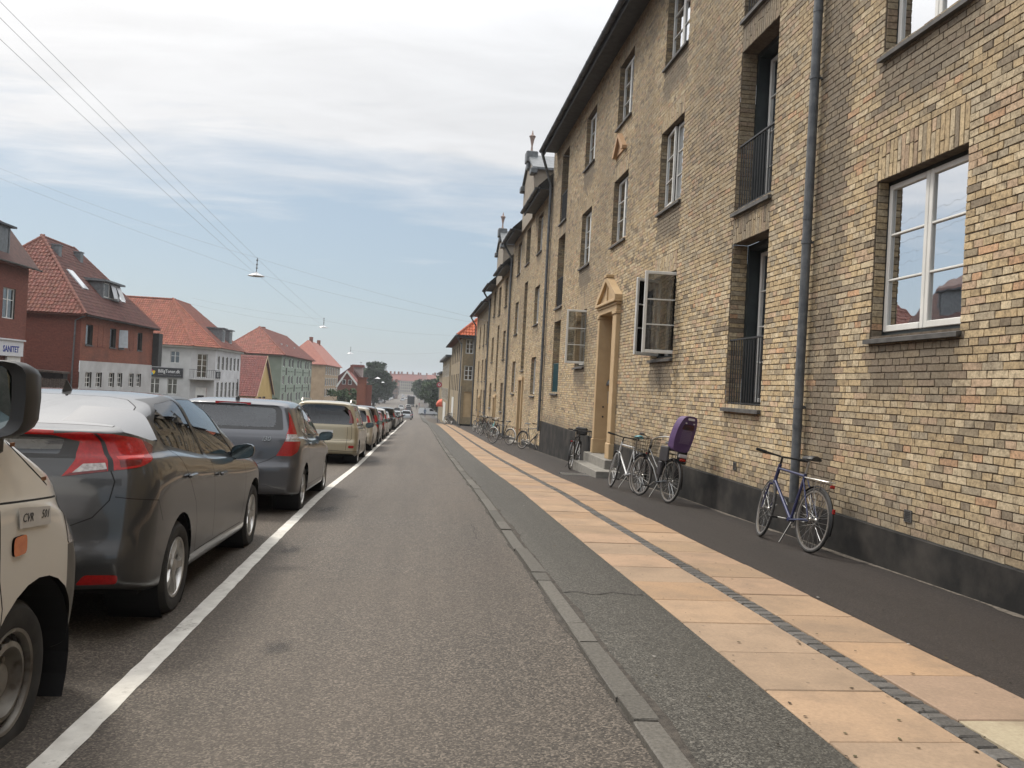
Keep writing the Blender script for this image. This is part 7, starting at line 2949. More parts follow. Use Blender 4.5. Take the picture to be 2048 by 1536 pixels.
ln_.build('small_print', mat('sign_grey', (0.2, 0.2, 0.2)), s3)
for (dx, dz, rot, c) in ((-.22, -.02, 28, (0.02, 0.22, 0.45)), (0.0, .06, 0, (0.45, 0.03, 0.14)), (.20, -.06, -40, (0.60, 0.42, 0.02)), (-.05, -.14, 60, (0.03, 0.30, 0.5))):
    pt_ = MB()
    pts = []
    for i in range(14):
        a = 2 * math.pi * i / 14
        px, pz = .17 * math.cos(a), .25 * math.sin(a)
        ca, sa = math.cos(rad(rot)), math.sin(rad(rot))
        pts.append((-27.95 + dx + px * ca - pz * sa, yk - .164 - .002 * abs(rot) / 28, -.33 + dz + px * sa + pz * ca))
    pt_.add(pts, [tuple(range(14))])
    pt_.build('petal', mat('petal_print', c), s3)
s4 = empty('shop_sign', (0, 0, 0), 0, 'small square dark sign on the street corner of the grey house', 'sign')
sq(s4, 'sign_board', XL + .02, XL + .10, 94.1, 95.9, -.72, .02, mat('sign_dark', (0.03, 0.032, 0.036)))
sq(s4, 'emblem', XL + .101, XL + .105, 94.3, 94.75, -.58, -.12, wt)
for q in range(3): sq(s4, 'small_print', XL + .101, XL + .105, 94.9, 95.7, -.2 - q * .17, -.12 - q * .17, mat('sign_grey', (0.2, 0.2, 0.2)))

# ---- small yellow gabled outhouse between the grey and green houses
hy = empty('gabled_outhouse', (0, 0, 0), 0, 'small yellow gabled outhouse with a dark red roof beside the green block', 'building', LB)
zby = zr(120) - .5
gy = 118.0
XG = -22.0
ga_, gb_, gm_ = 117.0, 130.5, 123.2
gb = MB()
gb.add([(XG, ga_, zby), (XG, gb_, zby), (XG, gb_, -2.7), (XG, gm_, 2.3), (XG, ga_, -2.7)], [(0, 1, 2, 3, 4)])
gb.build('gable_wall', M['yellowrender'], hy)
sw = MB()
sw.quad((XG - 9, ga_, zby), (XG, ga_, zby), (XG, ga_, -2.7), (XG - 9, ga_, -2.7))
sw.build('side_wall', M['yellowrender'], hy)
for y_ in (119.5, 122.6):
    lwindow(hy, facM(XG + .1, y_, -4.3, 'street'), 1.6, 1.1, 1, 1, frame='darkboard', rec=.0)
rfm = mat('dark_red_tiles', (0.12, 0.032, 0.028), (0.18, 0.052, 0.042), scale=2, rough=.8)
rr_ = MB()
rr_.add([(XG - 9, ga_ - .5, -3.1), (XG + .3, ga_ - .5, -3.1), (XG + .3, gm_, 2.7), (XG - 9, gm_, 2.7)], [(0, 1, 2, 3)])
rr_.add([(XG - 9, gm_, 2.7), (XG + .3, gm_, 2.7), (XG + .3, gb_ + .4, -3.0), (XG - 9, gb_ + .4, -3.0)], [(0, 1, 2, 3)])
rr_.build('roof', rfm, hy)
tiles(hy, (XG - 9, ga_ - .5, -3.08), (1, 0, 0), (0, gm_ - ga_ + .5, 5.8), [(0, 0), (9.3, 0), (9.3, math.hypot(gm_ - ga_ + .5, 5.8)), (0, math.hypot(gm_ - ga_ + .5, 5.8))], (0.15, 0.042, 0.035), .34, .46)
for s, e in ((-1, ga_ - .5), (1, gb_ + .4)):
    vb_ = MB()
    vb_.prism([(XG + .3, e, -3.1), (XG + .3, gm_, 2.75), (XG + .3, gm_, 2.4), (XG + .3, e - s * .35, -3.15)], (.06, 0, 0))
    vb_.build('barge_board', M['tanrender'], hy, fix=True)

# ---- house 4: long sage-green block
h4 = empty('green_apartment_block', (0, 0, 0), 0, 'sage green apartment block with rows of white windows and a red hipped roof', 'building', LB)
zb4 = zr(155) - .6
y4a, y4b = 137.8, 176.5
m4 = facM(XL - 8.5, y4a, 0, 'side')
wallholes(h4, m4, 8.5, zb4, 3.35, [], M['greenrender'], name='side_wall')
rows4 = [(1.45, 2.95), (-1.45, .0), (-4.5, -2.95)]
cols4 = [139.4, 145.2, 148.8, 155.4, 159.0, 165.8, 169.2, 174.0]
hs_ = [(y - y4a, y - y4a + 1.9, a, b) for y in cols4 for a, b in rows4]
wallholes(h4, facM(XL, y4a, 0, 'street'), y4b - y4a, zb4, 3.35, hs_, M['litgreenrender'], name='street_wall')
for y in cols4:
    for a, b in rows4:
        lwindow(h4, facM(XL, y, a, 'street'), 1.9, b - a, 2, 1, fw_=.12)
for y in (142.5, 152.5, 163.0, 172.2):
    for zc in (.7, -2.2):
        sq(h4, 'stair_window', XL + .01, XL + .05, y, y + 1.0, zc - .6, zc + .6, M['room'])
for zc in (1.0, -1.9):
    for i in range(7):
        sq(h4, 'spandrel', XL + .01, XL + .08, cols4[i] - .2, cols4[i] + 2.1, zc - .35, zc - .15, M['greenrender'])
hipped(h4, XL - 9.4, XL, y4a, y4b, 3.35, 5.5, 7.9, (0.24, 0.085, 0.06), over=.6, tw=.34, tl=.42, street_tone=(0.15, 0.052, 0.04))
for y in (146, 152, 161):
    sq(h4, 'skylight', XL - 1.7, XL - 1.5, y, y + 1.1, 5.1, 5.5, mat('skylight_frame', (0.3, 0.3, 0.3)))
sq(h4, 'chimney', XL - 5.6, XL - 4.9, 148.5, 149.4, 7.4, 8.3, M['redbrick'])
# ---- house 5: tan block
h5 = empty('tan_apartment_block', (0, 0, 0), 0, 'tan rendered block with tall dark window strips and an orange hipped roof', 'building', LB)
y5a, y5b = 201.0, 240.0
zb5 = zr(215) - .5
wallholes(h5, facM(XL - 9, y5a, 0, 'side'), 9, zb5, 3.1, [], M['tanrender'], name='side_wall')
wallholes(h5, facM(XL, y5a, 0, 'street'), y5b - y5a, zb5, 3.1, [], M['tanrender'], name='street_wall')
for i in range(8):
    y = y5a + 2 + i * 4.6
    for k in range(3):
        lwindow(h5, facM(XL + .08, y, -4.6 + k * 2.65, 'street'), 2.0, 1.9, 2, 1, rec=.0, fw_=.14)
hipped(h5, XL - 10, XL, y5a, y5b, 3.1, 6, 9.0, (0.30, 0.085, 0.05), over=.6, doth=False)
rb = [c for c in h5.children if c.name.startswith('roof')][0]
rb.data.materials[0] = mat('orange_far_tile', (0.26, 0.095, 0.07), (0.32, 0.12, 0.085), scale=1.5, rough=.8)
for y in (212, 228):
    sq(h5, 'chimney', XL - 5.4, XL - 4.6, y, y + 1.2, 8.6, 10.0, M['redbrick'])
# ---- opposite houses beside and behind the camera: seen only in window and paint reflections
h0 = empty('brick_row_house', (0, 0, 0), 0, 'brick row house opposite the camera, seen mirrored in the window panes', 'building', LB)
sq(h0, 'wall', XL - 9, XL, -30, 27, -1.5, 5.2, M['redbrick'])
rf = MB()
rf.prism([(XL + .5, -30.5, 5.2), (XL - 4.5, -30.5, 9.8), (XL - 9.5, -30.5, 5.2)], (0, 58, 0))
rf.build('roof', M['tilebed'], h0, fix=True)
for i in range(9):
    for k in range(2):
        lwindow(h0, facM(XL + .06, -27 + i * 6, -.2 + 2.8 * k, 'street'), 1.4, 1.5, 2, 2, rec=.0)
# ------------------------------------------------------------------ trees
M['leaf'] = mat('leaf', (0.022, 0.045, 0.014), (0.05, 0.085, 0.026), scale=.9, rough=.7, spec=.25)
M['leafdark'] = mat('dark_leaf', (0.016, 0.032, 0.016), (0.034, 0.058, 0.024), scale=.7, rough=.7, spec=.25)
M['bark'] = mat('bark', (0.05, 0.04, 0.03), (0.09, 0.07, 0.055), scale=6, rough=.95)


def tree(label, loc, h, rx, ry, m, crown_z=.35, clumps=60, leaves=90, size=.4, seed=1, group=None, cat='tree', name='tree'):
    rr = np.random.RandomState(seed)
    t = empty(name, loc, 0, label, cat, group)
    ch = h * (1 - crown_z)
    cz = h * crown_z + ch * .5
    tr = MB()
    tr.tube([(0, 0, -.6), (.05, 0, h * crown_z), (0, .1, h * .8)], [h * .035, h * .026, h * .008], 8)
    for i in range(7):
        a = rr.rand() * 6.28
        z0 = h * (crown_z + .12 * rr.rand())
        tr.tube([(0, 0, z0), (rx * .3 * math.cos(a), ry * .3 * math.sin(a), z0 + ch * .2), (rx * .65 * math.cos(a), ry * .65 * math.sin(a), z0 + ch * .45)], [h * .014, h * .009, h * .003], 6)
    tr.build('trunk', M['bark'], t, smooth=True)
    d = rr.randn(clumps, 3)
    d /= np.linalg.norm(d, axis=1)[:, None]
    rad_ = rr.rand(clumps) ** .45
    C = d * rad_[:, None] * np.array([rx, ry, ch * .5]) * .86 + np.array([0, 0, cz])
    n = clumps * leaves
    cs_ = np.repeat(C, leaves, 0)
    cr = np.repeat(rr.uniform(.16, .30, clumps), leaves) * (rx + ch * .5) * .5
    o = rr.randn(n, 3)
    o /= np.linalg.norm(o, axis=1)[:, None]
    P = cs_ + o * (cr * rr.rand(n) ** .4)[:, None] * np.array([1, 1, .75])
    u = rr.randn(n, 3)
    u /= np.linalg.norm(u, axis=1)[:, None]
    w = np.cross(u, rr.randn(n, 3))
    w /= np.linalg.norm(w, axis=1)[:, None]
    s = (size * rr.uniform(.5, 1.2, n))[:, None]
    V = np.stack([P - u * s, P + w * s * .55, P + u * s, P - w * s * .55], 1).reshape(-1, 3)
    Fq = np.arange(n * 4).reshape(-1, 4)
    tag(link('crown', np_mesh('crown', V, Fq, m), t), kind='stuff')
    return t


def at(px, py, y):
    """ground-free helper: world point at distance y down the street for a photographed direction"""
    u, v = px - 1024, -(py - 768)
    d = fw * F_PX + ex * u + ey * v
    return d * (y / d.y)


def bush(px, y, h, rx, seed, label, m='leaf', ry=None, cz=.05):
    p = at(px, 780, y)
    return tree(label, (p.x, y, zr(y) - .1), h, rx, ry or rx, M[m], cz, 34, 90, .28, seed, 'trees and bushes beyond the tan block', 'bush' if h < 5 else 'tree', 'bush' if h < 5 else 'tree')


bush(690, 150, 6.0, 3.4, 3, 'low dark green garden bush before the red gabled house', ry=5)
bush(712, 158, 4.6, 2.6, 4, 'smaller rounded bush beside the brick gate pillar')
p = at(748, 780, 260)
tree('large dark round-topped tree rising above the bend of the street', (p.x, 260, zr(260) - .2), 15.0, 5.4, 8, M['leafdark'], .12, 110, 120, .55, 5, 'trees and bushes beyond the tan block')
p = at(770, 780, 330)
tree('dark tree behind the large round-topped tree', (p.x, 330, zr(330)), 10, 5, 8, M['leafdark'], .1, 60, 90, .6, 6, 'trees and bushes beyond the tan block')
for i, (px, y, h, r_) in enumerate(((888, 205, 9, 4.5), (874, 250, 11.5, 5.5), (860, 300, 11.5, 6), (850, 360, 10.5, 6.5), (868, 275, 9, 5), (884, 225, 7.5, 4.0), (842, 420, 9.5, 5.5))):
    p = at(px, 790, y)
    lab = ['green street tree nearest behind the corner house', 'tallest green tree on the right of the far street', 'broad green tree in the middle of the right-hand row', 'green tree towards the far end of the right-hand row',
           'shorter green tree tucked between the taller ones on the right', 'low spreading tree over the pale van', 'farthest green tree at the end of the right-hand row'][i]
    tree(lab, (p.x, y, zr(y) - .1), h, r_, r_ * 1.3, M['leaf'] if i % 2 else M['leafdark'], .12, 70, 100, .5, 20 + i, 'trees on the right of the far street')
bush(545, 132, 2.6, 2.0, 9, 'small dark bush at the foot of the green block', 'leafdark')

# ------------------------------------------------------------------ red gabled house, pillar, distant blocks
hg = empty('gabled_house', (0, 0, 0), 0, 'dark red house with white gable boards and a brick chimney beyond the tan block', 'building', LB)
Y6 = 175.0
q = lambda px, py, y=Y6: at(px, py, y)
a, b, c = q(676, 768), q(716, 768), q(694, 744)
g_ = MB()
zg6 = zr(Y6) - .5
g_.add([(a.x, Y6, zg6), (b.x, Y6, zg6), (b.x, Y6, a.z), (c.x, Y6, c.z), (a.x, Y6, a.z)], [(0, 1, 2, 3, 4)])
g_.quad((b.x, Y6, zg6), (b.x, Y6 + 8, zg6), (b.x, Y6 + 8, a.z), (b.x, Y6, a.z))
g_.build('wall', M['darkredbrick'], hg)
vb = MB()
for e in (a, b):
    s_ = -1 if e is a else 1
    vb.prism([(e.x + s_ * .5, Y6 - .3, e.z - .6), (c.x, Y6 - .3, c.z + .35), (c.x, Y6 - .3, c.z - .15), (e.x + s_ * .5 - s_ * .35, Y6 - .3, e.z - .75)], (0, .25, 0))
vb.build('barge_board', M['white'], hg, fix=True)
rt_ = mat('red_far_roof', (0.16, 0.04, 0.03), (0.22, 0.06, 0.045), scale=1, rough=.85)
r6 = MB()
for e in (a, b):
    s_ = -1 if e is a else 1
    r6.prism([(e.x + s_ * .5, Y6, e.z - .55), (c.x, Y6, c.z + .35), (c.x, Y6, c.z + .1), (e.x + s_ * .5, Y6, e.z - .8)], (0, 9, 0))
r6.build('roof', rt_, hg, fix=True)
a2, b2, c2 = q(676, 752, 186), q(728, 766, 186), q(702, 733, 186)
r7 = MB()
r7.add([(a2.x, 186, a2.z), (c2.x, 186, c2.z), (b2.x, 186, b2.z)], [(0, 2, 1)])
r7.add([(c2.x, 186, c2.z), (b2.x + .6, 186, b2.z), (b2.x + .6, 194, b2.z), (c2.x, 194, c2.z)], [(0, 1, 2, 3)])
r7.add([(a2.x, 186, a2.z - 5), (b2.x, 186, b2.z - 5), (b2.x, 186, b2.z), (a2.x, 186, a2.z)], [(0, 1, 2, 3)])
r7.build('rear_wing', mat('dark_red_rear_wing', (0.085, 0.03, 0.028), (0.12, 0.042, 0.036), scale=1, rough=.9), hg)
t1, t2 = q(708, 734, 188), q(724, 766, 188)
sq(hg, 'tower', t1.x, t2.x, 188, 191, t2.z, t1.z, mat('pale_tower', (0.30, 0.24, 0.22), (0.36, 0.29, 0.27)))
sq(hg, 'tower_roof', t1.x - .4, t2.x + .2, 187.6, 191.4, t1.z, t1.z + .55, rt_)
sq(hg, 'chimney', c.x + .3, c.x + 1.0, Y6 + 4, Y6 + 5, c.z, c.z + 1.6, M['darkredbrick'])
for dx in (-.9, .35):
    lwindow(hg, facM(c.x + dx, Y6 - .12, c.z - 2.6, 'side'), .75, 1.0, 1, 1, rec=0)
pl_ = empty('brick_pillar', (0, 0, 0), 0, 'broad red brick pillar standing before the large dark tree', 'pillar')
p = at(726, 760, 140)
sq(pl_, 'shaft', p.x - .9, p.x + .55, 140, 141.2, zr(140) - .3, at(726, 757, 140).z, M['redbrick'])
sq(pl_, 'cap', p.x - 1.1, p.x + .75, 139.8, 141.4, at(726, 757, 140).z, at(726, 754.5, 140).z, M['darkredbrick'])
sq(pl_, 'side_wall', p.x + .55, p.x + 1.5, 140.2, 140.9, zr(140) - .3, at(740, 770, 140).z, M['darkredbrick'])

FG = 'distant blocks closing the street'
farwin = mat('far_dark_window', (0.05, 0.055, 0.06), (0.07, 0.075, 0.08), rough=.4)


def farblock(label, px0, px1, pyr, pye, pyb, y, wall, roof, nw, floors, chim=0):
    o = empty('distant_block', (0, 0, 0), 0, label, 'building', FG)
    A, Bq = at(px0, pye, y), at(px1, pye, y)
    zt, ze = at((px0 + px1) / 2, pyr, y).z, A.z
    zb = zr(y) - .5
    sq(o, 'wall', A.x, Bq.x, y, y + 14, zb, ze, wall)
    r = MB()
    r.prism([(A.x - .5, y - .6, ze), (A.x - .5, y + 7, zt), (A.x - .5, y + 14.5, ze)], (Bq.x - A.x + 1, 0, 0))
    r.build('roof', roof, o, fix=True)
    dx = (Bq.x - A.x) / nw
    fh = (ze - zb - 1.5) / floors
    wm_ = MB()
    wm_.box(0, dx * .45, 0, .05, 0, fh * .52)
    me = wm_.mesh('window', farwin)
    for f in range(floors):
        for i in range(nw):
            w = link('window', me, o)
            w.location = (A.x + dx * (i + .28), y - .07, zb + 1.5 + f * fh + fh * .2)
    for i in range(chim):
        x = A.x + (Bq.x - A.x) * (i + .5) / chim
        sq(o, 'chimney', x - .6, x + .6, y + 6.3, y + 7.7, zt - .5, zt + 1.6, M['redbrick'])
    return o


W1 = mat('pale_far_wall', (0.30, 0.27, 0.22), (0.36, 0.325, 0.27), scale=.2)
W2 = mat('grey_far_wall', (0.20, 0.17, 0.15), (0.26, 0.22, 0.19), scale=.2)
W3 = mat('brown_far_wall', (0.17, 0.12, 0.10), (0.22, 0.16, 0.13), scale=.2)
RR1 = mat('far_red_roof', (0.13, 0.042, 0.034), (0.18, 0.06, 0.046), scale=.15, rough=.85)
RR2 = mat('far_brown_roof', (0.10, 0.045, 0.038), (0.14, 0.06, 0.05), scale=.15, rough=.85)
farblock('pale distant apartment block with a red roof closing the view of the street', 797, 842, 748, 761, 797, 640, W1, RR1, 11, 4, 4)
farblock('brown-roofed distant block at the right of the closing row', 834, 872, 750, 762, 797, 660, W1, RR2, 9, 4, 3)
farblock('dim brown-grey distant block left of the pale one', 768, 800, 747, 759, 795, 560, W2, RR1, 8, 4, 4)
farblock('low brown houses along the left of the far street', 770, 796, 764, 770, 800, 430, W3, RR2, 9, 3, 3)
farblock('far red roof showing over the right-hand trees', 856, 884, 750, 759, 790, 520, W1, RR1, 6, 3, 1)
st = empty('church_spire', (0, 0, 0), 0, 'slender grey church spire on the skyline', 'spire')
p = at(771, 748, 700)
sp_ = MB()
sp_.box(p.x - 2.2, p.x + 2.2, 699, 703, p.z - 10, p.z + .5)
sp_.build('tower', W2, st)
s2_ = MB()
s2_.lathe([(2.6, .5), (1.2, 2.2), (1.3, 3.0), (.5, 3.6), (.25, 7.2), (.02, 9.5)], 8, 0, Matrix.Translation((p.x, 701, p.z)))
s2_.build('spire', M['zinc'], st)
for i, (px, py, yy) in enumerate(((800, 743, 640), (825, 742, 645), (718, 722, 190))):
    p = at(px, py, yy)
    ma = MB()
    ma.tube([(p.x, yy + 7, p.z), (p.x, yy + 7, p.z - yy * .013)], .00012 * yy + .02, 5)
    for k in (.1, .9):
        ma.box(p.x - yy * .0016, p.x + yy * .0016, yy + 7 - .02, yy + 7 + .02, p.z - k * 1.5 - .03, p.z - k * 1.5 + .03)
    tag(ma.build('roof_aerial', M['iron']), ['thin rooftop aerial over the left of the distant red roofs', 'thin rooftop aerial over the middle of the distant red roofs', 'rooftop aerial above the red gabled house'][i], 'aerial', 'rooftop aerials')

# ------------------------------------------------------------------ corner house at the bottom right and its neighbours
he = empty('corner_house', (0, 0, 0), 0, 'corner house at the low end of the terrace with a bright orange tiled hip roof', 'building', LB + ' end')
del he['group']
M['yellowwall'] = mat('far_yellow_brick', (0.235, 0.185, 0.115), (0.31, 0.25, 0.16), scale=7, rough=.9, c3=(0.17, 0.14, 0.10), c3s=.6)
xe, yE = 3.5, 66.6
zbe = zp(68) - .4
ew = [(4.0, 5.0, 1.9, 3.15), (3.95, 5.0, -.45, .75)]
def ehole(px0, px1, py0, py1):
    p1, p2 = at(px0, py1, yE), at(px1, py0, yE)
    return (p1.x, p2.x, p1.z, p2.z)
e1, e2, e3 = ehole(931, 948, 679, 707), ehole(927.5, 946, 732, 760), ehole(925, 944, 784, 834)
wallholes(he, facM(xe, yE, 0, 'side'), 9, zbe, 4.0, [(a - xe, b - xe, c, d) for a, b, c, d in (e1, e2, e3)], M['yellowwall'], name='side_wall')
for a, b, c, d in (e1, e2):
    lwindow(he, facM(a, yE, c, 'side'), b - a, d - c, 2, 3, rec=.06, fw_=.07)
ed = sq(he, 'gate', e3[0], e3[1], yE + .1, yE + .14, zbe, e3[3], M['ochre'])
m4 = Matrix.Translation((xe, yE + 22, 0)) @ Matrix.Rotation(rad(-90), 4, 'Z')
hs_ = [(22 - (a + 1.1), 22 - a, c, c + 1.5) for a in (1.6, 5, 8.4, 12, 15.4, 18.8) for c in (2.0, -.55)]
wallholes(he, m4, 22, zbe - 1.2, 4.0, hs_, M['yellowwall'], name='street_wall')
for a in (1.6, 5, 8.4, 12, 15.4, 18.8):
    for c in (2.0, -.55):
        lwindow(he, Matrix.Translation((xe, yE + a + 1.1, c)) @ Matrix.Rotation(rad(-90), 4, 'Z'), 1.1, 1.5, 2, 3)
sq(he, 'shop_window', xe - .02, xe + .05, yE + 12, yE + 16, zp(80) + .5, zp(80) + 2.6, M['white'])
sq(he, 'plinth', xe - .04, xe + 3, yE - .04, yE + 22, zbe - 1.4, zp(74) + .42, M['plinth'])
rE = MB()
ov = .55
P0, P1, P2, P3 = Vector((xe - ov, yE - ov, 3.98)), Vector((xe + 9, yE - ov, 3.98)), Vector((xe + 9, yE + 22, 3.98)), Vector((xe - ov, yE + 22, 3.98))
A_, B_ = Vector((xe + 4.2, yE + 3.6, 8.2)), Vector((xe + 4.2, yE + 19, 8.2))
rE.add([P0, P1, A_], [(0, 1, 2)])
rE.add([P3, P0, A_, B_], [(0, 1, 2, 3)])
rE.add([P0 - Vector((0, 0, .1)), P1 - Vector((0, 0, .1)), P2 - Vector((0, 0, .1)), P3 - Vector((0, 0, .1))], [(3, 2, 1, 0)])
rE.build('roof', M['tilebed'], he)
va = (A_ - Vector((A_.x, P0.y, P0.z)))
tiles(he, P0, (1, 0, 0), va.normalized(), [(0, 0), (P1.x - P0.x, 0), (A_.x - P0.x, va.length)], (0.46, 0.115, 0.05), .24, .34)
va = (Vector((A_.x, 70, A_.z)) - Vector((P0.x, 70, P0.z)))
ridge(he, P0, A_, (0.40, 0.10, 0.05))
gutter(he, yE - .5, yE + 22, xe - .6, 3.95, .08, 'darkzinc')
sf_ = MB()
sf_.box(xe - .5, xe + 9, yE - .52, yE - .46, 3.75, 3.97)
sf_.build('fascia', M['darkzinc'], he)
ep = MB()
ep.tube([(xe - .55, yE - .1, 3.9), (xe - .12, yE - .12, 3.2), (xe - .12, yE - .12, zbe)], .055, 8)
ep.build('downpipe', M['zinc'], he)
hf = empty('far_terrace', (0, 0, 0), 0, 'pale terrace beyond the corner house with a row of shop openings', 'building')
sq(hf, 'wall', 3.5, 12, 92, 118, zr(110) - 1, 3.0, M['yellowwall'])
sq(hf, 'eaves', 3.0, 12, 91.8, 118.3, 3.0, 3.25, M['darkzinc'])
for i in range(6):
    for c in (.9, -1.9):
        lwindow(hf, Matrix.Translation((3.46, 94 + i * 4 + 1.2, c)) @ Matrix.Rotation(rad(-90), 4, 'Z'), 1.2, 1.4, 2, 2, rec=0)
sq(hf, 'shop_front', 3.45, 3.49, 99, 107, zr(103) + .4, zr(103) + 2.8, M['white'])
hf2 = empty('far_terrace', (0, 0, 0), 0, 'lower brown house end peeping out beyond the pale terrace', 'building')
sq(hf2, 'wall', 3.9, 12, 124, 150, zr(140) - 1, 1.6, M['yellowwall'])
sq(hf2, 'eaves', 3.4, 12, 123.8, 150.3, 1.6, 1.85, M['darkzinc'])
for i in range(4):
    lwindow(hf2, Matrix.Translation((3.86, 127 + i * 6 + 1.2, -.9)) @ Matrix.Rotation(rad(-90), 4, 'Z'), 1.2, 1.4, 2, 2, rec=0)

# ------------------------------------------------------------------ street things far down
def post_sign(label, px, y, zt, disc):
    p = at(px, 800, y)
    o = empty('road_sign' if disc else 'sign_post', (p.x, y, zp(y)), 0, label, 'road sign' if disc else 'post')
    mb = MB()
    mb.tube([(0, 0, -.2), (0, 0, zt)], .035, 8)
    mb.build('post', M['zinc'], o)
    Mx = Matrix.Translation((0, -.05, zt - .4)) @ Matrix.Rotation(rad(90), 4, 'X')
    if disc:
        r = .30
        d = MB()
        d.lathe([(r, 0), (r, .012), (.001, .014)], 24, 0, Mx)
        d.build('sign_disc', mat('sign_red', (0.30, 0.03, 0.05)), o)
        d = MB()
        d.lathe([(.15, .016), (.08, .018)], 20, 0, Mx)
        d.build('sign_ring', mat('sign_white2', (0.6, 0.6, 0.6)), o)
    return o


post_sign('round red road sign with a pale ring on a post by the far junction', 877, 92, 4.6, True)
post_sign('bare thin grey post standing before the corner house', 921, 58, 2.9, False)
p = at(875, 806, 90)
aw = empty('shop_awning', (p.x + .1, 90, p.z + .1), 0, 'orange-red bulging shop awning sticking out past the corner house', 'awning')
mb = MB()
V = []
for i in range(9):
    a = math.pi * i / 8
    for k in range(7):
        b = math.pi / 2 * k / 6
        V.append((-.60 * math.sin(b) + .36, -.8 * math.cos(a), .68 * math.cos(b) * math.sin(a) ** .6 - .32))
mb.add(V, [(i * 7 + k, i * 7 + k + 1, (i + 1) * 7 + k + 1, (i + 1) * 7 + k) for i in range(8) for k in range(6)])
mb.build('canopy', mat('orange_awning', (0.50, 0.085, 0.045), (0.58, 0.12, 0.065), rough=.7), aw, smooth=True, fix=True)
vl_ = MB()
vl_.prism([(-.24, -.8, -.32), (.45, -.8, -.32), (.45, -.8, -.46), (-.24, -.8, -.46)], (0, .02, 0))
vl_.build('valance', mat('orange_valance', (0.42, 0.07, 0.04)), aw)

# white panel van crossing the junction, side-on
vn = empty('panel_van', (0, 0, 0), 0, 'white panel van crossing side-on at the foot of the hill', 'van')
YV = 205.0
p = at(855, 828, YV)
zv = zr(YV) + .02
vn.location = (p.x, YV, zv)
pr_ = [(-2.2, .32), (-2.25, .55), (-2.2, 1.7), (-2.0, 1.95), (.75, 1.98), (1.25, 1.75), (1.65, 1.2), (2.25, 1.0), (2.42, .75), (2.40, .32)]
b = MB()
b.prism([(x, -.88, z) for x, z in pr_], (0, 1.76, 0))
b.build('body', paint('van_white', (0.66, 0.68, 0.70), 0, .35, .1), vn, fix=True)
w = MB()
w.add([(.45, -.89, 1.25), (1.5, -.89, 1.25), (1.15, -.89, 1.75), (.45, -.89, 1.8)], [(0, 1, 2, 3)])
w.build('side_window', M['dark'], vn)
w = MB()
w.box(-2.22, 2.4, -.90, -.885, .34, .52)
w.build('sill_trim', M['black'], vn)
tyre_, rim_, back_ = wheel_meshes('multi', .33, .2)
for x in (-1.35, 1.55):
    for yy in (-.80, .80):
        o = empty('wheel', (x, yy, .33), 0, parent=vn)
        o.rotation_euler = (rad(90 if yy < 0 else -90), 0, 0)
        link('tyre', tyre_, o)
        link('rim', rim_, o)

# dark lorry and far traffic
lo = empty('lorry', (0, 0, 0), 0, 'dark box lorry seen from behind on the far straight', 'lorry')
YL = 300.0
p = at(822, 800, YL)
lo.location = (p.x, YL, zr(YL))
b = MB()
b.cbox(-1.28, 1.28, 0, 7, .95, 3.75, .05)
b.build('box_body', mat('lorry_black', (0.016, 0.017, 0.02), (0.024, 0.025, 0.03), rough=.5), lo)
b = MB()
b.cbox(-1.2, 1.2, 7.1, 8.9, .8, 3.0, .08)
b.build('cab', M['black'], lo)
for x in (-.9, .9):
    for yy in (1.4, 7.9):
        t = MB()
        t.lathe([(.25, -.2), (.5, -.2), (.5, .2), (.25, .2)], 16, 0, Matrix.Translation((x, yy, .5)) @ Matrix.Rotation(rad(90), 4, 'Y'))
        t.build('wheel', M['rubber'], lo)
b = MB()
b.box(-1.2, 1.2, -.05, 0, .55, .9)
b.build('bumper', M['zinc'], lo)


def far_car(label, px, y, c, back=True, group='far traffic and parked cars', x=None):
    p = at(px, 800, y)
    o = empty('parked_car', (p.x if x is None else x, y, zr(y) + .01), 0, label, 'car', group)
    pr_ = [(-.82, .30), (-.88, .62), (-.85, .92), (-.66, 1.42), (-.5, 1.5), (.5, 1.5), (.66, 1.42), (.85, .92), (.88, .62), (.82, .30)]
    b = MB()
    rings = []
    for yy, s, zt in ((0, .97, .62), (.12, 1.0, 1.0), (.45, 1.0, 1.5), (1.9, 1.0, 1.5), (2.9, 1.0, .98), (3.9, .98, .85), (4.2, .9, .55)):
        rings.append([(x_ * s, yy, min(z, zt)) for x_, z in pr_])
    n = len(pr_)
    V = [q_ for r_ in rings for q_ in r_]
    F_ = [(i * n + k, i * n + (k + 1) % n, (i + 1) * n + (k + 1) % n, (i + 1) * n + k) for i in range(6) for k in range(n)]
    b.add(V, F_ + [tuple(range(n))[::-1], tuple(6 * n + k for k in range(n))])
    b.build('body', c, o, smooth=True, fix=True, sharp=35)
    g = MB()
    for yy, zz in (((.10, .98), (.40, 1.42)) if back else ((2.85, 1.0), (2.05, 1.42)),):
        pass
    (ya_, za_), (yb_, zb_) = ((.09, 1.0), (.36, 1.40))
    g.add([(-.70, ya_, za_), (.70, ya_, za_), (.52, yb_, zb_), (-.52, yb_, zb_)], [(0, 1, 2, 3)])
    g.build('rear_window' if back else 'windscreen', M['dark'], o)
    for s in (-1, 1):
        l = MB()
        l.box(s * .72 - .1, s * .72 + .1, -.02, .02, .72, .9)
        l.build('tail_lamp' if back else 'headlamp', M['lamp_red'] if back else M['lamp_white'], o)
        for yy in (.75, 3.3):
            t = MB()
            t.lathe([(.1, -.1), (.31, -.1), (.31, .1), (.1, .1)], 12, 0, Matrix.Translation((s * .76, yy, .31)) @ Matrix.Rotation(rad(90), 4, 'Y'))
            t.build('wheel', M['rubber'], o)
    return o


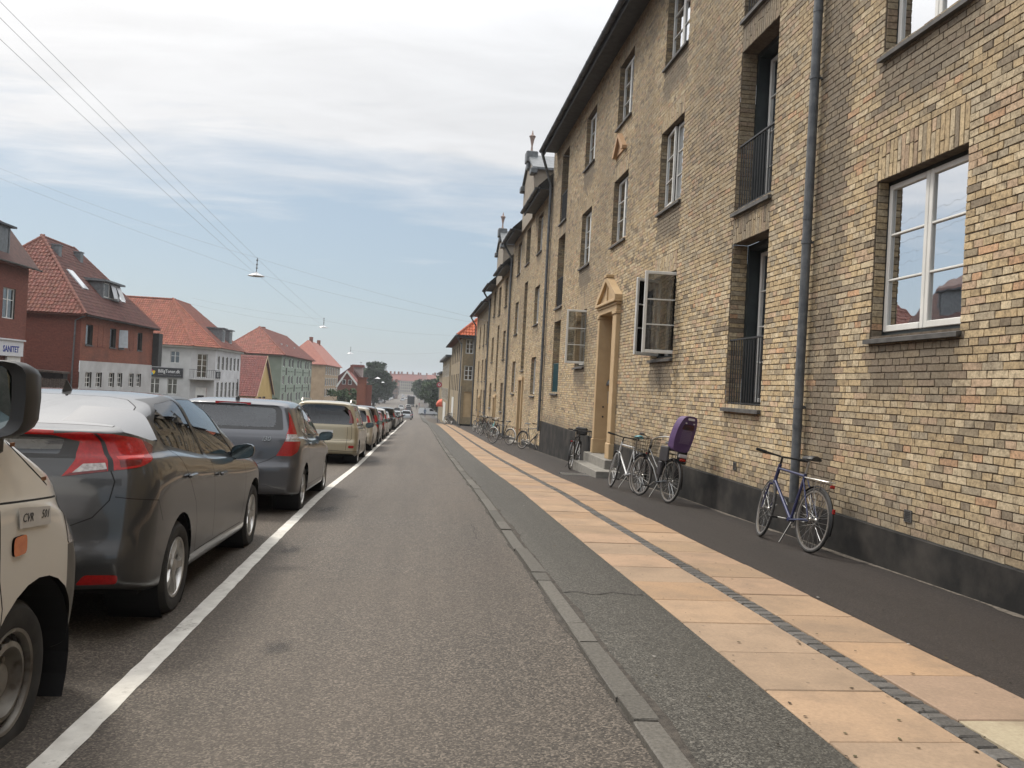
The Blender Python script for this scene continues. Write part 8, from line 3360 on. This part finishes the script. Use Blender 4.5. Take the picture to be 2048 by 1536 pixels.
cols_ = [paint('far_white', (0.6, 0.6, 0.6), 0, .3, .1), paint('far_silver', (0.40, 0.42, 0.44), .4, .3, .1), paint('far_black', (0.015, 0.015, 0.017), .2, .3, .1), paint('far_blue', (0.04, 0.06, 0.12), .3, .3, .1)]
tr_ = [('dark car coming up the far lane', 795, 215, 2, False), ('white car behind the dark car on the far lane', 803, 250, 0, False), ('pale car beside the black lorry', 805, 380, 1, False),
       ('white car heading away ahead of the lorry', 812, 420, 0, True), ('silver car queueing far beyond the lorry', 806, 480, 1, False), ('white car at the far crossing', 828, 500, 0, True),
       ('dark blue car queueing far on the right lane', 817, 470, 3, True), ('silver car small behind the last parked hatchback', 814, 130, 1, True), ('blue car next beyond the silver one', 818, 150, 3, True),
       ('dark car parked before the black lorry', 818, 235, 2, True), ('white car parked just behind the lorry', 817, 262, 0, True)]
for lab, px, y, ci, bk_ in tr_:
    far_car(lab, px, y, cols_[ci], bk_)
for i in range(14):
    y = 176 + i * 19
    nm = ['nearest', 'second', 'third', 'fourth', 'fifth', 'sixth', 'seventh', 'eighth', 'ninth', 'tenth', 'eleventh', 'twelfth', 'thirteenth', 'farthest'][i]
    far_car(f'{nm} {"white dark silver".split()[i % 3]} car in the curving row along the left kerb', 0, y, cols_[[0, 2, 1][i % 3]], False, 'cars along the left kerb', x=-17.5 + i * .45)


# ------------------------------------------------------------------ people far down the street
def person(label, px, y, top, bottom, stride=.22, h=1.75, facing=0):
    p = at(px, 820, y)
    o = empty('person', (p.x, y, zp(y) if p.x > 1 else zr(y)), rad(facing), label, 'person')
    me = bpy.data.meshes.new('body')
    k = h / 1.75
    P = [(0, 0, .95), (0, 0, 1.18), (0, .01, 1.40), (0, .01, 1.50), (0, .02, 1.60), (0, .02, 1.70),
         (.19, 0, 1.40), (.25, .05, 1.13), (.24, .14, .90), (-.19, 0, 1.40), (-.25, -.05, 1.13), (-.24, .04, .90),
         (.10, 0, .88), (.11, stride * .5, .48), (.11, stride * .6, .08), (.11, stride * .6 + .14, .04),
         (-.10, 0, .88), (-.11, -stride * .3, .48), (-.11, -stride, .08), (-.11, -stride + .14, .04)]
    E = [(0, 1), (1, 2), (2, 3), (3, 4), (4, 5), (2, 6), (6, 7), (7, 8), (2, 9), (9, 10), (10, 11), (0, 12), (12, 13), (13, 14), (14, 15), (0, 16), (16, 17), (17, 18), (18, 19)]
    RAD = [.15, .14, .15, .06, .10, .08, .07, .055, .04, .07, .055, .04, .10, .07, .05, .045, .10, .07, .05, .045]
    me.from_pydata([(x * k, yy * k, z * k) for x, yy, z in P], E, [])
    ob = link('body', me, o)
    sk = ob.modifiers.new('skin', 'SKIN')
    for i, v in enumerate(me.skin_vertices[0].data):
        v.radius = (RAD[i] * k, RAD[i] * k * .8)
    me.skin_vertices[0].data[0].use_root = True
    ss = ob.modifiers.new('sub', 'SUBSURF')
    ss.levels = ss.render_levels = 1
    m, nt, b = base('person_clothes')
    sp = N(nt, 'ShaderNodeSeparateXYZ')
    L(nt, coord(nt), sp.inputs[0])
    stp = ramp_n(nt, math_n(nt, 'DIVIDE', sp.outputs[2], 1.8 * k), [(.0, (0.02, 0.02, 0.02)), (.05, bottom), (.52, bottom), (.535, top), (.835, top), (.845, (0.35, 0.21, 0.15)), (.92, (0.35, 0.21, 0.15)), (.94, (0.05, 0.03, 0.02))])
    L(nt, stp, b.inputs['Base Color'])
    b.inputs['Roughness'].default_value = .9
    me.materials.append(m)
    hr = MB()
    hr.ball((0, -.005 * k, 1.70 * k), (.10 * k, .11 * k, .095 * k), 10, 6)
    hr.build('hair', mat('hair', (0.04, 0.026, 0.018)), o, smooth=True)
    return o


person('person in dark clothes walking beside the parked cars near the crossing', 822, 150, (0.02, 0.02, 0.025), (0.02, 0.02, 0.024))
person('person in black walking away near the lorry', 833, 262, (0.02, 0.02, 0.02), (0.018, 0.018, 0.02))
person('person in a pale pink top on the far pavement', 838, 285, (0.40, 0.24, 0.24), (0.30, 0.2, 0.2))
person('person in blue trousers standing in front of the white panel van', 850, 170, (0.10, 0.14, 0.20), (0.04, 0.06, 0.12))
# ------------------------------------------------------------------ hanging street lamps and their wires
M['wire'] = mat('steel_wire', (0.32, 0.33, 0.34), (0.38, 0.39, 0.40), rough=.5, metal=.3)
lamps = [(-9.43, 13.6, 8.15, 7.0), (-9.43, 48.6, 6.62, 5.62), (-9.43, 83.0, 5.75, 4.95), (-9.43, 117.0, 4.50, 3.55)]
labs = [None, 'nearest hanging street lamp with a wide pale shade on a thin stem', 'second hanging street lamp down the street, half the size', 'third and smallest clearly visible hanging street lamp']
for (x, y, zt, zl), lab in zip(lamps, labs):
    if lab is None: continue
    o = empty('street_lamp', (x, y, zl), 0, lab, 'street lamp', 'lamps hung over the middle of the street')
    st = MB()
    st.tube([(0, 0, .12), (.02, 0, zt - zl)], .022, 8)
    for z in (.42, .62, .86):
        st.lathe([(.03, -.05), (.055, -.02), (.055, .02), (.03, .05)], 10, 0, Matrix.Translation((0.01, 0, z)))
    st.build('stem', M['zinc'], o)
    sh = MB()
    sh.lathe([(.08, .19), (.11, .12), (.26, .06), (.45, -.02), (.47, -.05), (.45, -.055), (.2, .0), (.05, .03)], 28)
    sh.build('shade', mat('lamp_shade', (0.42, 0.43, 0.44), (0.52, 0.53, 0.54), rough=.3, metal=.4), o, smooth=True)
    gl = MB()
    gl.ball((0, 0, -.02), (.14, .14, .07), 14, 8)
    gl.build('diffuser', mat('lamp_diffuser', (0.45, 0.45, 0.43), rough=.3), o, smooth=True)
for i, (px, y) in enumerate(((755, 165), (757, 205), (766, 250), (772, 300), (781, 350))):
    p = at(px, [760, 748, 765, 767, 772][i], y) if False else at(px, [757, 757, 765, 766, 770][i], y)
    o = empty('street_lamp', (p.x, y, p.z), 0, ['tiny hanging lamp seen against the low left of the big dark tree', 'tiny hanging lamp seen against the middle of the big dark tree', 'tiny hanging lamp at the right edge of the big dark tree', 'tiny hanging lamp just right of the big dark tree', 'farthest and smallest of the tiny hanging lamps'][i], 'street lamp', 'lamps hung over the middle of the street')
    sh = MB()
    sh.lathe([(.05, .3), (.15, .18), (.55, -.02), (.5, -.06), (.05, .0)], 14)
    sh.build('shade', mat('lamp_shade', (0.6, 0.61, 0.62)), o, smooth=True)


def wire(label, a, b, sag=.3, r=.010, n=14):
    a, b = Vector(a), Vector(b)
    pts = [a.lerp(b, t / n) - Vector((0, 0, sag * 4 * (t / n) * (1 - t / n))) for t in range(n + 1)]
    mb = MB()
    # thicker where far so that it still reads, as a real bundle with clips does
    mb.tube(pts, r, 5)
    return tag(mb.build('overhead_wire', M['wire']), label, 'wire', 'wires of the hanging street lamps')


l0, l1, l2, l3 = lamps
wire('upper feed wire running along the street to the nearest hanging lamp', (-9.43, 13.6, 8.05), (-9.43, 48.6, 6.60), .05, .0055)
wire('middle feed wire running along the street below the upper one', (-9.38, 13.6, 7.72), (-9.38, 48.6, 6.05), .08, .0055)
wire('lower feed wire running along the street to the lamp shade', (-9.48, 13.6, 7.36), (-9.48, 48.6, 5.72), .08, .0055)
wire('feed wire from the nearest lamp to the second lamp, upper strand', (-9.43, 48.6, 6.6), (-9.43, 83, 5.7), .1, .0055)
wire('feed wire from the nearest lamp to the second lamp, lower strand', (-9.46, 48.6, 5.75), (-9.43, 83, 5.05), .1, .0055)
wire('upper span wire from the left houses to the nearest hanging lamp', (-23.9, 48.6, 10.75), (-9.43, 48.6, 6.62), .25, .0055)
wire('lower span wire from the left houses to the nearest hanging lamp', (-23.9, 48.6, 10.2), (-9.5, 48.6, 5.72), .1, .0055)
wire('upper span wire from the nearest lamp to the brick terrace', (-9.43, 48.6, 6.62), (XF, 48.6, 3.75), .15, .0055)
wire('lower span wire from the nearest lamp to the brick terrace', (-9.43, 48.6, 5.72), (XF, 48.6, 3.55), .2, .0055)
wire('upper span wire of the second hanging lamp to the left', (XL, 83, 7.0), (-9.43, 83, 5.72), .2, .0068)
wire('lower span wire of the second hanging lamp to the left', (XL, 83, 6.4), (-9.43, 83, 5.0), .2, .0068)
wire('span wire of the second hanging lamp to the right', (-9.43, 83, 5.6), (3.5, 83, 4.9), .3, .0068)
wire('span wire of the third hanging lamp to the right', (-9.43, 117, 4.0), (3.0, 112, 4.2), .35, .010)
# ------------------------------------------------------------------ thin summer haze over the whole place
m = bpy.data.materials.new('haze')
m.use_nodes = True
nt = m.node_tree
nt.nodes.clear()
vo = N(nt, 'ShaderNodeVolumePrincipled')
vo.inputs['Color'].default_value = (0.90, 0.94, 1.0, 1)
vo.inputs['Density'].default_value = 0.00034
vo.inputs['Anisotropy'].default_value = 0.3
out = N(nt, 'ShaderNodeOutputMaterial')
L(nt, vo.outputs[0], out.inputs['Volume'])
hb = MB()
hb.box(-330, 330, -70, 1310, -11, 17)
tag(hb.build('haze', m), kind='stuff')
